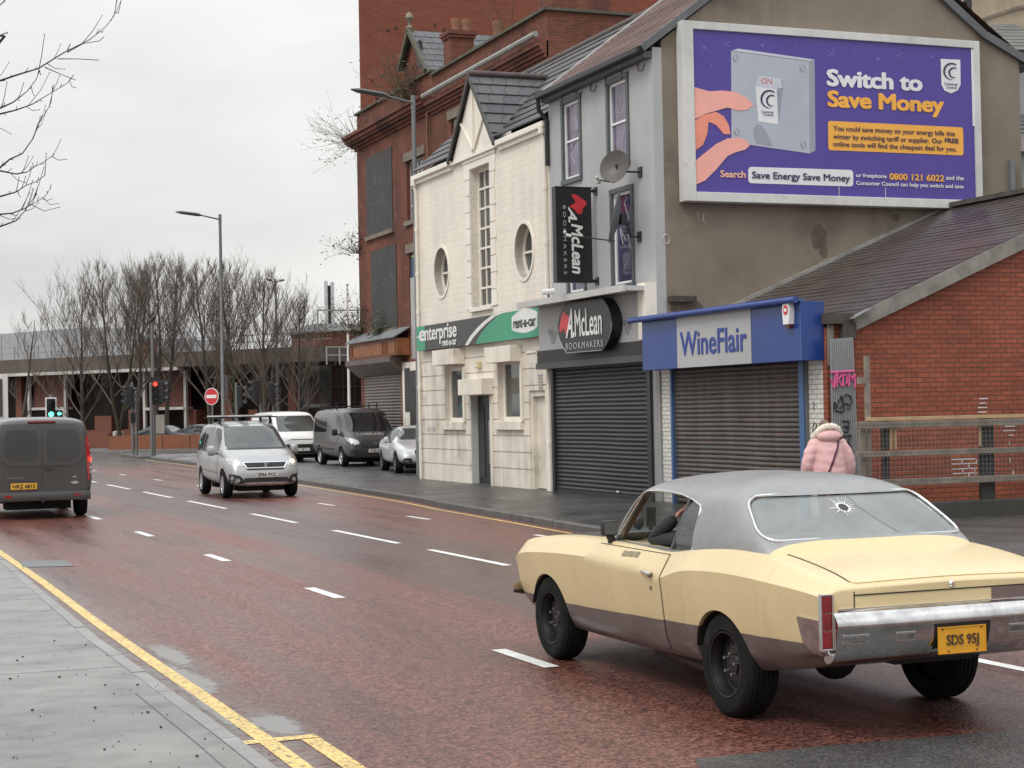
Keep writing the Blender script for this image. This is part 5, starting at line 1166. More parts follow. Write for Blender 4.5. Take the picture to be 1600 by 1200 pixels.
a, b_ = FY(516, 600, 93), FY(590, 600, 93); zt_ = FY(545, 569, 93).z; MB().box(a.x, b_.x, 93, 100, 0, zt_).build('wall', GLASS_D, lk)
m = MB()
for z in (zt_-.1, zt_-1.3, zt_-2.2): m.box(a.x, b_.x, 92.93, 92.995, z, z+.09)
for k in range(5): x = a.x+(b_.x-a.x)*k/4; m.box(x, x+.09, 92.94, 92.996, 0, zt_)
m.build('glazing_bar', M_black, lk)
r0, r1 = FY(519, 566, 92), FY(560, 566, 92)
m = MB(); 
for f in (0, .5, 1): x = r0.x+(r1.x-r0.x)*f; m.box(x, x+.06, 93.2, 93.26, zt_, zt_+1.0)
m.box(r0.x, r1.x, 93.21, 93.25, zt_+.95, zt_+1.0); m.box(r0.x, r1.x, 93.21, 93.25, zt_+.5, zt_+.55); m.build('railing', plain('pale_rail', (.5, .5, .49), .5), lk)
pq = D(546, 650, 88); pm = thing('flagpole', (pq.x, pq.y, .2), 'thin white flagpole near the orange shop fascia', 'pole')
pt = D(546, 446, 88).z; MB().tube([(pq.x, pq.y, .2), (pq.x, pq.y, pt)], [.09, .05], 6).build('mast', M_upvc, pm); MB().sphere((pq.x, pq.y, pt+.06), .09, 5).build('finial', M_upvc, pm)

# brick planter walls and the white box
wl = [G(172, 705), G(315, 703)]; pwl = thing('planter_wall', (wl[0].x, wl[0].y, .1), 'low orange-brown brick wall in front of the far parked cars', 'wall')
d_ = (wl[1]-wl[0]); d_.z = 0; L_ = d_.length*1.5; d_.normalize(); M_pl = plain('orange_brick_wall', (.21, .078, .038), .8, var=.2, scale=.5)
MB().bar(wl[0]+UZ*.5, wl[0]+d_*L_+UZ*.5, .4, .82).build('wall', M_pl, pwl); 
m = MB()
for f in (.30, .60, .9): p = wl[0]+d_*L_*f*.66; m.bar(p+UZ*.1-vn*.22, p+UZ*.9-vn*.22, .12, .03)
m.build('joint', plain('pale_joint', (.30, .17, .10), .8), pwl)
lw = thing('low_brick_wall', (cp(125, 690)[0], 0, 0), 'low brick wall behind the grey van beside dark windows', 'wall')
q0, q1 = D(80, 690, 110), D(172, 690, 108); q0.z = q1.z = .55; lw.location = (q0.x, q0.y, .1); MW[lw.name] = Matrix.Translation(lw.location); MB().bar(q0, q1, .4, .9).build('wall', M_cbr, lw)
q = D(187, 680, 104.6); bx_ = thing('white_cabinet', (q.x, q.y, .8), 'small white utility cabinet behind the low orange wall', 'cabinet'); MB().box(q.x-.27, q.x+.27, q.y+.5, q.y+1., .1, 1.16).build('casing', plain('cabinet_white', (.5, .49, .46), .6, var=.1), bx_, bevel=.06)
q = D(2, 620, 66); ad = thing('advert_panel', (q.x, q.y, 0), 'white framed dark advertising panel at the far left edge', 'panel')
z0, z1 = D(5, 655, 66).z, D(5, 584, 66).z; x1 = D(12.5, 600, 66).x; MB().box(x1-1.6, x1, q.y, q.y+.2, z0, z1).build('frame', plain('panel_white', (.66, .66, .65), .4), ad); MB().box(x1-1.4, x1-.2, q.y-.02, q.y-.002, z0+.1, z1-.2).build('screen', GLASS_D, ad); MB().box(x1-1, x1-.6, q.y+.05, q.y+.15, 0, z0).build('leg', M_black, ad)

# ------------------------------------------------------------------ street lamps, signals and signs
M_galv = plain('galvanised_grey', (.175, .185, .185), .5, .3, var=.15, scale=2)
def lamp(loc, h, label, arm=1.9, rz=math.pi, twin=False):
    t = thing('street_lamp', loc, label, 'street lamp', rz, 'street lamps'); m = MB()
    m.tube([(0, 0, 0), (0, 0, 1.4), (0, 0, 1.45), (0, 0, h)], [.11, .11, .085, .06], 10); m.build('column', M_galv, t, sm=40, local=True)
    MB().box(-.06, .06, -.115, -.09, .5, 1.1).build('hatch', M_galv, t, local=True)
    for s in ((1, -1) if twin else (1,)):
        m = MB(); m.tube([(0, 0, h-.12), (s*arm*.45, 0, h-.02), (s*arm*.62, 0, h+.02)], [.035, .03, .03], 8); m.build('arm', M_galv, t, local=True)
        m = MB(); m.tube([(s*arm*.55, 0, h+.0), (s*arm*.65, 0, h+.02), (s*arm*1.1, 0, h+.06), (s*arm*1.25, 0, h+.07)], [.04, .075, .07, .02], 8)
        m.v = [(a, b*1.9, c) for a, b, c in m.v]; m.build('lantern', plain('lantern_dark', (.10, .105, .105), .5), t, sm=40, local=True)
    m = MB(); m.tube([(0, 0, h-.3), (0, 0, h+.1)], .068, 8); m.build('cap', M_galv, t, local=True); return t
q = D(349, 650, 73.8); lamp((q.x, q.y, .15), D(347, 338, 73.8).z-.15, 'grey street lamp behind the silver people carrier, arm pointing left', 1.75, math.pi+.38)
lm = bpy.data.objects['street_lamp']
for pz_, ph in ((D(349, 504, 73.8).z, .03), (D(352, 590, 73.8).z, .03)): MB().box(-.65, .65, -.02, .02, pz_-.15, pz_-.12).build('crossbar', M_galv, lm, local=True)
pz_ = D(355, 606, 73.8).z; MB().box(-.33, -.0, -.14, -.10, pz_-.5, pz_+.4).build('back_of_sign', plain('sign_back_grey', (.24, .245, .25), .5, .3), lm, local=True)
q = D(655, 640, 48.6); lamp((q.x, q.y, .2), D(654, 153, 48.6).z-.2, 'tall grey street lamp behind the corner of the cream building', 1.65, math.pi+.28)
q = D(434, 650, 104); lamp((q.x, q.y, .1), D(432, 441, 104).z, 'thin distant street lamp with two short arms among bare trees', .5, .3, True)
M_sig = plain('signal_black', (.016, .016, .017), .5)
RED, GRN = emit('red_signal', (1., .055, .03), 2.2), emit('green_signal', (.12, 1., .62), 2.5)
def head(t, x, y, z, rz, lit=None, board=False):
    """three-lamp signal head facing local -Y turned by rz"""
    rm = Matrix.Translation((x, y, z)) @ Matrix.Rotation(rz, 4, 'Z'); m = MB(); m.box(-.17, .17, -.12, .12, -.52, .52)
    if board: m.box(-.30, .30, -.10, -.07, -.68, .68)
    mesh = m.mesh('h', bevel=.03); mesh.transform(rm); hd = link('signal_head', mesh, M_sig, t, True)
    for i, zz in enumerate((.34, 0, -.34)):
        mt = {0: RED, 2: GRN}[i] if lit == i else plain('dark_lens', (.03, .03, .03), .2)
        me = MB().lathe([(.001, 0), (.09, -.012), (.11, 0)], (0, -.13, zz), 'y', 14).mesh('l'); me.transform(rm); link('lens', me, mt, hd, True)
        me = MB().lathe([(.125, 0), (.125, -.22)], (0, -.12, zz), 'y', 14).mesh('l'); bm = bmesh.new(); bm.from_mesh(me); bmesh.ops.delete(bm, geom=[v for v in bm.verts if v.co.z < zz-.05], context='VERTS'); bmesh.ops.solidify(bm, geom=bm.faces[:], thickness=.01); bm.to_mesh(me); bm.free(); me.transform(rm); link('hood', me, M_sig, hd, True)
def signal(px, d, top, label, heads, grp='traffic signals at the junction', base=.12):
    q = D(px, 650, d); t = thing('traffic_light', (q.x, q.y, base), label, 'traffic light', 0, grp)
    MB().tube([(0, 0, 0), (0, 0, D(px, top, d).z-base)], .075, 8).build('pole', M_galv, t, sm=40, local=True)
    for (hx_, hpy, hr, lit, bd) in heads:
        qq = D(hx_, hpy, d-.2); head(t, qq.x-q.x, qq.y-q.y, qq.z-base, hr, lit, bd)
    return t
VA = R(-15)
t = signal(207, 86, 597, 'signal pole with a head seen edge on, left of the others on the island', ((200, 618, R(-95), None, False), (203, 620, R(80), None, False)))
MB().box(-.12, .12, -.2, -.08, 1.6, 2.1).build('push_button', M_sig, t, local=True)
q = D(213, 650, 86.5); pl2 = thing('guard_post', (q.x, q.y, .1), 'plain short grey post beside the left signal pole', 'post'); MB().tube([(0, 0, 0), (0, 0, D(213, 613, 86.5).z-.1)], .06, 8).build('post', M_galv, pl2, local=True); MB().lathe([(.062, 0), (.05, .05), (.001, .07)], (0, 0, D(213, 613, 86.5).z-.1), n=8).build('cap', M_galv, pl2, local=True)
t = signal(240, 84, 498, 'tall mast with a lit red signal and a camera on top', ((243, 611, R(-12), 0, True), (253, 612, R(62), None, False)))
mz = D(239, 503, 84).z-.12; MB().tube([(-.1, 0, mz), (.12, 0, mz+.25)], .10, 8).build('camera', M_sig, t, local=True); MB().box(.1, .5, -.1, .0, D(244, 665, 84).z-.5, D(244, 655, 84).z+.1).build('control_box', plain('box_cream', (.45, .43, .38), .5), t, local=True)
q = D(236.5, 650, 83.5); pl2 = thing('guard_post', (q.x, q.y, .1), 'tall plain grey post just left of the mast with the red signal', 'post'); MB().tube([(0, 0, 0), (0, 0, D(236.5, 600, 83.5).z-.1)], .075, 8).build('post', M_galv, pl2, local=True); MB().lathe([(.077, 0), (.06, .05), (.001, .07)], (0, 0, D(236.5, 600, 83.5).z-.1), n=8).build('cap', M_galv, pl2, local=True)
signal(370, 84, 598, 'signal seen from the side, nearest the tall grey lamp post', ((375, 619, R(70), None, False),), base=.2)
signal(408, 80, 594, 'signal pole with two heads above the white van, left of the two', ((399, 611, R(-100), None, False), (402, 611, R(160), None, False)), base=.2)
signal(428, 82, 617, 'signal seen from the side above the white van roof', ((424, 615, R(75), None, False),), base=.2)
# green signal beyond the grey van: white edged board with an extra filter arrow
q = D(81, 650, 60); t = thing('traffic_light', (q.x, q.y, .1), 'green signal with filter arrow on a white edged board above the left van', 'traffic light', 0, 'traffic signals at the junction')
zt_, zb_ = D(80, 623, 60).z-.1, D(80, 650, 60).z-.1; k = 60/2700
MB().tube([(0, .12, 0), (0, .12, D(81, 616, 60).z-.1)], .07, 8).build('pole', M_galv, t, local=True)
def lshape(e): return [(-.165-e, zb_-.25-e), (.37+e, zb_-.25-e), (.37+e, zb_+.20+e), (.125+e, zb_+.20+e), (.125+e, zt_+e), (-.165-e, zt_+e)]
MB().prism([(a, 0, b) for a, b in lshape(.0)], (0, .04, 0)).build('backing_board', M_sig, t, local=True); MB().prism([(a, .042, b) for a, b in lshape(.045)], (0, .03, 0)).build('white_edge', M_upvc, t, local=True)
for i, z in enumerate((zt_-.16, (zt_+zb_)/2+.02, zb_+.06)):
    MB().lathe([(.001, -.02), (.085, -.01), (.09, 0)], (-.02, -.003, z), 'y', 14).build('lens', GRN if i == 2 else plain('dark_lens', (.03, .03, .03), .2), t, local=True)
    if i < 2: MB().lathe([(.10, 0), (.10, -.16)], (-.02, 0, z), 'y', 12).build('hood', M_sig, t, local=True)
MB().prism([(.18, -.006, zb_+.08), (.25, -.006, zb_+.15), (.25, -.006, zb_+.11), (.32, -.006, zb_+.11), (.32, -.006, zb_+.04), (.25, -.006, zb_+.04), (.25, -.006, zb_+.0)], (0, -.01, 0)).build('arrow_lens', GRN, t, local=True)
# no entry sign
q = D(331, 650, 76); t = thing('road_sign', (q.x, q.y, .15), 'round red no entry sign with a white bar on a grey post', 'road sign', R(-48))
zc = D(330, 619.5, 76).z-.15; MB().tube([(0, .06, 0), (0, .06, zc+.25)], .04, 8).build('post', M_galv, t, local=True)
MB().lathe([(.001, 0), (.375, 0), (.375, .02), (.001, .02)], (0, 0, zc), 'y', 28).build('disc', M_upvc, t, local=True); MB().lathe([(.001, -.006), (.345, -.006), (.345, -.002), (.001, -.002)], (0, 0, zc), 'y', 28).build('red_face', M_sred, t, local=True); MB().box(-.27, .27, -.012, -.007, zc-.07, zc+.07).build('white_bar', M_upvc, t, local=True)

# ------------------------------------------------------------------ trees and wild plants
M_bark = plain('winter_bark', (.075, .062, .050), .9, var=.3, scale=2)
M_twig = plain('winter_twig', (.125, .10, .08), .9, var=.25, scale=2)
M_mossb = plain('mossy_bark', (.050, .050, .028), .9, var=.3, scale=2)
def bough(mb, p, d, ln, r0, segs, curl, rng, n=4, wob=.10):
    """one curved tapering limb, curling upward; returns its points"""
    pts, rad = [p.copy()], [r0]; d = d.normalized()
    for i in range(segs):
        d = (d+UZ*curl/segs+Vector((rng.gauss(0, wob), rng.gauss(0, wob), rng.gauss(0, wob*.5)))).normalized()
        p = p+d*ln/segs; pts.append(p.copy()); rad.append(max(r0*(1-(i+1)/segs*.88), .0035))
    mb.tube(pts, rad, n, cap=False); return pts, rad
def winter_tree(name, loc, h, wid, seed, label, group='bare winter trees beyond the junction', limbs=24, low=.16, leaders=1, fine=1., bark=None):
    rng = random.Random(seed); t = thing(name, loc, label, 'tree', rng.uniform(0, 6), group); tk, cr = MB(), MB(); r0 = h*.0125+.03
    lead = []
    for k in range(leaders):
        d = Vector((0, 0, 1)) if leaders == 1 else Vector((math.cos(6.28*k/leaders+1)*.22, math.sin(6.28*k/leaders+1)*.22, 1))
        p0 = Vector((0, 0, 0)) if leaders == 1 else Vector((0, 0, h*low*.7))
        lead.append(bough(tk, p0, d, h*.96-p0.z, r0*(1 if leaders == 1 else .72), 12, .25, rng, 6, .035))
    if leaders > 1: tk.tube([(0, 0, 0), (0, 0, h*low*.75)], [r0*1.25, r0], 7)
    for i in range(limbs):
        pts, rad = lead[i % leaders]; f = low+(.95-low)*(i/limbs)**.9; z = f*len(pts); k = min(int(f*(len(pts)-1)), len(pts)-2); fr = f*(len(pts)-1)-k
        p = pts[k].lerp(pts[k+1], fr); a = i*2.4+rng.uniform(-.5, .5); up = rng.uniform(.55, 1.1)+f*.9
        ln = min(wid*1.9, h*(1.02-f)*.85)*rng.uniform(.7, 1.05)+.4; d = Vector((math.cos(a), math.sin(a), up))
        bp_, br = bough(cr, p, d, ln, max(.026, rad[k]*.40), 6, .70, rng, 4, .10)
        for j in range(int((7+ln*2.4)*fine)):
            q = rng.uniform(.18, 1); k2 = min(int(q*6), 5); pp = bp_[k2].lerp(bp_[k2+1], q*6-k2); a2 = rng.uniform(0, 6.28); dd = (bp_[k2+1]-bp_[k2]).normalized()+Vector((math.cos(a2), math.sin(a2), .35))*.75
            l2_ = ln*rng.uniform(.18, .42)*(1.15-q*.5); sp_p, sr = bough(cr, pp, dd, l2_, .012, 3, .6, rng, 3, .12)
            for m_ in range(int(6*fine)):
                q2 = rng.uniform(.2, 1); k3 = min(int(q2*3), 2); p3 = sp_p[k3].lerp(sp_p[k3+1], q2*3-k3); a3 = rng.uniform(0, 6.28)
                d3 = (sp_p[k3+1]-sp_p[k3]).normalized()+Vector((math.cos(a3), math.sin(a3), .5))*.7; bough(cr, p3, d3, rng.uniform(.4, 1.0)*max(.5, l2_*.5), .0075, 2, .5, rng, 3, .1)
    tk.build('trunk', bark or M_bark, t, sm=60, local=True); cr.build('crown', M_twig, t, local=True); return t
TR = [(30, 106, 492, 1.0, 1, 9, 1, .2, 'small slender bare tree at the left end of the row'), (186, 103, 418, 6.0, 2, 40, 2, .13, 'broad spreading bare tree with a mossy trunk, widest of the row'), (215, 108, 412, 4.2, 3, 26, 1, .25, 'bare tree leaning into the broad spreading tree'),
      (243, 104, 398, 3.0, 4, 24, 1, .22, 'tall narrow bare tree right behind the red signal mast'), (262, 105, 403, 2.9, 5, 24, 1, .25, 'tall narrow bare tree, first on the right of the red signal mast'),
      (330, 103, 408, 4.0, 6, 32, 1, .16, 'upright bare tree just left of the grey lamp post'), (372, 102, 410, 4.6, 7, 38, 1, .13, 'upright bare tree just right of the grey lamp post'),
      (415, 100, 425, 4.6, 8, 36, 1, .10, 'bare tree behind the thin distant lamp'), (468, 98, 468, 4.4, 9, 34, 1, .10, 'lower spreading bare tree at the right end of the row'), (128, 110, 452, 3.6, 10, 26, 1, .10, 'low wide bare tree left of the broad spreading tree')]
for px, d, top, wd_, sd_, lim, ld, lo, lab in TR:
    q = D(px, 650, d); winter_tree('bare_tree', (q.x, q.y, .1), D(px, top, d).z, wd_, sd_, lab, limbs=int(lim*.85), leaders=ld, low=lo, bark=M_mossb if sd_ in (2, 7) else None)
# tree on the near pavement whose branches reach in at the top left
rng = random.Random(21); q = D(-560, 700, 9.5); nt_ = thing('bare_tree', (q.x, q.y, .03), 'near leafless tree reaching thin twigs in from the top left', 'tree')
tk, cr = MB(), MB(); base = Vector((q.x, q.y, .03)); tk.tube([base, base+Vector((.05, 0, 2)), base+Vector((0, .1, 4)), base+Vector((.1, 0, 6.5))], [.16, .13, .10, .05], 10)
BR = [((-560, 330), (-300, 240), (-60, 145), (0, 126), (30, 116), (60, 107), (100, 82), (140, 62), (165, 42), (178, 25), (183, 0), (186, -15)),
      ((-560, 420), (-250, 300), (-60, 190), (0, 178), (25, 172), (50, 163), (80, 145), (105, 130), (115, 117)),
      ((-560, 380), (-250, 270), (-50, 182), (0, 169), (20, 160), (42, 143), (56, 125), (62, 110)),
      ((-560, 480), (-250, 380), (-60, 300), (0, 262), (15, 249), (35, 240), (52, 216), (58, 198), (72, 175), (80, 160), (82, 138)),
      ((-560, 500), (-250, 360), (-40, 270), (0, 267), (25, 272), (42, 269), (55, 260), (70, 252), (85, 241)),
      ((-560, 540), (-250, 420), (-60, 318), (0, 307), (25, 300), (40, 290), (58, 283), (70, 274)),
      ((-560, 560), (-250, 440), (-60, 345), (0, 335), (20, 333), (40, 325), (58, 315), (72, 305), (80, 292)),
      ((-560, 600), (-250, 470), (-60, 372), (0, 354), (25, 345), (40, 328), (52, 310), (58, 303)),
      ((-560, 300), (-200, 80), (-30, 20), (0, 8), (10, -2)), ((-300, 240), (-60, 80), (0, 56), (12, 50))]
SUBT = [((105, 82), (130, 68), (155, 64), (163, 57)), ((90, 92), (120, 92), (155, 94)), ((105, 80), (110, 68)), ((70, 105), (95, 116), (118, 125))]
for i, b in enumerate(BR):
    dd = 9.5-.9*(i % 3)+i*.12; pts = []
    for k, (px, py) in enumerate(b): pts.append(D(px, py, 9.5+(dd-9.5)*k/(len(b)-1)) if k else base+UZ*max(2.2, D(px, py, 9.5).z))
    for k in (0, 1):      # the thicker wood nearer the trunk: crooked, with side shoots
        p0, p1 = pts[k].copy(), pts[k+1].copy(); sub = [p0.lerp(p1, j/6)+Vector((rng.gauss(0, .035), rng.gauss(0, .05), rng.gauss(0, .035))) for j in range(1, 6)]
        chain = [p0]+sub+[p1]; cr.tube(chain, [(.026, .014)[k]+((.014, .0066)[k]-(.026, .014)[k])*j/6 for j in range(7)], 6)
        for j in range(9 if k == 0 else 5):
            q_ = chain[rng.randint(1, 5 if k == 0 else 3)]; dv_ = Vector((rng.gauss(-.3, .7), rng.gauss(0, .8), rng.uniform(.1, 1.)))
            sp_, _ = bough(cr, q_, dv_, rng.uniform(.5, 1.3), .009, 5, .6, rng, 4, .16)
            for _k in range(5): z_ = rng.randint(1, 4); bough(cr, sp_[z_], (sp_[z_+1]-sp_[z_])+Vector((rng.gauss(0, .12), rng.gauss(0, .12), rng.uniform(0, .15))), rng.uniform(.15, .4), .0035, 3, .3, rng, 3, .15)
    pts = pts[2:]
    n = len(pts); cr.tube(pts, [max(.0019, .0065*(1-k/(n-1))**1.2) for k in range(n)], 5)
    for k in range(0, n-1):
        for _ in range(2):
            p = pts[k].lerp(pts[k+1], rng.random()); dirn = (pts[k+1]-pts[k]).normalized()
            side = (_Up*rng.choice((-1, 1))*rng.uniform(.4, 1)+dirn*.9+_W*rng.uniform(-.5, .5)); ln = rng.choice((.02, .03, .12, .18))*rng.uniform(.7, 1.2)
            a = p+side.normalized()*ln*.5; c = a+(side+UZ*.4).normalized()*ln*.5; cr.tube([p, a, c], [.0021, .0018, .0014], 4)
            cr.sphere(c, .003, 3)
for s_ in SUBT: cr.tube([D(a, b, 9.4) for a, b in s_], [.0030]+[.0020]*(len(s_)-1), 4)
tk.build('trunk', M_bark, nt_, sm=60); cr.build('crown', plain('dark_twig', (.030, .027, .024), .9), nt_)
# buddleia and weeds rooted in the old brickwork
M_dleaf = plain('dull_leaf', (.062, .066, .035), .8, var=.4, scale=6); M_dry = plain('dry_stem', (.115, .082, .050), .9, var=.3, scale=5)
def weed(c, r, n, label, seed, leaf=.5, drop=0., stemmat=None, grp='weeds growing from the derelict brickwork', base=None):
    rng = random.Random(seed); c = Vector(c); t = thing('wild_shrub', base or c, label, 'shrub', 0, grp); st, lf = MB(), MB()
    for i in range(n):
        a = rng.uniform(0, 6.28); d = Vector((math.cos(a)*.7-.35, math.sin(a)*.7, rng.uniform(.3, 1.4)-drop)); ln = r*rng.uniform(.5, 1.1)
        pts, _ = bough(st, c+Vector((rng.gauss(0, .1), rng.gauss(0, .1), 0)), d, ln, .014, 5, .3-drop*1.2, rng, 3, .16)
        for j in range(4): k = rng.randint(1, 4); bough(st, pts[k], (pts[k+1]-pts[k]).normalized()+Vector((rng.gauss(0, .6), rng.gauss(0, .6), rng.uniform(0, .8))), ln*.35, .007, 2, .2, rng, 3, .1)
        for j in range(int(12*leaf)):
            k = rng.randint(1, 4); p = pts[k].lerp(pts[k+1], rng.random())+Vector((rng.gauss(0, .12), rng.gauss(0, .12), rng.gauss(0, .12)))*r; u = Vector((rng.gauss(0, 1), rng.gauss(0, 1), rng.gauss(0, .6))).normalized(); v = u.orthogonal().normalized(); s_ = rng.uniform(.05, .10)
            lf.quad(p, p+u*s_+v*s_*.35, p+u*s_*2, p+u*s_-v*s_*.35)
    st.build('stems', stemmat or M_dry, t, local=False)
    if lf.v: lf.build('leaves', M_dleaf, t)
q = FX(655, 150, XV-.3); weed((XV-.2, 55.5, 12.4), 2.0, 60, 'bushy brown dead shrub on the ledge above the lamp arm', 31, .3)
weed((XV+.2, 63.0, 12.2), 2.2, 42, 'grey leafless shrub hanging off the far cornice corner', 32, .35, .6, M_twig)
weed((XV-.05, 62.6, 8.0), 1.5, 20, 'leafy sprig sprouting between the two boarded windows', 33, .7, .35)
weed((XV-.1, 62.6, 4.9), 2.0, 34, 'leafy shrub over the left end of the orange fascia', 34, .9, .1)
weed((XV-.1, 59.6, 4.75), .9, 20, 'low mossy weeds along the top of the orange fascia', 35, 1.3, .2)
weed((XV+1.5, 50.5, 13.2), 2.6, 8, 'sparse dead stalks standing on the brick parapet', 36, 0, -.5)
# ------------------------------------------------------------------ vehicle builder
M_tyre = plain('tyre_rubber', (.011, .011, .011), .9, spec=.2, var=.25, scale=6)
M_under = plain('underbody_black', (.012, .012, .012), .8)
M_trim = plain('black_plastic_trim', (.022, .022, .023), .55, var=.15)
M_vglass = glassy('vehicle_glass', (.060, .068, .066), .05, spec=.9, var=.4, scale=1.1)
M_vglassd = glassy('dark_vehicle_glass', (.014, .016, .017), .05, spec=.8, var=.3)
M_chrome = plain('chrome', (.72, .72, .72), .10, 1., var=.04)
M_lampg = plain('headlamp_clear', (.52, .53, .52), .12, .55, var=.35, scale=14)
M_plw = plain('plate_white', (.66, .66, .64), .4); M_ply = plain('plate_yellow', (.72, .40, .035), .4); M_plk = plain('plate_black', (.02, .02, .022), .5)
M_redl = plain('lamp_red', (.42, .018, .018), .18, var=.25, scale=12, coat=.5); M_amber = plain('lamp_amber', (.6, .2, .03), .2)
M_alloy = plain('alloy_silver', (.42, .43, .44), .35, .7, var=.15)
def carpaint(name, col, metal=.0, rough=.32, coat=.6, grime=(.10, .09, .08), ga=.35): return plain(name, col, rough, metal, .05, 1.2, coat=coat, dirt=(grime, 1.6, .58, ga))
def section(st):
    x, zb, zm, zt, wb, wr = st[:6]; k = zt-zm
    return [(0, zb), (wb*.78, zb), (wb*.96, zb+.07), (wb, zb+(zm-zb)*.5), (wb*.985, zm), (wb*.985+(wr-wb*.985)*.62, zm+k*.58), (wr, zt-min(.10, k*.28)), (wr*.78, zt-.012), (0, zt)]
def loft(secs, lv=2, creases=(), endcrease=(0., 0.)):
    """secs: (x, half section from bottom centre to top centre); mirrored, capped, smoothed"""
    n = len(secs[0][1]); ring = []; vs = []
    for x, pts in secs:
        full = [(x, y, z) for y, z in pts]+[(x, -y, z) for y, z in pts[-2:0:-1]]; vs += full
    m = 2*n-2; fs = []
    for i in range(len(secs)-1):
        for k in range(m): a, b = i*m+k, i*m+(k+1) % m; fs.append((a, b, b+m, a+m))
    for e, base in ((0, 0), (1, (len(secs)-1)*m)):
        L_ = [base+k for k in range(m)]
        # bands across the end: pair right side with left side, k with m-k
        for k in range(n-1):
            a, b = L_[k], L_[k+1]; c, d = L_[(m-k-1) % m], L_[(m-k) % m]
            f = []
            for q in (a, b, c, d):
                if q not in f: f.append(q)
            if len(f) > 2: fs.append(tuple(f if e else f[::-1]))
    me = bpy.data.meshes.new('l'); me.from_pydata(vs, [], fs); bm = bmesh.new(); bm.from_mesh(me); bmesh.ops.recalc_face_normals(bm, faces=bm.faces)
    cl = bm.edges.layers.float.get('crease_edge') or bm.edges.layers.float.new('crease_edge'); bm.verts.ensure_lookup_table()
    cr = dict(creases)
    for e in bm.edges:
        a, b = e.verts[0].index, e.verts[1].index; ka, kb = a % m, b % m; ia, ib = a//m, b//m
        ka, kb = min(ka, m-ka) if ka else 0, min(kb, m-kb) if kb else 0
        if ka == kb and ia != ib and ka in cr: e[cl] = cr[ka]
        if ia == ib and ia in (0, len(secs)-1) and (abs(a-b) in (1, m-1)): e[cl] = max(e[cl], endcrease[0 if ia == 0 else 1])
    bm.to_mesh(me); bm.free(); r = subsurf(me, lv) if lv else me; return r
def arch_cut(x, z, r, y0, y1, n=36, flat_=1.):
    return MB().prism([(x+r*math.cos(2*math.pi*k/n), y0, z+r*flat_*math.sin(2*math.pi*k/n)) for k in range(n)], (0, y1-y0, 0)).mesh('c')
def patch(bv, poly, axis, name, mat, parent, off=.006, th=.02, h=.07, side=1, sub=None, far=6.):
    """panel cut to a convex outline and laid on the body: axis 'y' outline is (x,z) seen from the side, 'x' outline is (y,z) seen from the end, 'z' (x,y) from above"""
    ar = sum(poly[i-1][0]*poly[i][1]-poly[i][0]*poly[i-1][1] for i in range(len(poly)))
    if ar < 0: poly = poly[::-1]
    xs = [p[0] for p in poly]; ys = [p[1] for p in poly]; bm = bmesh.new(); nx = max(1, round((max(xs)-min(xs))/h)); ny = max(1, round((max(ys)-min(ys))/h)); gv = {}
    for i in range(nx+1):
        for j in range(ny+1): gv[i, j] = bm.verts.new((min(xs)+(max(xs)-min(xs))*i/nx, min(ys)+(max(ys)-min(ys))*j/ny, 0))
    for i in range(nx):
        for j in range(ny): bm.faces.new((gv[i, j], gv[i+1, j], gv[i+1, j+1], gv[i, j+1]))
    for i in range(len(poly)):
        a, b = Vector((*poly[i-1], 0)), Vector((*poly[i], 0)); d = b-a
        if d.length < 1e-5: continue
        bmesh.ops.bisect_plane(bm, geom=bm.verts[:]+bm.edges[:]+bm.faces[:], plane_co=a, plane_no=Vector((d.y, -d.x, 0)), clear_outer=True, dist=1e-6)
    inner = {}
    for v in bm.verts:
        a, b = v.co.x, v.co.y
        o, dr = {'y': (Vector((a, side*far, b)), Vector((0, -side, 0))), 'x': (Vector((side*far, a, b)), Vector((-side, 0, 0))), 'z': (Vector((a, b, side*far)), Vector((0, 0, -side)))}[axis]
        hit, nn, _, _ = bv.ray_cast(o, dr)
        if hit is None: hit, nn, _, _ = bv.find_nearest(o+dr*(far-1.0))
        if nn.dot(dr) > 0: nn = -nn
        nn = (nn-dr*.35).normalized(); v.co = hit+nn*off; inner[v] = nn
    vs = list(inner); fs = bm.faces[:]; be = [e for e in bm.edges if len(e.link_faces) == 1]
    low = {v: bm.verts.new(v.co-inner[v]*th) for v in vs}
    for e in be:
        a, b = e.verts
        try: bm.faces.new((a, b, low[b], low[a]))
        except ValueError: pass
    bmesh.ops.recalc_face_normals(bm, faces=bm.faces)
    f0 = max(fs, key=lambda f: f.calc_area()); dr0 = {'y': Vector((0, side, 0)), 'x': Vector((side, 0, 0)), 'z': Vector((0, 0, side))}[axis]
    if f0.normal.dot(dr0) < 0: bmesh.ops.reverse_faces(bm, faces=bm.faces)
    me = bpy.data.meshes.new(name); bm.to_mesh(me); bm.free(); smooth(me, 35); return link(name, me, mat, parent, True)
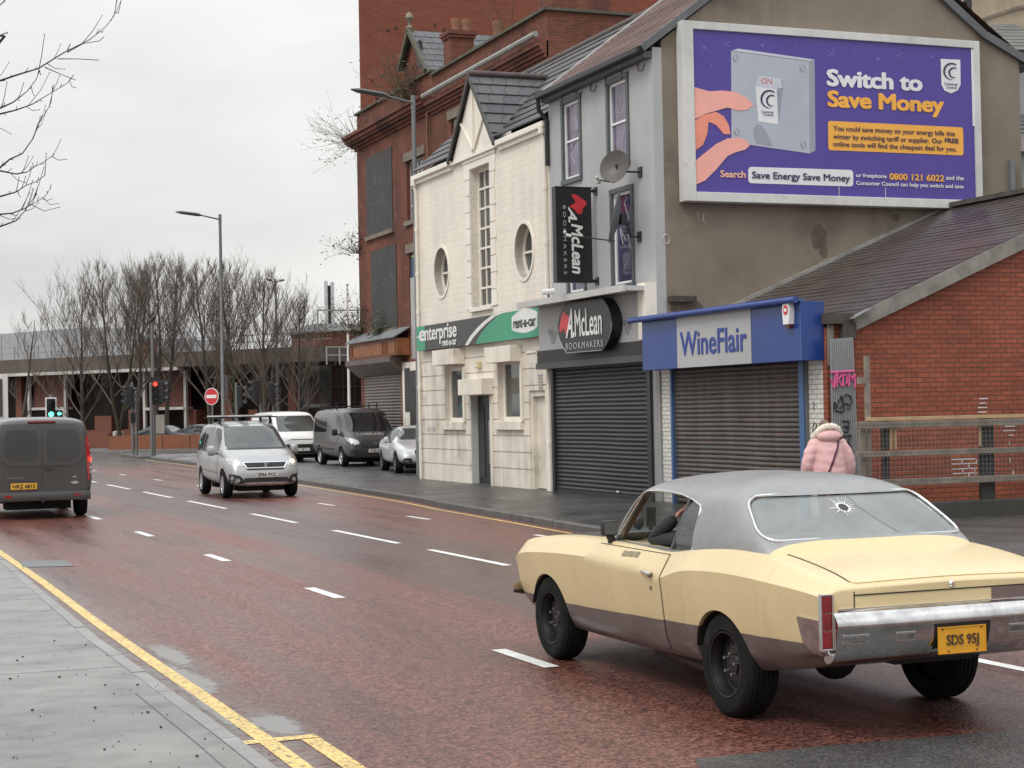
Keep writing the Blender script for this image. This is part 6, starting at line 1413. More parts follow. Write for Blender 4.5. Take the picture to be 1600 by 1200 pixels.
def wheel(t, x, y, r, wd, rim, side, style='spokes', name='wheel', n=5, steer=0.):
    """rim (part) with its tyre (sub-part); side +1 = left"""
    m = MB(); s = side; R_ = r*.66
    m.lathe([(R_*1.0, -.05), (R_*.97, 0), (R_*.90, -.012), (R_*.86, -.05)], (0, 0, 0), 'y', 28)
    if style == 'spokes':
        m.lathe([(.001, -.02), (r*.14, -.02), (r*.16, -.05)], (0, 0, 0), 'y', 16)
        for k in range(n):
            a = 6.2832*k/n; c_, s_ = math.cos(a), math.sin(a); m.bar((r*.08*c_, -.03, r*.08*s_), (R_*.92*c_, -.02, R_*.92*s_), r*.16, .025, up=(0, 1, 0))
    else:
        m.lathe([(.001, -.012), (r*.16, -.012), (r*.2, -.03), (R_*.6, -.02), (R_*.88, -.035)], (0, 0, 0), 'y', 24)
        for k in range(n): a = 6.2832*k/n; m.cyl((R_*.72*math.cos(a), -.022, R_*.72*math.sin(a)), (R_*.72*math.cos(a), -.015, R_*.72*math.sin(a)), r*.07, n=8)
    ty = MB().lathe([(R_*.98, -wd), (r*.9, -wd-.0), (r*.975, -wd+.025), (r, -wd+.05), (r, -.05), (r*.975, -.02), (r*.9, .006), (R_*1.06, .004), (R_*.98, -.012)], (0, 0, 0), 'y', 36)
    bk = MB().lathe([(.001, -.09), (R_, -.09)], (0, 0, 0), 'y', 20)
    rot = Matrix.Translation((x, y, r)) @ Matrix.Rotation(steer, 4, 'Z') @ (Matrix.Identity(4) if s > 0 else Matrix.Scale(-1, 4, Vector((0, 1, 0))))
    def put(mb, nm, mt, par):
        me = mb.mesh(nm, 40); me.transform(rot)
        bm = bmesh.new(); bm.from_mesh(me); bmesh.ops.recalc_face_normals(bm, faces=bm.faces); bm.to_mesh(me); bm.free(); smooth(me, 40); return link(nm, me, mt, par, True)
    w_ = put(m, name, rim, t); put(ty, 'tyre', M_tyre, w_); put(bk, 'brake_disc', M_under, w_); return w_
def plate(t, x, y, z, wd, ht, s, mat, front=True, tilt=0., tw=.86):
    d = 1 if front else -1; o = MB().box(x, x+.012*d, y-wd/2, y+wd/2, z-ht/2, z+ht/2).build('number_plate', mat, t, local=True)
    u = Vector((0, d, 0)); pm = MW[t.name]
    o2 = text(s, (x+.012*d, y-d*wd*tw/2, z-ht*.32), u, UZ, wd*tw, ht*.64, M_plk, None, bold=.02, d=.001, raise_=.002); o2.parent = o; MW[o2.name] = pm; return o
def vehicle(name, loc, rz, label, cat, stations, paint, wheels, r, tw, glass, lv=2, group=None, creases=(), endcrease=(.5, .0), rim=None, style='spokes', wy=.0, nsp=5, zbelt=None, steer=0.):
    t = thing(name, loc, label, cat, rz, group); secs = [(s[0], section(s)) for s in stations]; me = loft(secs, lv, creases, endcrease); wmax = max(s[4] for s in stations)
    cuts = []
    for wx in wheels: cuts += [arch_cut(wx, r*1.0, r*1.17, wmax-.34, wmax+.3), arch_cut(wx, r*1.0, r*1.17, -wmax-.3, -wmax+.34)]
    body = boolean(me, cuts); smooth(body, 38); b = link('body', body, paint, t, True); bv = bvh_of(me)
    for wx in wheels: MB().box(wx-r*1.1, wx+r*1.1, -wmax+.36, wmax-.36, r*.5, r*1.9).build('wheel_well', M_under, t, local=True)
    for wx in wheels:
        for s in (1, -1): wheel(t, wx, s*(wmax-.025-wy), r, tw, rim or M_alloy, s, style, n=nsp, steer=steer if wx == max(wheels) else 0.)
    return t, bv
def sym(poly): return [(-a, b) for a, b in poly]
def both(bv, poly, name, mat, t, **k):
    for s in (1, -1): patch(bv, poly, 'y', name, mat, t, side=s, **k)
def mirror(t, x, y, z, mat, sc=1.):
    for s in (1, -1):
        m = MB(); m.box(x-.05*sc, x+.07*sc, y, y+.20*sc, z-.11*sc, z+.11*sc); me = m.mesh('w', bevel=.062); smooth(me, 60)
        if s < 0: me.transform(Matrix.Scale(-1, 4, Vector((0, 1, 0)))); me.flip_normals()
        o = link('wing_mirror', me, mat, t, True)
        me = MB().box(x-.02, x+.03, y-.1, y+.01, z-.09, z-.05).mesh('a')
        if s < 0: me.transform(Matrix.Scale(-1, 4, Vector((0, 1, 0)))); me.flip_normals()
        link('mirror_arm', me, M_trim, o, True)

# ------------------------------------------------------------------ panel vans (two of the same kind, one seen from behind)
VAN = [(-1.10, .44, .95, 1.84, .93, .84), (-1.075, .42, 1.0, 1.93, .965, .865), (-.9, .36, 1.05, 1.985, .988, .885), (0, .33, 1.06, 2.0, .995, .89), (1.3, .31, 1.06, 2.0, .995, .89), (2.05, .30, 1.06, 1.975, .99, .87), (2.42, .30, 1.06, 1.88, .985, .81), (2.75, .30, 1.08, 1.62, .975, .80), (3.18, .30, 1.06, 1.27, .965, .80), (3.42, .30, 1.02, 1.16, .955, .78), (3.72, .30, .88, 1.02, .92, .72), (3.84, .31, .72, .86, .86, .66), (3.89, .36, .55, .66, .78, .6)]
M_vgry = carpaint('dark_grey_van_paint', (.062, .060, .057), .35, .36)
M_vgry2 = carpaint('grey_van_paint', (.070, .069, .067), .45, .30)
def van(loc, rz, label, paint, glass, side_glass=True, hood_txt=None, steer=0.):
    t, bv = vehicle('panel_van', loc, rz, label, 'van', VAN, paint, (0, 2.93), .335, .22, glass, group='dark grey panel vans', rim=M_alloy, style='disc', nsp=10, endcrease=(.6, .0), steer=steer)
    # front
    patch(bv, rpoly([(-.82, 1.20), (.82, 1.20), (.70, 1.82), (-.70, 1.82)], .08), 'x', 'windscreen', glass, t, off=.006, side=1)
    both(bv, rpoly([(2.10, 1.10), (2.86, 1.10), (2.72, 1.36), (2.36, 1.72), (2.12, 1.74)], .05), 'window', glass, t)
    both(bv, rpoly([(2.04, .52), (2.52, .52), (2.60, .95), (2.92, 1.07), (2.04, 1.07)], .04), 'door', paint, t, off=.008)
    both(bv, [(1.0, .80), (1.92, .80), (1.92, .815), (1.0, .815)], 'door_seam', M_trim, t, off=.004)
    both(bv, [(-.7, .62), (2.0, .58), (2.0, .63), (-.7, .67)], 'side_moulding', M_trim, t, off=.012)
    for s in (1, -1):
        patch(bv, [(s*a, b) for a, b in rpoly([(.54, .80), (.70, .76), (.90, .88), (.93, 1.02), (.84, 1.0), (.60, .90)], .03)], 'x', 'headlamp', M_lampg, t, off=.010, side=1)
        patch(bv, [(s*a, b) for a, b in rpoly([(.56, .47), (.84, .50), (.84, .60), (.60, .60)], .03)], 'x', 'fog_recess', M_trim, t, off=.006, side=1)
    g = patch(bv, rpoly([(-.46, .66), (.46, .66), (.54, .80), (.40, .93), (-.40, .93), (-.54, .80)], .05), 'x', 'grille', M_trim, t, off=.008, side=1)
    for z in (.72, .78, .85): patch(bv, [(-.44, z), (.44, z), (.44, z+.018), (-.44, z+.018)], 'x', 'grille_bar', plain('grille_edge', (.06, .06, .06), .3), t, off=.014, side=1)
    patch(bv, ellipse(0, .80, .11, .045, 16), 'x', 'emblem', plain('emblem_blue', (.10, .12, .18), .25, .3), t, off=.020, side=1)
    patch(bv, rpoly([(-.7, .37), (.7, .37), (.74, .50), (-.74, .50)], .04), 'x', 'lower_grille', M_trim, t, off=.006, side=1)
    mirror(t, 2.62, .99, 1.18, M_trim)
    return t, bv
# (a) parked one, facing us, three-quarter view
tv, bv = van((16.85, 59.1, .17), -math.pi/2-.02, 'dark grey panel van with roof bars parked facing us before the shutters', M_vgry, M_vglassd, steer=.0)
both(bv, rpoly([(-.80, 1.18), (1.0, 1.18), (.95, 1.68), (-.76, 1.68)], .10), 'window', M_vglassd, tv)
plate(tv, 3.905, .0, .56, .52, .115, 'WG18 A', M_plw)
for x in (-.6, .5, 1.5):
    m = MB(); m.box(x-.025, x+.025, -.80, .80, 2.04, 2.075)
    m.box(x-.02, x+.02, .70, .73, 1.9, 2.18); m.box(x-.02, x+.02, -.73, -.70, 1.9, 2.18); m.build('roof_bar', M_trim, tv, local=True)
o = text('COBRAID', (0, 0, 0), (1, 0, 0), (0, 1, 0), .95, .16, plain('grey_decal', (.34, .34, .34), .5), None, bold=.0, d=.001, raise_=0)
for v in o.data.vertices:
    y_, u_ = v.co.x-.58, v.co.y; hit = bv.ray_cast(Vector((3.60-u_*1.0, y_, 4)), Vector((0, 0, -1)))[0]; v.co = hit+Vector((.004, 0, .006+v.co.z))
o.parent = tv
# (b) driving away at the left edge, rear doors towards us
tb_, bv = van((3.84, 36.55, 0), math.pi/2, 'dark grey panel van driving away at left with brake lights on', M_vgry2, M_vglass)
for s in (1, -1):
    for q_ in ([(.02, 1.045), (.60, 1.045), (.62, 1.105), (.02, 1.105)], [(.60, 1.045), (.80, 1.17), (.81, 1.26), (.62, 1.105)]): patch(bv, [(s*a, b) for a, b in q_], 'x', 'door_swage', M_vgry2, tb_, off=.034, side=-1, th=.03, h=.08)
    patch(bv, [(s*a, b) for a, b in rpoly([(.012, .52), (.84, .52), (.86, 1.1), (.79, 1.85), (.012, 1.85)], .06)], 'x', 'rear_door', M_vgry2, tb_, off=.010, side=-1, th=.03, h=.10)
    patch(bv, [(s*a, b) for a, b in rpoly([(.10, 1.13), (.58, 1.13), (.735, 1.26), (.70, 1.74), (.10, 1.74)], .10)], 'x', 'rear_window_panel', plain('recessed_panel_grey', (.050, .050, .049), .3, .3, coat=.4), tb_, off=.014, side=-1, th=.03, h=.10)
    lm_ = patch(bv, [(s*a, b) for a, b in rpoly([(.865, .74), (.985, .76), (.965, 1.25), (.875, 1.62), (.835, 1.58), (.855, 1.2)], .02)], 'x', 'tail_lamp', M_redl, tb_, off=.028, side=-1, th=.06, h=.06)
    patch(bv, [(s*a, b) for a, b in rpoly([(.905, 1.09), (.955, 1.10), (.945, 1.20), (.895, 1.19)], .015)], 'x', 'lit_brake_lamp', emit('brake_glow', (1., .10, .06), 1.3), tb_, off=.034, side=-1, th=.03, h=.05)
    patch(bv, [(s*a, b) for a, b in rpoly([(.91, .86), (.96, .87), (.953, 1.05), (.905, 1.04)], .012)], 'x', 'reverse_lamp', M_lampg, tb_, off=.034, side=-1, th=.03, h=.05)
    patch(bv, [(s*a, b) for a, b in [(.60, .445), (.74, .445), (.74, .485), (.60, .485)]], 'x', 'reflector', M_redl, tb_, off=.085, side=-1, th=.02, h=.05)
me = MB().box(-1.17, -1.0, -.93, .93, .36, .54).mesh('b', bevel=.035); smooth(me, 40); link('rear_bumper', me, M_vgry2, tb_, True)
me = MB().box(-1.125, -1.03, -.27, .27, 1.875, 1.915).mesh('b', bevel=.012); link('high_brake_lamp', me, plain('dim_red_lamp', (.20, .03, .03), .3), tb_, True)
patch(bv, rpoly([(-.20, .955), (-.06, .955), (-.06, .99), (-.20, .99)], .012), 'x', 'door_handle', M_trim, tb_, off=.030, side=-1)
patch(bv, rpoly([(.08, .57), (.66, .57), (.62, .76), (.12, .76)], .05), 'x', 'plate_recess', plain('recessed_panel_grey', (0, 0, 0)), tb_, off=.014, side=-1, th=.03)
plate(tb_, -1.128, .36, .655, .50, .12, 'NRZ 6815', M_ply, front=False)
patch(bv, ellipse(-.62, .70, .075, .028, 16), 'x', 'emblem', M_chrome, tb_, off=.022, side=-1)
patch(bv, [(-.66, .80), (-.58, .80), (-.58, .82), (-.66, .82)], 'x', 'badge', M_chrome, tb_, off=.022, side=-1)
o = text('TRANSIT', (0, 0, 0), (0, 1, 0), (0, 0, 1), .36, .035, plain('dull_chrome', (.20, .20, .20), .4, .5), None, d=.001, raise_=0)
me = o.data
for v in me.vertices: y_, z_ = .70-v.co.y, .80+v.co.z; hit = bv.ray_cast(Vector((-6, y_, z_)), Vector((1, 0, 0)))[0]; v.co = hit+Vector((-.026-abs(v.co.x)*.5, 0, 0))
o.parent = tb_
MB().tube([(-1.02, 0, .40), (-1.2, 0, .34), (-1.26, 0, .36), (-1.26, 0, .42)], .03, 8).build('tow_bar', M_trim, tb_, local=True)
# (c) white van behind
WV = [(s[0]*.97, s[1], s[2]*.97, s[3]*.97, s[4]*.97, s[5]*.97) for s in VAN[:-4]]+[(3.35, .32, .98, 1.10, .92, .74), (3.62, .32, .90, 1.0, .88, .66), (3.72, .34, .74, .84, .80, .6), (3.75, .4, .56, .64, .74, .55)]
M_wpaint = carpaint('white_van_paint', (.74, .735, .71), 0, .3)
twv, bv = vehicle('white_van', (16.25, 66.6, .17), -math.pi/2, 'white van parked behind the dark grey one with black lower bumper', 'van', WV, M_wpaint, (0, 2.9), .33, .22, M_vglass, rim=M_alloy, style='disc', nsp=8)
patch(bv, rpoly([(-.78, 1.17), (.78, 1.17), (.68, 1.76), (-.68, 1.76)], .07), 'x', 'windscreen', M_vglass, twv)
both(bv, rpoly([(1.98, 1.08), (2.72, 1.08), (2.5, 1.42), (2.28, 1.66), (2.0, 1.68)], .05), 'window', M_vglassd, twv); both(bv, rpoly([(.9, 1.08), (1.86, 1.08), (1.86, 1.68), (.95, 1.68)], .08), 'window', M_vglassd, twv)
both(bv, rpoly([(1.94, .5), (2.5, .5), (2.58, .95), (2.8, 1.05), (1.94, 1.05)], .04), 'door', M_wpaint, twv, off=.008)
for s in (1, -1): patch(bv, [(s*a, b) for a, b in rpoly([(.45, .84), (.70, .82), (.86, .90), (.86, 1.0), (.62, .94)], .03)], 'x', 'headlamp', M_lampg, twv, off=.01)
patch(bv, rpoly([(-.80, .36), (.80, .36), (.78, .70), (-.78, .70)], .08), 'x', 'lower_bumper', M_trim, twv, off=.012); patch(bv, [(-.46, .86), (.46, .86), (.46, .885), (-.46, .885)], 'x', 'chrome_bar', M_chrome, twv, off=.012)
plate(twv, 3.775, 0, .50, .52, .115, 'P', M_plw, tw=.1); mirror(twv, 2.55, .965, 1.14, M_trim)

# ------------------------------------------------------------------ silver people carrier coming towards us
MPV = [(-.79, .48, .98, 1.58, .80, .66), (-.75, .42, 1.0, 1.70, .86, .70), (-.55, .36, 1.03, 1.775, .895, .715), (.5, .31, 1.03, 1.80, .905, .725), (1.35, .29, 1.03, 1.775, .905, .715), (1.75, .28, 1.03, 1.70, .90, .69), (2.1, .28, 1.03, 1.50, .90, .68), (2.5, .28, 1.04, 1.24, .89, .70), (2.72, .28, 1.02, 1.13, .88, .70), (3.1, .28, .95, 1.04, .86, .67), (3.38, .28, .84, .94, .81, .62), (3.52, .29, .66, .78, .76, .58), (3.58, .34, .48, .56, .72, .52)]
M_silv = carpaint('silver_paint', (.43, .435, .435), .55, .32, grime=(.2, .19, .18))
tp, bv = vehicle('people_carrier', (9.62, 44.15, 0), -math.pi/2-.015, 'silver people carrier with roof rack driving towards us', 'car', MPV, M_silv, (0, 2.73), .325, .21, M_vglass, rim=M_alloy, style='spokes', nsp=9)
patch(bv, rpoly([(-.74, 1.16), (.74, 1.16), (.62, 1.66), (-.62, 1.66)], .07), 'x', 'windscreen', M_vglass, tp)
both(bv, rpoly([(1.32, 1.06), (2.22, 1.06), (2.02, 1.38), (1.72, 1.60), (1.34, 1.64)], .06), 'window', M_vglassd, tp); both(bv, rpoly([(.30, 1.06), (1.22, 1.06), (1.22, 1.64), (.34, 1.66)], .07), 'window', M_vglassd, tp); both(bv, rpoly([(-.56, 1.08), (.22, 1.08), (.24, 1.65), (-.42, 1.60)], .1), 'window', M_vglassd, tp)
both(bv, rpoly([(1.27, .45), (2.10, .45), (2.28, .9), (2.28, 1.03), (1.27, 1.03)], .04), 'door', M_silv, tp, off=.007); both(bv, rpoly([(.26, .45), (1.23, .45), (1.23, 1.03), (.26, 1.03)], .04), 'door', M_silv, tp, off=.007)
both(bv, [(.3, .60), (2.1, .56), (2.1, .61), (.3, .65)], 'side_moulding', plain('grey_moulding', (.2, .2, .2), .5), tp, off=.014)
for s in (1, -1):
    patch(bv, [(s*a, b) for a, b in rpoly([(.48, .76), (.66, .74), (.80, .78), (.84, .92), (.78, 1.0), (.64, .92)], .04)], 'x', 'headlamp', M_lampg, tp, off=.012); patch(bv, [(s*a, b) for a, b in ellipse(.66, .835, .06, .055, 14)], 'x', 'lamp_bulb', emit('sidelight', (1, .86, .62), .55), tp, off=.018)
    patch(bv, [(s*a, b) for a, b in rpoly([(.50, .36), (.80, .36), (.82, .58), (.62, .54), (.54, .46)], .04)], 'x', 'fog_recess', M_trim, tp, off=.012); patch(bv, [(s*a, b) for a, b in ellipse(.66, .43, .045, .045, 12)], 'x', 'fog_lamp', M_lampg, tp, off=.02)
patch(bv, rpoly([(-.44, .66), (.44, .66), (.53, .82), (-.53, .82)], .03), 'x', 'grille', M_trim, tp, off=.010); patch(bv, [(-.42, .695), (.42, .695), (.44, .712), (-.44, .712)], 'x', 'grille_trim', M_chrome, tp, off=.018); patch(bv, [(-.52, .825), (.52, .825), (.52, .84), (-.52, .84)], 'x', 'grille_trim', M_chrome, tp, off=.016)
for s in (1, -1): patch(bv, [(s*a, b) for a, b in [(.42, .695), (.455, .695), (.545, .83), (.51, .83)]], 'x', 'grille_trim', M_chrome, tp, off=.017)
patch(bv, rpoly([(-.52, .38), (.52, .38), (.52, .48), (-.52, .48)], .02), 'x', 'lower_grille', M_trim, tp, off=.012); patch(bv, [(-.46, .325), (.46, .325), (.46, .355), (-.46, .355)], 'x', 'skid_trim', M_chrome, tp, off=.018)
plate(tp, 3.60, .02, .555, .52, .112, 'SF66 FCC', M_plw)
LION = [(-.05, -.07), (-.03, -.07), (-.015, -.02), (.005, -.03), (.03, -.065), (.055, -.065), (.03, -.02), (.02, .02), (.05, .03), (.05, .045), (.015, .045), (.0, .07), (-.03, .06), (-.045, .04), (-.02, .03), (-.03, .0)]
m = MB(); hit = bv.ray_cast(Vector((9, 0, .765)), Vector((-1, 0, 0)))[0]; m.prism([(hit.x+.018, a*1.1, .765+b*1.0) for a, b in LION], (.012, 0, 0)); m.build('emblem', M_chrome, tp, local=True)
mirror(tp, 2.15, .905, 1.10, M_silv, 1.05)
m = MB()
for x in (.15, 1.25): 
    m = MB(); m.box(x-.03, x+.03, -.80, .80, 1.86, 1.895); m.box(x-.03, x+.03, .60, .66, 1.72, 1.86); m.box(x-.03, x+.03, -.66, -.60, 1.72, 1.86); m.build('roof_bar', M_trim, tp, local=True)
for y in (-.55, .0, .55): MB().box(-.35, 1.5, y-.09, y+.09, 1.897, 1.93).build('roof_rack_slat', plain('pale_rack', (.5, .5, .49), .5), tp, local=True)
MB().tube([(1.55, .0, 1.74), (1.45, 0, 1.95)], .006, 5).build('aerial', M_black, tp, local=True)
both(bv, [(2.14, .63), (2.16, .63), (2.16, .9), (2.14, .9)], 'wing_seam', M_trim, tp, off=.004)
patch(bv, [(-.72, 1.125), (.72, 1.125), (.74, 1.15), (-.74, 1.15)], 'x', 'scuttle', M_trim, tp, off=.006)

tp.scale = (1.015, 1.015, 1.035); tb_.scale = (1., 1.005, 1.025)
# ------------------------------------------------------------------ saloons
SAL = [(-1.05, .48, .80, .93, .70, .55), (-1.0, .40, .88, 1.0, .80, .60), (-.65, .32, .93, 1.04, .88, .66), (-.40, .30, .945, 1.07, .90, .68), (.1, .28, .95, 1.30, .91, .62), (.5, .27, .945, 1.41, .913, .585), (1.1, .27, .935, 1.425, .915, .58), (1.5, .27, .925, 1.38, .91, .58), (1.9, .27, .925, 1.18, .905, .64), (2.25, .27, .925, 1.0, .90, .69), (2.9, .28, .86, .925, .88, .68), (3.4, .30, .72, .80, .83, .62), (3.60, .32, .56, .64, .74, .56), (3.65, .38, .46, .52, .70, .5)]
M_sil2 = carpaint('bright_silver_paint', (.62, .63, .64), .35, .30)
def saloon(loc, rz, label, paint, grp=None, full=True):
    t, bv = vehicle('saloon_car', loc, rz, label, 'car', SAL, paint, (0, 2.80), .325, .22, M_vglass, group=grp, rim=plain('dark_alloy', (.12, .12, .12), .4, .6), style='spokes', nsp=7)
    patch(bv, rpoly([(-.70, 1.0), (.70, 1.0), (.58, 1.33), (-.58, 1.33)], .06), 'x', 'windscreen', M_vglass, t); patch(bv, rpoly([(-.66, 1.08), (.66, 1.08), (.56, 1.34), (-.56, 1.34)], .06), 'x', 'rear_window', M_vglass, t, side=-1)
    both(bv, rpoly([(1.02, .965), (2.05, .955), (1.85, 1.12), (1.55, 1.29), (1.04, 1.345)], .04), 'window', M_vglassd, t); both(bv, rpoly([(.02, 1.0), (.94, .965), (.94, 1.345), (.5, 1.32), (.2, 1.2)], .05), 'window', M_vglassd, t)
    both(bv, rpoly([(.98, .38), (1.98, .38), (2.02, .93), (.98, .94)], .04), 'door', paint, t, off=.007); both(bv, rpoly([(.30, .62), (.42, .40), (.94, .38), (.94, .94), (.12, .95)], .03), 'door', paint, t, off=.007)
    for s in (1, -1): patch(bv, [(s*a, b) for a, b in rpoly([(.46, .62), (.70, .60), (.82, .66), (.80, .74), (.56, .72)], .03)], 'x', 'headlamp', M_lampg, t, off=.01); patch(bv, [(s*a, b) for a, b in rpoly([(.45, .78), (.72, .78), (.80, .86), (.72, .93), (.48, .90)], .03)], 'x', 'tail_lamp', M_redl, t, off=.01, side=-1); patch(bv, [(s*a, b) for a, b in rpoly([(.48, .36), (.74, .36), (.74, .48), (.52, .48)], .03)], 'x', 'air_intake', M_trim, t, off=.01)
    patch(bv, rpoly([(-.36, .42), (.36, .42), (.42, .70), (-.42, .70)], .05), 'x', 'grille', M_trim, t, off=.01)
    plate(t, 3.672, 0, .45, .5, .11, 'K', M_plw, tw=.08); mirror(t, 1.95, .91, 1.0, paint, .85); return t, bv
ta, bv = saloon((16.62, 51.15, .17), -math.pi/2-.16, 'bright silver saloon parked half hidden by the cream building corner', M_sil2)
q = D(279, 690, 104); saloon((q.x-1.5, q.y+.5, .1), math.atan2(ud.y, ud.x), 'dark blue saloon parked behind the orange wall by the signal mast', carpaint('navy_paint', (.022, .027, .036), .3, .3), 'cars parked behind the orange wall')
q = D(318, 690, 102); saloon((q.x-.2, q.y+2.2, .1), -math.pi/2+.5, 'dark grey car with pale front behind the orange wall beside the people carrier', carpaint('slate_paint', (.10, .10, .105), .3, .3), 'cars parked behind the orange wall')
# ------------------------------------------------------------------ the old yellow coupe in the foreground
def twotone():
    m, t, b = newmat('cream_over_brown_paint'); vec = coords(t); sp = t.nodes.new('ShaderNodeSeparateXYZ'); t.links.new(vec, sp.inputs[0])
    # height of the paint line rises towards the tail
    zl = mrange(t, sp.outputs[0], -1.04, 2.48, .578, .470)
    wob = nz(t, vec, 5, 3); a = nd(t, 'ShaderNodeMath', operation='MULTIPLY_ADD'); t.links.new(wob, a.inputs[0]); a.inputs[1].default_value = .012; t.links.new(zl, a.inputs[2])
    d = nd(t, 'ShaderNodeMath', operation='SUBTRACT'); t.links.new(sp.outputs[2], d.inputs[0]); t.links.new(a.outputs[0], d.inputs[1])
    f = mrange(t, d.outputs[0], .004, .009, 0, 1)
    n = nz(t, vec, 2.2, 6, .65); g = nz(t, vec, 11, 5, .7); stv = coords(t, (9, 9, .9))
    cream = mixc(t, 'MULTIPLY', 1, (.66, .53, .295), grey(t, mrange(t, n, .3, .7, .93, 1.05)))
    cream = mixc(t, 'MIX', mrange(t, nz(t, stv, 1, 5, .65), .56, .74, 0, .42), cream, (.45, .34, .16))      # rain-washed grime
    cream = mixc(t, 'MIX', mrange(t, g, .60, .78, 0, .30), cream, (.40, .30, .14))
    low = mrange(t, d.outputs[0], .0, .30, .30, 0)
    cream = mixc(t, 'MIX', low, cream, (.42, .31, .15))          # road dirt on the lower flanks
    brown = mixc(t, 'MIX', mrange(t, n, .40, .66, 0, 1), (.082, .063, .057), (.125, .100, .092))
    brown = mixc(t, 'MIX', mrange(t, nz(t, coords(t, (5, 5, 14)), 1, 4), .55, .7, 0, .5), brown, (.19, .16, .145))
    t.links.new(mixc(t, 'MIX', f, brown, cream), b.inputs['Base Color'])
    t.links.new(mrange(t, n, .3, .7, .34, .48), b.inputs['Roughness']); b.inputs['Coat Weight'].default_value = .35; b.inputs['Coat Roughness'].default_value = .18
    addbump(t, b, nz(t, vec, 130, 3, .6), .06, .002); return m
M_ytwo = twotone()
def vinyl():
    m, t, b = newmat('grey_primer_roof'); vec = coords(t); n = nz(t, vec, 2.5, 6, .6); sp = t.nodes.new('ShaderNodeSeparateXYZ'); t.links.new(vec, sp.inputs[0])
    g = nz(t, vec, 160, 2, .7); s = mixc(t, 'MULTIPLY', 1, (.285, .287, .287), grey(t, mrange(t, n, .3, .7, .86, 1.12)))
    s = mixc(t, 'MULTIPLY', 1, s, grey(t, mrange(t, g, .3, .7, .82, 1.18)))
    lo = mrange(t, sp.outputs[2], 1.136, 1.139, 1, 0); bk = mrange(t, sp.outputs[0], -.41, -.405, 1, 0); fm = nd(t, 'ShaderNodeMath', operation='MULTIPLY'); t.links.new(lo, fm.inputs[0]); t.links.new(bk, fm.inputs[1])
    s = mixc(t, 'MIX', fm.outputs[0], s, (.66, .53, .295)); t.links.new(mrange(t, fm.outputs[0], 0, 1, .45, 0), b.inputs['Metallic'])
    t.links.new(s, b.inputs['Base Color']); b.inputs['Roughness'].default_value = .36; addbump(t, b, g, .15, .002); return m
M_vinyl = vinyl()
CXc, CYc = 6.17, 9.87
mc = thing('vintage_coupe', (CXc, CYc, 0), 'old cream yellow two-door coupe with grey roof and brown lower panels in the foreground', 'car', math.pi/2)
def csec(zb, zc, zs, zt, w, ins=.098):
    return [(0, zb), (.62*w, zb), (.78*w, zb), (.842*w, zb+.075), (.872*w, .52), (.894*w, .70 if zc > .75 else zc-.04), (.914*w, zc), ((.914-ins)*w, zs), ((.914-ins-.065)*w, zs+.008), (.40*w, zt), (0, zt+.008)]
ST = [(3.70, .44, .70, .80, .815, .90), (3.68, .40, .755, .865, .875, .935), (3.60, .37, .79, .905, .912, .955), (3.40, .33, .825, .940, .95, .972), (3.0, .29, .852, .977, .99, .988), (2.5, .275, .875, 1.0, 1.012, 1.0), (2.0, .275, .882, 1.01, 1.018, 1.0), (1.5, .275, .872, 1.01, 1.0, 1.0),
      (1.15, .28, .860, 1.006, .99, 1.0), (.92, .285, .832, 1.0, .985, 1.0), (.78, .285, .826, 1.003, .99, 1.0), (.66, .29, .872, 1.018, 1.0, 1.0), (.48, .29, .905, 1.038, 1.01, 1.0), (.20, .30, .925, 1.066, 1.03, 1.0), (-.12, .315, .933, 1.078, 1.06, 1.0), (-.40, .34, .928, 1.064, 1.075, .998), (-.70, .385, .916, 1.034, 1.05, .992), (-1.0, .44, .902, .993, 1.008, .988), (-1.17, .485, .890, .958, .972, .985), (-1.24, .52, .880, .928, .942, .982), (-1.252, .53, .872, .912, .925, .978)]
secs = [(s[0], csec(*s[1:])) for s in ST][::-1]
me = loft(secs, 2, ((6, 1.), (7, .8), (2, .5)), (.95, .5))
cuts = [MB().prism([(2.946+.385*math.cos(2*math.pi*k/40), y0, .335+.345*math.sin(2*math.pi*k/40)) for k in range(40)], (0, .42, 0)).mesh('c') for y0 in (.56, -.98)]
cuts += [MB().prism([(.045+.375*math.cos(2*math.pi*k/40), y0, .335+.345*math.sin(2*math.pi*k/40)) for k in range(40)], (0, .42, 0)).mesh('c') for y0 in (.56, -.98)]
cuts.append(boxm(-.22, 1.98, -.70, .70, .44, 1.4))
me = boolean(me, cuts); smooth(me, 32); body = link('body', me, M_ytwo, mc, True); bvb = bvh_of(me)
for x, w_ in ((2.946, .36), (.045, .36)):
    for s in (1, -1):
        m = MB().lathe([(.001, 0), (.366, 0), (.366, .285)], (x, .572 if s > 0 else -.572-.0, .338), 'y', 28)
        if s < 0: m.v = [(a, -.572-(b+.572), c) for a, b, c in m.v]
        m.v = [(a, b, .338+(c-.338)*.915) for a, b, c in m.v]; me = m.mesh('w'); me.flip_normals(); bm = bmesh.new(); bm.from_mesh(me); bmesh.ops.delete(bm, geom=[v for v in bm.verts if v.co.z < .36], context='VERTS'); bm.to_mesh(me); bm.free(); link('arch_liner', me, M_under, mc, True)
MB().box(.45, 3.2, -.5, .5, .27, .40).build('underbody', M_under, mc, local=True)
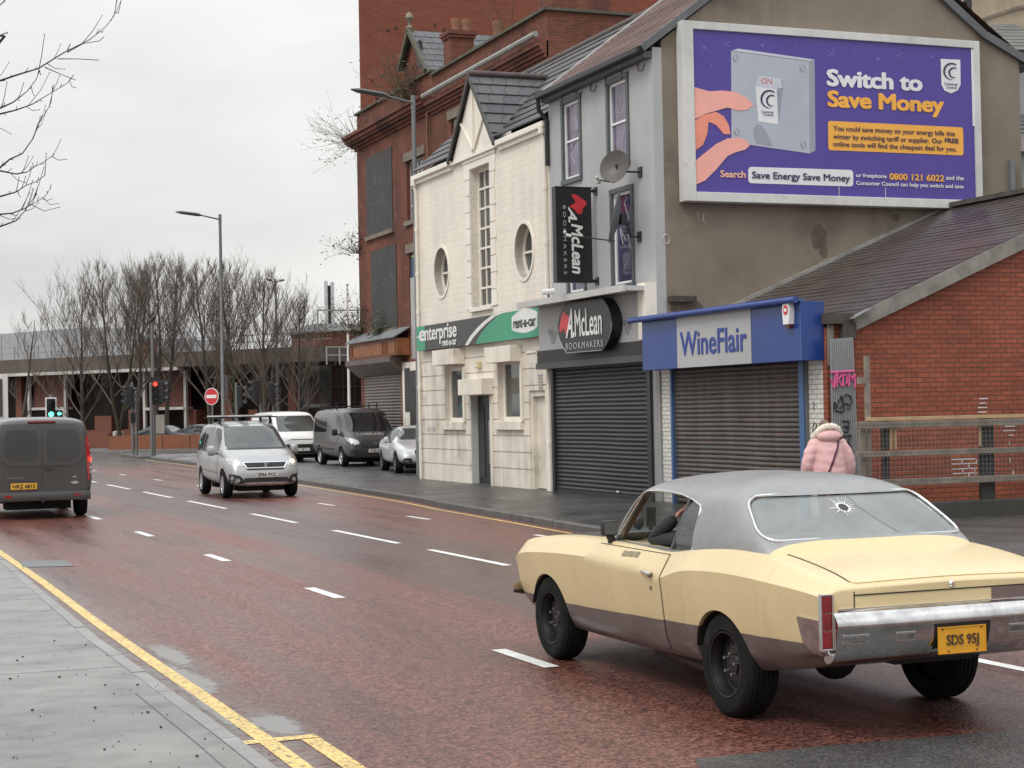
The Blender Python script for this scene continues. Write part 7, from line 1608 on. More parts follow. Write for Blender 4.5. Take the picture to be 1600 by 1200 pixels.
# greenhouse
SL = [(.965, .815, 2.12, -.64), (1.03, .812, 2.06, -.56), (1.11, .808, 1.99, -.46), (1.22, .775, 1.91, -.30), (1.32, .728, 1.835, -.15), (1.385, .688, 1.775, -.045), (1.44, .605, 1.68, .05), (1.492, .48, 1.48, .19), (1.530, .28, 1.15, .42)]
def outline(hw, xf, xr):
    L_ = xf-xr; h = [(xf, 0), (xf-.015, .35*hw), (xf-.055, .66*hw), (xf-.10, .88*hw), (xf-.20, .97*hw), (xf-.36*L_, 1.0*hw), (xf-.62*L_, 1.01*hw), (xr+.20, .988*hw), (xr+.065, .93*hw), (xr+.018, .66*hw), (xr+.004, .33*hw), (xr, 0)]
    return h+[(x, -y) for x, y in h[-2:0:-1]]
vs, fs = [], []
for z, hw, xf, xr in SL: vs += [(x, y, z) for x, y in outline(hw, xf, xr)]
m_ = 22
for i in range(len(SL)-1):
    for k in range(m_): a, b = i*m_+k, i*m_+(k+1) % m_; fs.append((a, b, b+m_, a+m_))
tb0 = (len(SL)-1)*m_
for k in range(11):
    a, b, c, d = tb0+k, tb0+k+1, tb0+(m_-k-1) % m_, tb0+(m_-k) % m_; f = []
    for q in (a, b, c, d):
        if q not in f: f.append(q)
    if len(f) > 2: fs.append(tuple(f))
me = bpy.data.meshes.new('g'); me.from_pydata(vs, [], fs); bm = bmesh.new(); bm.from_mesh(me); bmesh.ops.recalc_face_normals(bm, faces=bm.faces)
if sum((f.normal.z for f in bm.faces if f.calc_center_median().z > 1.5)) < 0: bmesh.ops.reverse_faces(bm, faces=bm.faces)
bm.to_mesh(me); bm.free(); outer = subsurf(me, 2); bvg = bvh_of(outer)
o = tmpobj(outer.copy()); md = o.modifiers.new('s', 'SOLIDIFY'); md.thickness = .045; md.offset = -1; shell = evaluated(o); bpy.data.objects.remove(o)
SIDE = [(1.83, 1.015), (1.79, 1.06), (1.60, 1.368), (1.50, 1.388), (1.3, 1.398), (1.1, 1.396), (.9, 1.386), (.70, 1.360), (.55, 1.325), (.53, 1.30), (.52, 1.015)]
RW = rpoly([(-.752, 1.145), (.752, 1.145), (.635, 1.402), (-.635, 1.402)], .10, 6)
WS = rpoly([(-.735, 1.06), (.735, 1.06), (.61, 1.39), (-.61, 1.39)], .06, 4)
cut = [MB().prism([(x, -1, z) for x, z in SIDE], (0, 2, 0)).mesh('c'), MB().prism([(-1, y, z) for y, z in RW], (1.22, 0, 0)).mesh('c'), MB().prism([(1.62, y, z) for y, z in WS], (1.4, 0, 0)).mesh('c')]
me = boolean(shell, cut); smooth(me, 35); link('roof', me, M_vinyl, mc, True)
def on_g(y, z, rear=True):
    h = bvg.ray_cast(Vector((-4 if rear else 5, y, z)), Vector((1 if rear else -1, 0, 0)))[0]; return h
rim_ = [on_g(y, z) for y, z in rpoly([(-.758, 1.14), (.758, 1.14), (.64, 1.407), (-.64, 1.407)], .10, 6)]
M_wetglass, t_, b_ = newmat('wet_misted_glass'); vec = coords(t_); n_ = nz(t_, vec, 1.3, 4, .6)
t_.links.new(mixc(t_, 'MIX', mrange(t_, n_, .35, .65, 0, 1), (.235, .26, .255), (.30, .325, .32)), b_.inputs['Base Color']); b_.inputs['Roughness'].default_value = .13; b_.inputs['Specular IOR Level'].default_value = .9
t_.links.new(mrange(t_, n_, .35, .65, .66, .80), b_.inputs['Alpha'])
addbump(t_, b_, nz(t_, vec, 150, 2, .7), .08, .002)
M_clear, t_, b_ = newmat('clear_car_glass'); b_.inputs['Base Color'].default_value = (.10, .12, .11, 1); b_.inputs['Roughness'].default_value = .03; b_.inputs['Alpha'].default_value = .30; b_.inputs['Specular IOR Level'].default_value = .9
M_quart, t_, b_ = newmat('dark_quarter_glass'); b_.inputs['Base Color'].default_value = (.05, .055, .055, 1); b_.inputs['Roughness'].default_value = .04; b_.inputs['Alpha'].default_value = .80; b_.inputs['Specular IOR Level'].default_value = 1.
rg = patch(bvg, RW, 'x', 'rear_window', M_wetglass, mc, off=-.012, th=.008, h=.05, side=-1)
patch(bvg, WS, 'x', 'windscreen', M_clear, mc, off=-.012, th=.006, h=.06, side=1)
patch(bvg, SIDE, 'y', 'side_window', M_clear, mc, off=-.015, th=.006, h=.06, side=-1)
patch(bvg, [(.52, 1.015), (.83, 1.015), (.755, 1.366), (.55, 1.323), (.53, 1.30)], 'y', 'quarter_window', M_quart, mc, off=-.015, th=.006, h=.05, side=1)
m = MB().tube([q+Vector((-.004, 0, 0)) for q in rim_]+[rim_[0]+Vector((-.004, 0, 0))], .0115, 6, cap=False); m.build('window_trim', M_chrome, mc, sm=60, local=True)
def on_s(x, z, s): return bvg.ray_cast(Vector((x, 3*s, z)), Vector((0, -s, 0)))[0]
for s in (1, -1):
    pts = [on_s(x, z, s) for x, z in SIDE]
    MB().tube(pts[1:-1]+[pts[-1]], .009, 6).build('window_trim', M_chrome, mc, sm=60, local=True)
    MB().tube([on_s(.83, 1.015, s), on_s(.755, 1.37, s)], .011, 6).build('window_post', plain('post_grey', (.12, .12, .12), .4, .5), mc, local=True)
    p = [on_s(1.86, 1.03, s)+Vector((.0, -.05*s, 0)), on_s(1.66, 1.36, s)+Vector((.0, -.04*s, 0))]
    MB().bar(p[0], p[1], .05, .03).build('inner_pillar', plain('tan_trim', (.15, .085, .045), .6, var=.2), mc, local=True)
# bullet-hole sticker on the rear glass: dark spot in a white ragged star
h0 = on_g(.135, 1.325); bvr = bvh_of(rg.data)
def decal(poly, mat, nm, off): 
    c = []
    for y, z in poly: hh = bvr.ray_cast(Vector((-4, y, z)), Vector((1, 0, 0)))[0] or on_g(y, z); c.append(hh+Vector((-off, 0, off*.5)))
    cc = sum(c, Vector())/len(c); n = len(c); me = MB().add([cc]+c, [(0, 1+(k+1) % n, 1+k) for k in range(n)]).mesh(nm); return link(nm, me, mat, mc, True)
random.seed(8); st_ = []
for k in range(22):
    a = 2*math.pi*k/22+random.uniform(-.05, .05); r_ = random.uniform(.062, .112)
    for da, rr in ((-.125, .040), (-.045, .050), (-.02+random.uniform(-.08, .08), r_*.75), (0, r_), (.04, .052), (.11, .041)): st_.append((.04+rr*math.cos(a+da)*1.1, 1.318+rr*math.sin(a+da)*.62))
decal(st_, plain('sticker_white', (.72, .71, .66), .5), 'sticker', .004); decal(ellipse(.04, 1.318, .034, .021, 16), plain('sticker_dark', (.03, .03, .03), .5), 'sticker_centre', .007)
cpts = []
for k, (y, z) in enumerate(((-.055, 1.385), (-.075, 1.355), (-.07, 1.32), (-.10, 1.29), (-.13, 1.255), (-.165, 1.215), (-.20, 1.185), (-.23, 1.160))): hh = bvr.ray_cast(Vector((-4, y, z)), Vector((1, 0, 0)))[0]; cpts.append(hh+Vector((-.002, 0, .001)))
MB().tube(cpts, .0016, 4).build('glass_crack', plain('crack_grey', (.12, .13, .13), .4), mc, local=True)
# body panels laid on the shell
for s in (1, -1):
    dp_ = [(.845, .33), (2.13, .325), (2.185, .55), (2.185, .80), (2.12, .90), (1.965, .985), (.815, .978), (.86, .80)]
    patch(bvb, [(.848, .33), (2.13, .325), (2.185, .55), (2.185, .82), (1.965, .990), (.812, .984)], 'y', 'door_gap', M_under, mc, off=.0008, th=.006, h=.032, side=s)
    dr = patch(bvb, [(.856, .335), (2.122, .33), (2.176, .55), (2.176, .818), (1.958, .983), (.822, .977)], 'y', 'door', M_ytwo, mc, off=.0065, th=.012, h=.032, side=s)
    if s > 0:
        hh = lambda x, z, e=.0: bvb.ray_cast(Vector((x, 3, z)), Vector((0, -1, 0)))[0]+Vector((0, e, 0))
        MB().tube([hh(1.10, .853, .012), hh(1.06, .855, .026), hh(.98, .852, .034), hh(.93, .845, .026)], [.006, .011, .012, .014], 8).build('handle', M_chrome, dr, sm=60, local=True)
        MB().tube([hh(.945, .838, .0), hh(.945, .838, .03)], .018, 10).build('handle_button', plain('dull_metal', (.20, .19, .18), .4, .8), dr, local=True)
        MB().tube([hh(.975, .745, .0), hh(.975, .745, .012)], .013, 10).build('lock', plain('dull_metal', (0, 0, 0)), dr, local=True)
        for x0, x1, z0 in ((1.50, 1.42, .925), (1.405, 1.335, .928), (1.32, 1.245, .930)):
            patch(bvb, [(x0, z0), (x1, z0), (x1, z0+.036), (x0, z0+.036)], 'y', 'letter_tile', plain('letter_tile_grey', (.22, .18, .11), .5, var=.45, scale=70), mc, off=.010, th=.004, h=.03)
patch(bvb, rpoly([(2.22, -.70), (2.22, .70), (3.60, .66), (3.60, -.66)], .06), 'z', 'bonnet', plain('dark_grey_bonnet', (.075, .078, .08), .35, .2, var=.2, coat=.3), mc, off=.006, th=.01, h=.07)
for s in (1, -1): patch(bvb, [(s*.683, .80), (s*.689, .80), (s*.689, .905), (s*.683, .905)], 'x', 'boot_seam', M_under, mc, off=.003, th=.004, h=.05, side=-1)
patch(bvb, [(-.80, .800), (.80, .800), (.80, .812), (-.80, .812)], 'x', 'rear_trim_strip', M_chrome, mc, off=.012, th=.012, h=.06, side=-1)
# side mirror
hb = bvb.ray_cast(Vector((1.86, .80, 3)), Vector((0, 0, -1)))[0]
hb = Vector((1.82, .80, 1.0)); m = MB().bar(hb, hb+Vector((0, .03, .06)), .035, .055); m.box(hb.x-.035, hb.x+.035, hb.y-.02, hb.y+.03, .99, 1.012); mi = m.build('wing_mirror', M_trim, mc, local=True, bevel=.008)
me = MB().box(hb.x-.03, hb.x+.035, hb.y-.035, hb.y+.095, 1.05, 1.165).mesh('h', bevel=.028); smooth(me, 40); link('mirror_shell', me, M_trim, mi, True)
me = MB().prism([(hb.x-.034, a, b) for a, b in rpoly([(hb.y-.022, 1.063), (hb.y+.082, 1.063), (hb.y+.082, 1.152), (hb.y-.022, 1.152)], .02)], (.0035, 0, 0)).mesh('h'); link('mirror_glass', me, glassy('mirror_grey', (.13, .135, .125), .10, var=.1), mi, True)
# boot lid, rear panel, lamps, bumper
patch(bvb, rpoly([(-.43, -.665), (-.43, .665), (-1.205, .686), (-1.205, -.686)], .05), 'z', 'boot_gap', M_under, mc, off=.002, th=.006, h=.05)
patch(bvb, rpoly([(-.44, -.657), (-.44, .657), (-1.215, .678), (-1.215, -.678)], .05), 'z', 'boot_lid', M_ytwo, mc, off=.006, th=.010, h=.035)
patch(bvb, [(-.69, .882), (.69, .882), (.69, .889), (-.69, .889)], 'x', 'boot_seam', M_under, mc, off=.004, th=.004, h=.06, side=-1)
patch(bvb, [(-.69, .812), (-.272, .812), (-.272, .880), (-.69, .880)], 'x', 'repaired_panel', plain('brown_primer', (.15, .108, .098), .5, var=.15, scale=4), mc, off=.006, th=.006, h=.05, side=-1)
lk_ = bvb.ray_cast(Vector((-4, .01, .908)), Vector((1, 0, 0)))[0]; MB().lathe([(.001, -.012), (.013, -.012), (.02, -.004), (.021, .004)], (lk_.x, .01, .915), 'x', 14).build('boot_lock', M_chrome, mc, sm=40, local=True)
M_bump, t_, b_ = newmat('pitted_chrome'); vec = coords(t_); n_ = nz(t_, vec, 6, 5, .7)
t_.links.new(mixc(t_, 'MIX', mrange(t_, n_, .42, .68, 0, 1), (.62, .61, .60), (.38, .36, .35)), b_.inputs['Base Color']); b_.inputs['Metallic'].default_value = 1; t_.links.new(mrange(t_, n_, .35, .7, .03, .13), b_.inputs['Roughness'])
prof = [(.015, .80), (-.030, .806), (-.060, .790), (-.086, .764), (-.104, .735), (-.108, .712), (-.096, .697), (-.088, .64), (-.070, .575), (-.046, .530), (-.012, .506), (.02, .502), (.05, .515)]
vs, fs = [], []; ys = [-.832+1.664*k/24 for k in range(25)]
for y in ys:
    bow = -1.250+.05*(abs(y)/.832)**3.0
    for a, z in prof: vs.append((bow+a, y, z-.012*(y/.832)**2*(1 if z < .7 else 0)))
n = len(prof)
for i in range(24):
    for k in range(n-1): a = i*n+k; fs.append((a, a+1, a+n+1, a+n))
fs += [tuple(range(n)), tuple(24*n+k for k in range(n-1, -1, -1))]
bu = MB().add(vs, fs).build('rear_bumper', M_bump, mc, sm=50, local=True); bvu = bvh_of(bu.data)
patch(bvu, [(-.19, .525), (.20, .525), (.20, .700), (-.19, .700)], 'x', 'plate_recess', M_under, mc, off=.003, th=.004, h=.06, side=-1)
for s in (1, -1):
    patch(bvb, [(-1.247, .530), (-1.10, .545), (-1.0, .60), (-.965, .735), (-.975, .75), (-1.247, .745)], 'y', 'bumper_end', M_bump, mc, off=.014, th=.02, h=.03, side=s)
    fr = MB(); y0, y1 = .842, .908
    for a in ((y0-.010, y0, .577, .903), (y1, y1+.009, .577, .903), (y0, y1, .893, .903), (y0, y1, .577, .588)):
        ya, yb = sorted((a[0]*s, a[1]*s)); fr.box(-1.264, -1.235, ya, yb, a[2], a[3])
    me = fr.mesh('f', bevel=.003); tl_ = link('tail_lamp', me, M_chrome, mc, True)
    for i, (z0, z1) in enumerate(((.589, .690), (.694, .792), (.796, .892))):
        ya, yb = sorted((y0*s, y1*s)); me = MB().box(-1.260, -1.235, ya+.001, yb-.001, z0, z1).mesh('l', bevel=.006); link('lens', me, plain('deep_red_lens', (.21, .010, .014), .22, var=.3, scale=14, coat=.4), tl_, True)
    for (a, b, c, d, nm, mt) in ((.33, .46, .615, .665, 'bumper_lamp', M_lampg), (.63, .85, .612, .665, 'bumper_badge', plain('pewter_badge', (.26, .26, .25), .35, .7, var=.5, scale=60))):
        if nm == 'bumper_badge' and s < 0: continue
        patch(bvu, [(s*a, c), (s*b, c), (s*b, d), (s*a, d)], 'x', 'lamp_surround', M_chrome, mc, off=.004, th=.004, h=.05, side=-1)
        patch(bvu, [(s*(a+.008), c+.008), (s*(b-.008), c+.008), (s*(b-.008), d-.008), (s*(a+.008), d-.008)], 'x', nm, mt if nm != 'bumper_lamp' else plain('dim_lamp', (.16, .155, .15), .2, .3, var=.4, scale=25), mc, off=.008, th=.004, h=.05, side=-1)
PLX = -1.353; po = MB().box(PLX, PLX+.006, -.150, .185, .520, .678).build('number_plate', plain('orange_yellow_plate', (.66, .315, .018), .45, var=.10, scale=8), mc, local=True, bevel=.002)
fr = MB()
for a in ((-.150, .185, .520, .526), (-.150, .185, .672, .678), (-.150, -.145, .526, .672), (.180, .185, .526, .672)): fr.box(PLX-.004, PLX-.0005, *a)
me = fr.mesh('f'); link('plate_rim', me, plain('orange_yellow_plate', (0, 0, 0)), po, True)
for y, z in ((.155, .665), (-.12, .665), (.115, .535), (-.085, .535)): link('plate_bolt', MB().lathe([(.001, -.006), (.006, -.004), (.007, 0)], (PLX-.001, y, z), 'x', 8).mesh('b'), plain('dark_bolt', (.12, .06, .02), .5), po, True)
o2 = text('SDS 95J', (PLX, .128, .553), (0, -1, 0), UZ, .226, .078, plain('plate_dark_brown', (.065, .04, .03), .5), None, bold=.012, d=.0015, raise_=.001); o2.parent = po; MW[o2.name] = MW[mc.name]
# front bumper end, exhaust, axle
m = MB(); pts = [(3.66, s_, z_) for s_, z_ in ()]
vs, fs = [], []
for k in range(17):
    y = -.905+1.81*k/16; bx = 3.735-.13*(abs(y)/.905)**5
    for a, z in ((0, .43), (.035, .45), (.045, .52), (.03, .575), (0, .585), (-.01, .51)): vs.append((bx+a, y, .51+(z-.51)*(1-.55*(abs(y)/.905)**6)))
for i in range(16):
    for k in range(6): a, b = i*6+k, i*6+(k+1) % 6; fs.append((a, b, b+6, a+6))
fs += [tuple(range(6)), tuple(16*6+k for k in range(5, -1, -1))]
MB().add(vs, fs).build('front_bumper', M_bump, mc, sm=50, local=True)
MB().tube([(1.6, .55, .22), (.5, .62, .20), (.28, .72, .20)], .038, 10).build('exhaust', plain('rusty_exhaust', (.07, .045, .035), .7, .4), mc, local=True)
MB().cyl((.0, -.7, .335), (0, .7, .335), .06, n=10).build('axle', M_under, mc, local=True); MB().sphere((0, .05, .33), .15, 8).build('differential', M_under, mc, local=True)
MB().box(-1.05, -.5, -.35, .3, .42, .52).build('fuel_tank', M_under, mc, local=True, bevel=.05)
# wheels: fat tyres, black steel wheels with round holes and bare lugs
M_steel = plain('black_steel_wheel', (.012, .012, .012), .42, .3, var=.3, scale=8); M_lug = plain('bare_lug', (.40, .39, .37), .35, .9)
def fat_wheel(x, s, r, wd, yo):
    rot = Matrix.Translation((x, s*yo, r)) @ (Matrix.Identity(4) if s > 0 else Matrix.Scale(-1, 4, Vector((0, 1, 0))))
    def put(mb, nm, mt, par, sm=35):
        me = mb.mesh(nm, sm); me.transform(rot); bm = bmesh.new(); bm.from_mesh(me); bmesh.ops.recalc_face_normals(bm, faces=bm.faces); bm.to_mesh(me); bm.free(); smooth(me, sm); return link(nm, me, mt, par, True)
    RR = r*.625
    rm_ = MB().lathe([(RR*1.03, -.010), (RR*1.01, .004), (RR*.955, .002), (RR*.94, -.018), (RR*.90, -.035), (RR*.875, -.085), (RR*.80, -.092), (RR*.74, -.075), (RR*.42, -.058), (RR*.34, -.062), (RR*.31, -.05), (.001, -.045)], (0, 0, 0), 'y', 48)
    wh = put(rm_, 'wheel', M_steel, mc)
    for k in range(10): a = 2*math.pi*k/10+.2; put(MB().cyl((RR*.60*math.cos(a), -.075, RR*.60*math.sin(a)), (RR*.60*math.cos(a), -.0655, RR*.60*math.sin(a)), RR*.085, n=12), 'wheel_hole', plain('hole_black', (.003, .003, .003), .9), wh)
    for k in range(5): a = 2*math.pi*k/5+.5; put(MB().cyl((RR*.335*math.cos(a), -.06, RR*.335*math.sin(a)), (RR*.335*math.cos(a), -.022, RR*.335*math.sin(a)), .010, n=6), 'wheel_nut', M_lug, wh)
    ty = MB(); pf = [(RR*1.0, -wd+.02), (r*.80, -wd-.006), (r*.93, -wd+.004), (r*.982, -wd+.025)]
    nb = 5
    for k in range(nb):       # tread ribs and grooves
        a = -wd+.028+(wd-.056)*k/nb; b = a+(wd-.056)/nb; pf += [(r, a+.004), (r, b-.008), (r-.008, b-.006), (r-.008, b+.001)]
    pf += [(r*.982, -.022), (r*.945, -.004), (r*.90, .006), (r*.87, .0065), (r*.865, .009), (r*.80, .010), (r*.73, .008), (RR*1.05, .006), (RR*1.02, -.01)]
    ty.lathe(pf, (0, 0, 0), 'y', 64); put(ty, 'tyre', M_tyre2, wh, 30)
    put(MB().lathe([(.001, -.13), (RR*.95, -.13)], (0, 0, 0), 'y', 24), 'brake_drum', M_under, wh)
M_tyre2 = plain('dusty_tyre', (.009, .009, .0088), .9, spec=.2, var=.35, scale=5, dirt=((.05, .046, .04), 5, .58, .5), bump=.15, bscale=40)
for s in (1, -1):
    fat_wheel(0.0, s, .337, .215, .862); fat_wheel(2.93, s, .333, .205, .856)
# interior
M_seat = plain('dark_seat_vinyl', (.030, .027, .025), .5); M_tan = plain('tan_dash', (.36, .30, .20), .6, var=.2)
MB().box(1.62, 1.96, -.69, .69, .70, .995).build('dashboard', M_tan, mc, local=True, bevel=.05)
MB().box(.62, .82, -.66, .66, .45, 1.02).build('front_seat_back', M_seat, mc, local=True, bevel=.06); MB().box(.70, 1.25, -.66, .66, .44, .62).build('front_seat', M_seat, mc, local=True, bevel=.05)
MB().box(-.2, .02, -.64, .64, .44, 1.0).build('rear_seat_back', M_seat, mc, local=True, bevel=.05); MB().box(-.45, -.05, -.66, .66, 1.0, 1.06).build('parcel_shelf', M_under, mc, local=True)
MB().lathe([(.19, -.012), (.205, 0), (.19, .012), (.178, 0), (.19, -.012)], (0, 0, 0), 'x', 28).build('steering_wheel', M_under, mc, local=True, sm=60)
sw = bpy.data.objects['steering_wheel']; sw.data.transform(Matrix.Translation((1.43, .36, .93)) @ Matrix.Rotation(R(-22), 4, 'Y')); MB().tube([(1.43, .36, .93), (1.7, .36, .82)], .03, 8).build('steering_column', M_under, mc, local=True)
# ------------------------------------------------------------------ people
def skinned(name, nodes, edges, mat, parent, sub=2, root=0, relax=0):
    me = bpy.data.meshes.new(name); me.from_pydata([q[0] for q in nodes], edges, []); o = tmpobj(me); md = o.modifiers.new('k', 'SKIN'); md.use_smooth_shade = True; md.branch_smoothing = .35
    for i, q in enumerate(nodes):
        r_ = q[1] if hasattr(q[1], '__len__') else (q[1], q[1]); d = me.skin_vertices[0].data[i]; d.radius = r_; d.use_root = (i == root)
    s_ = o.modifiers.new('s', 'SUBSURF'); s_.levels = sub; s_.render_levels = sub
    if relax: q_ = o.modifiers.new('r', 'SMOOTH'); q_.factor = .5; q_.iterations = relax
    r = evaluated(o); bpy.data.objects.remove(o)
    for p in r.polygons: p.use_smooth = True
    return link(name, r, mat, parent, True)
M_skin = plain('skin', (.50, .27, .19), .55, var=.06, scale=8)
def hand(nodes, edges, wrist_i, p, d, side, curl, up):
    """palm and five jointed fingers continuing the arm chain; d = direction of the hand, side = towards the thumb"""
    d, side = Vector(d).normalized(), Vector(side).normalized(); up = Vector(up).normalized(); p = Vector(p)
    def addn(q, r, par): nodes.append((tuple(q), r)); edges.append((par, len(nodes)-1)); return len(nodes)-1
    palm = addn(p+d*.045, (.034, .018), wrist_i); knk = addn(p+d*.08, (.036, .015), palm)
    for k, (ln, of) in enumerate(((.068, .030), (.078, .010), (.072, -.011), (.056, -.031))):
        b = p+d*.088+side*of; i1 = addn(b, .0085, knk); d1 = (d-up*curl*.6).normalized(); i2 = addn(b+d1*ln*.5, .0082, i1); d2 = (d-up*curl*1.8).normalized(); addn(b+d1*ln*.5+d2*ln*.5, .007, i2)
    t1 = addn(p+d*.03+side*.038, .011, palm); addn(p+d*.062+side*.058-up*curl*.015, .009, t1)
# driver
dv = thing('person', MW[mc.name] @ Vector((.95, .36, .62)), 'driver in a black jacket, elbow on the yellow coupe window ledge and hand raised', 'person', math.pi/2)
def dl(px, py, y): q = FX(px, py, CXc-y); l = MW[mc.name].inverted() @ q; return Vector((l.x-.95, y-.36, l.z-.62))
elb = dl(1017, 845, .70); wri = dl(1056, 809, .60); hnd = dl(1066, 799, .56)
sho = Vector((-.02, .17, .44)); nodes = [((0, 0, .06), (.17, .13)), ((-.04, 0, .28), (.18, .12)), ((-.05, 0, .44), (.16, .10)), ((-.04, 0, .52), .058), ((.0, 0, .56), .055),
         (tuple(sho), .075), (tuple(elb+Vector((0, 0, .0))), .058), (tuple(wri), .048), ((-.02, -.19, .42), .075), ((.22, -.24, .22), .055), ((.42, -.06, .26), .042),
         ((.16, .10, .04), .095), ((.52, .13, .06), .075), ((.66, .13, -.18), .055), ((.16, -.10, .04), .095), ((.52, -.13, .06), .075), ((.66, -.13, -.18), .055)]
edges = [(0, 1), (1, 2), (2, 3), (3, 4), (2, 5), (5, 6), (6, 7), (2, 8), (8, 9), (9, 10), (0, 11), (11, 12), (12, 13), (0, 14), (14, 15), (15, 16)]
skinned('jacket', nodes, edges, plain('black_jacket', (.016, .016, .018), .8, var=.3, scale=9, bump=.4, bscale=14), dv)
hn, he = [(tuple(wri), (.026, .022))], []; d_ = (hnd-wri); hand(hn, he, 0, wri, d_+Vector((-.02, 0, .02)), (0.3, -.6, .5), .5, (.5, .5, -.3)); skinned('hand', hn, he, M_skin, dv)
hn, he = [((.42, -.06, .26), (.026, .022))], []; hand(hn, he, 0, (.42, -.06, .26), (1, .25, .3), (0, .3, 1), .9, (.3, 0, 1)); skinned('hand', hn, he, M_skin, dv)
def headmesh(t, c, sc, fwd, skin, hair, hairlen=.0):
    """head with brow, nose, mouth, eyes and ears; c = centre, fwd = facing angle"""
    m = MB(); m.sphere((0, 0, 0), .105, 14, (.92, .76, 1.16)); rot = Matrix.Translation(c) @ Matrix.Rotation(fwd, 4, 'Z') @ Matrix.Scale(sc, 4)
    m.v = [(a+(.012 if c_ < -.05 else 0), b*(1 if c_ > -.04 else .86), c_) for a, b, c_ in m.v]
    def put(mb, nm, mt, par=None): me = mb.mesh(nm, 60); me.transform(rot); return link(nm, me, mt, par or t, True)
    hd = put(m, 'head', skin); nn = MB().tube([(.092, 0, .03), (.118, 0, -.012), (.10, 0, -.025)], [.010, .015, .009], 8); put(nn, 'nose', skin, hd)
    put(MB().sphere((.090, 0, -.062), .016, 6, (.6, 1.5, .45)), 'mouth', plain('lips', (.35, .13, .11), .5), hd)
    for s in (1, -1): put(MB().sphere((.086, .034*s, .018), .012, 6), 'eye', plain('eye', (.06, .05, .045), .2), hd); put(MB().sphere((-.005, .082*s, -.002), .026, 6, (.6, .35, 1.2)), 'ear', skin, hd)
    h = MB(); h.sphere((-.016, 0, .018), .112, 14, (.94, .80, 1.14)); h.v = [(a, b, c_) if not (a > .045 and c_ < .06) else (a*.55, b*.9, c_) for a, b, c_ in h.v]
    if hairlen: h.tube([(-.05, 0, .06), (-.085, 0, -.05), (-.07, 0, -.05-hairlen)], [.08, .085, .05], 12)
    put(h, 'hair', hair); return hd
headmesh(dv, Vector((.015, 0, .66)), 1.0, 0., M_skin, plain('dark_hair', (.03, .024, .02), .7, var=.3, scale=20))
ph = dl(1017, 812, .15); pl_ = MW[dv.name] @ ph
pt_ = thing('phone', (pl_.x, pl_.y, .99), 'black phone on a holder on the yellow coupe dashboard', 'phone', math.pi/2)
MB().box(-.012, .012, -.04, .04, .06, .22).build('case', M_black, pt_, local=True, bevel=.006); MB().box(-.0145, -.0125, -.035, .035, .07, .21).build('screen', GLASS_D, pt_, local=True); MB().tube([(.0, 0, .0), (0, 0, .08)], .018, 8).build('holder', M_black, pt_, local=True); MB().sphere((.02, .10, .10), .045, 8, (1, 1, 1.4)).build('mount', M_black, pt_, local=True)
# woman in the pink coat, walking away with her head bowed
wp = FX(1294, 700, 13.62); wx = Vector((13.62, wp.y, .18)); wmn = thing('person', wx, 'woman in a pink coat with cream fur hood, seen from behind near the fence', 'person', R(80))
M_pink = plain('pink_padded_cloth', (.66, .40, .39), .75, var=.10, scale=5, bump=.55, bscale=9)
B = lambda x, y, z: (x, y, z)
legs = [(B(0, 0, .86), (.15, .12)), (B(0, .09, .80), (.10, .10)), (B(.05, .10, .46), .068), (B(-.03, .10, .09), .048), (B(.10, .10, .045), .045), (B(0, -.09, .80), (.10, .10)), (B(-.02, -.10, .46), .068), (B(-.12, -.10, .11), .048), (B(.0, -.10, .05), .045), (B(0, 0, 1.1), (.13, .12)), (B(.02, 0, 1.3), (.12, .10)), (B(.06, 0, 1.40), .055), (B(.09, 0, 1.46), .05)]
skinned('legs', legs, [(0, 1), (1, 2), (2, 3), (3, 4), (0, 5), (5, 6), (6, 7), (7, 8), (0, 9), (9, 10), (10, 11), (11, 12)], plain('dark_trousers', (.03, .03, .036), .8), wmn)
cm = MB(); rings = [(.60, .19, .265, 0), (.66, .20, .275, 0), (.80, .195, .265, 0), (.95, .185, .248, 0), (1.08, .175, .235, .005), (1.20, .16, .22, .015), (1.29, .135, .185, .03), (1.345, .10, .12, .05), (1.39, .085, .095, .06)]
vs, fs = [], []
for z, rx, ry, ox in rings: vs += [(ox+rx*math.cos(6.2832*k/24), ry*math.sin(6.2832*k/24), z) for k in range(24)]
for i in range(len(rings)-1):
    for k in range(24): q_, r_ = i*24+k, i*24+(k+1) % 24; fs.append((q_, r_, r_+24, q_+24))
fs += [tuple(range(23, -1, -1)), tuple((len(rings)-1)*24+k for k in range(24))]; cm.add(vs, fs)
for s in (1, -1): cm.tube([(.04, .12*s, 1.24), (.03, .205*s, 1.205), (.0, .29*s, 1.08), (.0, .338*s, .93), (.06, .342*s, .78), (.14, .27*s, .69)], [.10, .105, .094, .086, .076, .066], 14)
ob = tmpobj(cm.mesh('c')); md = ob.modifiers.new('r', 'REMESH'); md.mode = 'VOXEL'; md.voxel_size = .017; q_ = ob.modifiers.new('s', 'SMOOTH'); q_.factor = .6; q_.iterations = 7
me = evaluated(ob); bpy.data.objects.remove(ob); smooth(me, 80); co = link('coat', me, M_pink, wmn, True)
for v in co.data.vertices:      # soft folds and quilting of the padded cloth
    c = v.co; v.co += v.normal*(.0025*math.sin(c.z*40+5*mnoise.noise(c*4))+.006*mnoise.noise(Vector((c.x*7, c.y*7, c.z*13))))
hn = []; 
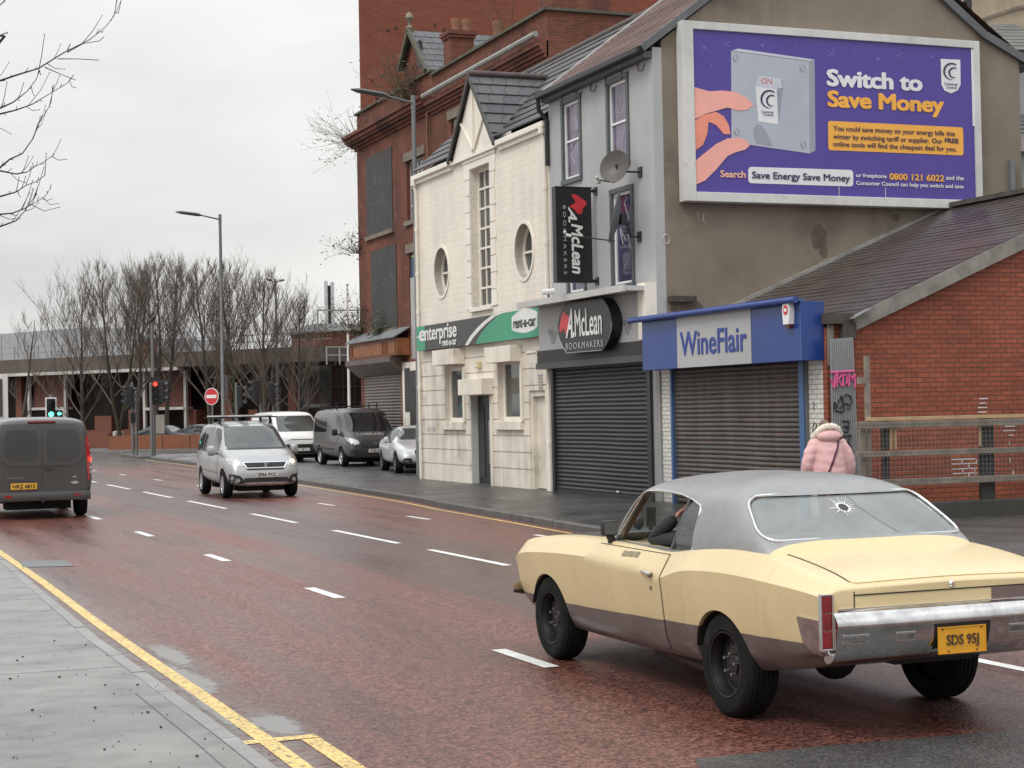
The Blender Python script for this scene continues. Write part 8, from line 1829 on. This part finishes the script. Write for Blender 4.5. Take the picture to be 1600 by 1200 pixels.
for s in (1, -1):
    hn, he = [(B(.12, .27*s, .70), (.026, .02))], []; hand(hn, he, 0, Vector((.12, .27*s, .70)), (.5, -.05*s, -.9), (.9, 0, .4), .4, (0, s, 0)); skinned('hand', hn, he, M_skin, wmn)
headmesh(wmn, Vector((.145, 0, 1.435)), 1.0, 0., M_skin, plain('brown_grey_hair', (.15, .105, .075), .8, var=.4, scale=30), .06)
# hood lying on the shoulders with a fur edge
hd_ = MB(); hd_.sphere((-.045, 0, 1.335), .165, 12, (.72, 1.15, .62)); hd_.build('hood', M_pink, wmn, sm=60, local=True)
rng = random.Random(4); fu = MB(); ring = []
for k in range(40):
    a = 2*math.pi*k/40; ring.append(Vector((.035+.115*math.cos(a), .185*math.sin(a), 1.435+.045*math.cos(a)*-1+(-.085*abs(math.sin(a))**3))))
fu.tube(ring+[ring[0]], .048, 8, cap=False)
for _ in range(1500):
    k = rng.randrange(40); p = ring[k].lerp(ring[(k+1) % 40], rng.random()); d = Vector((rng.gauss(0, 1), rng.gauss(0, 1), rng.gauss(0, 1))).normalized(); q = p+d*.034; e = q+(d+Vector((rng.gauss(0, .5), rng.gauss(0, .5), rng.gauss(0, .5)))).normalized()*rng.uniform(.02, .042); u = d.orthogonal()*.006; fu.quad(q-u, q+u, e)
fu.build('fur_trim', plain('cream_fur', (.76, .69, .59), .9, var=.25, scale=25), wmn, local=True)
bvc = bvh_of(co.data); st_ = []
for k in range(15):
    f = k/14; y, z = -.16+.27*f, 1.33-.60*f; hh = bvc.ray_cast(Vector((-2, y, z)), Vector((1, 0, 0)))[0]; st_.append((hh or Vector((-.2, y, z)))+Vector((-.008, 0, 0)))
m = MB()
for a, b in zip(st_[:-1], st_[1:]): m.bar(a, b+(b-a)*.05, .010, .030, up=(0, 1, .45))
bag = thing('shoulder_bag', MW[wmn.name] @ Vector((-.24, .13, .66)), 'dark plum shoulder bag and strap worn across the pink coat', 'bag', R(80))
M_plum = plain('plum_leather', (.10, .022, .045), .45, var=.2)
me = m.mesh('strap'); me.transform(Matrix.Translation(Vector((.24, -.13, -.66)))); link('strap', me, M_plum, bag, True); MB().box(-.05, .05, -.13, .13, -.10, .09).build('pouch', M_plum, bag, local=True, bevel=.025)
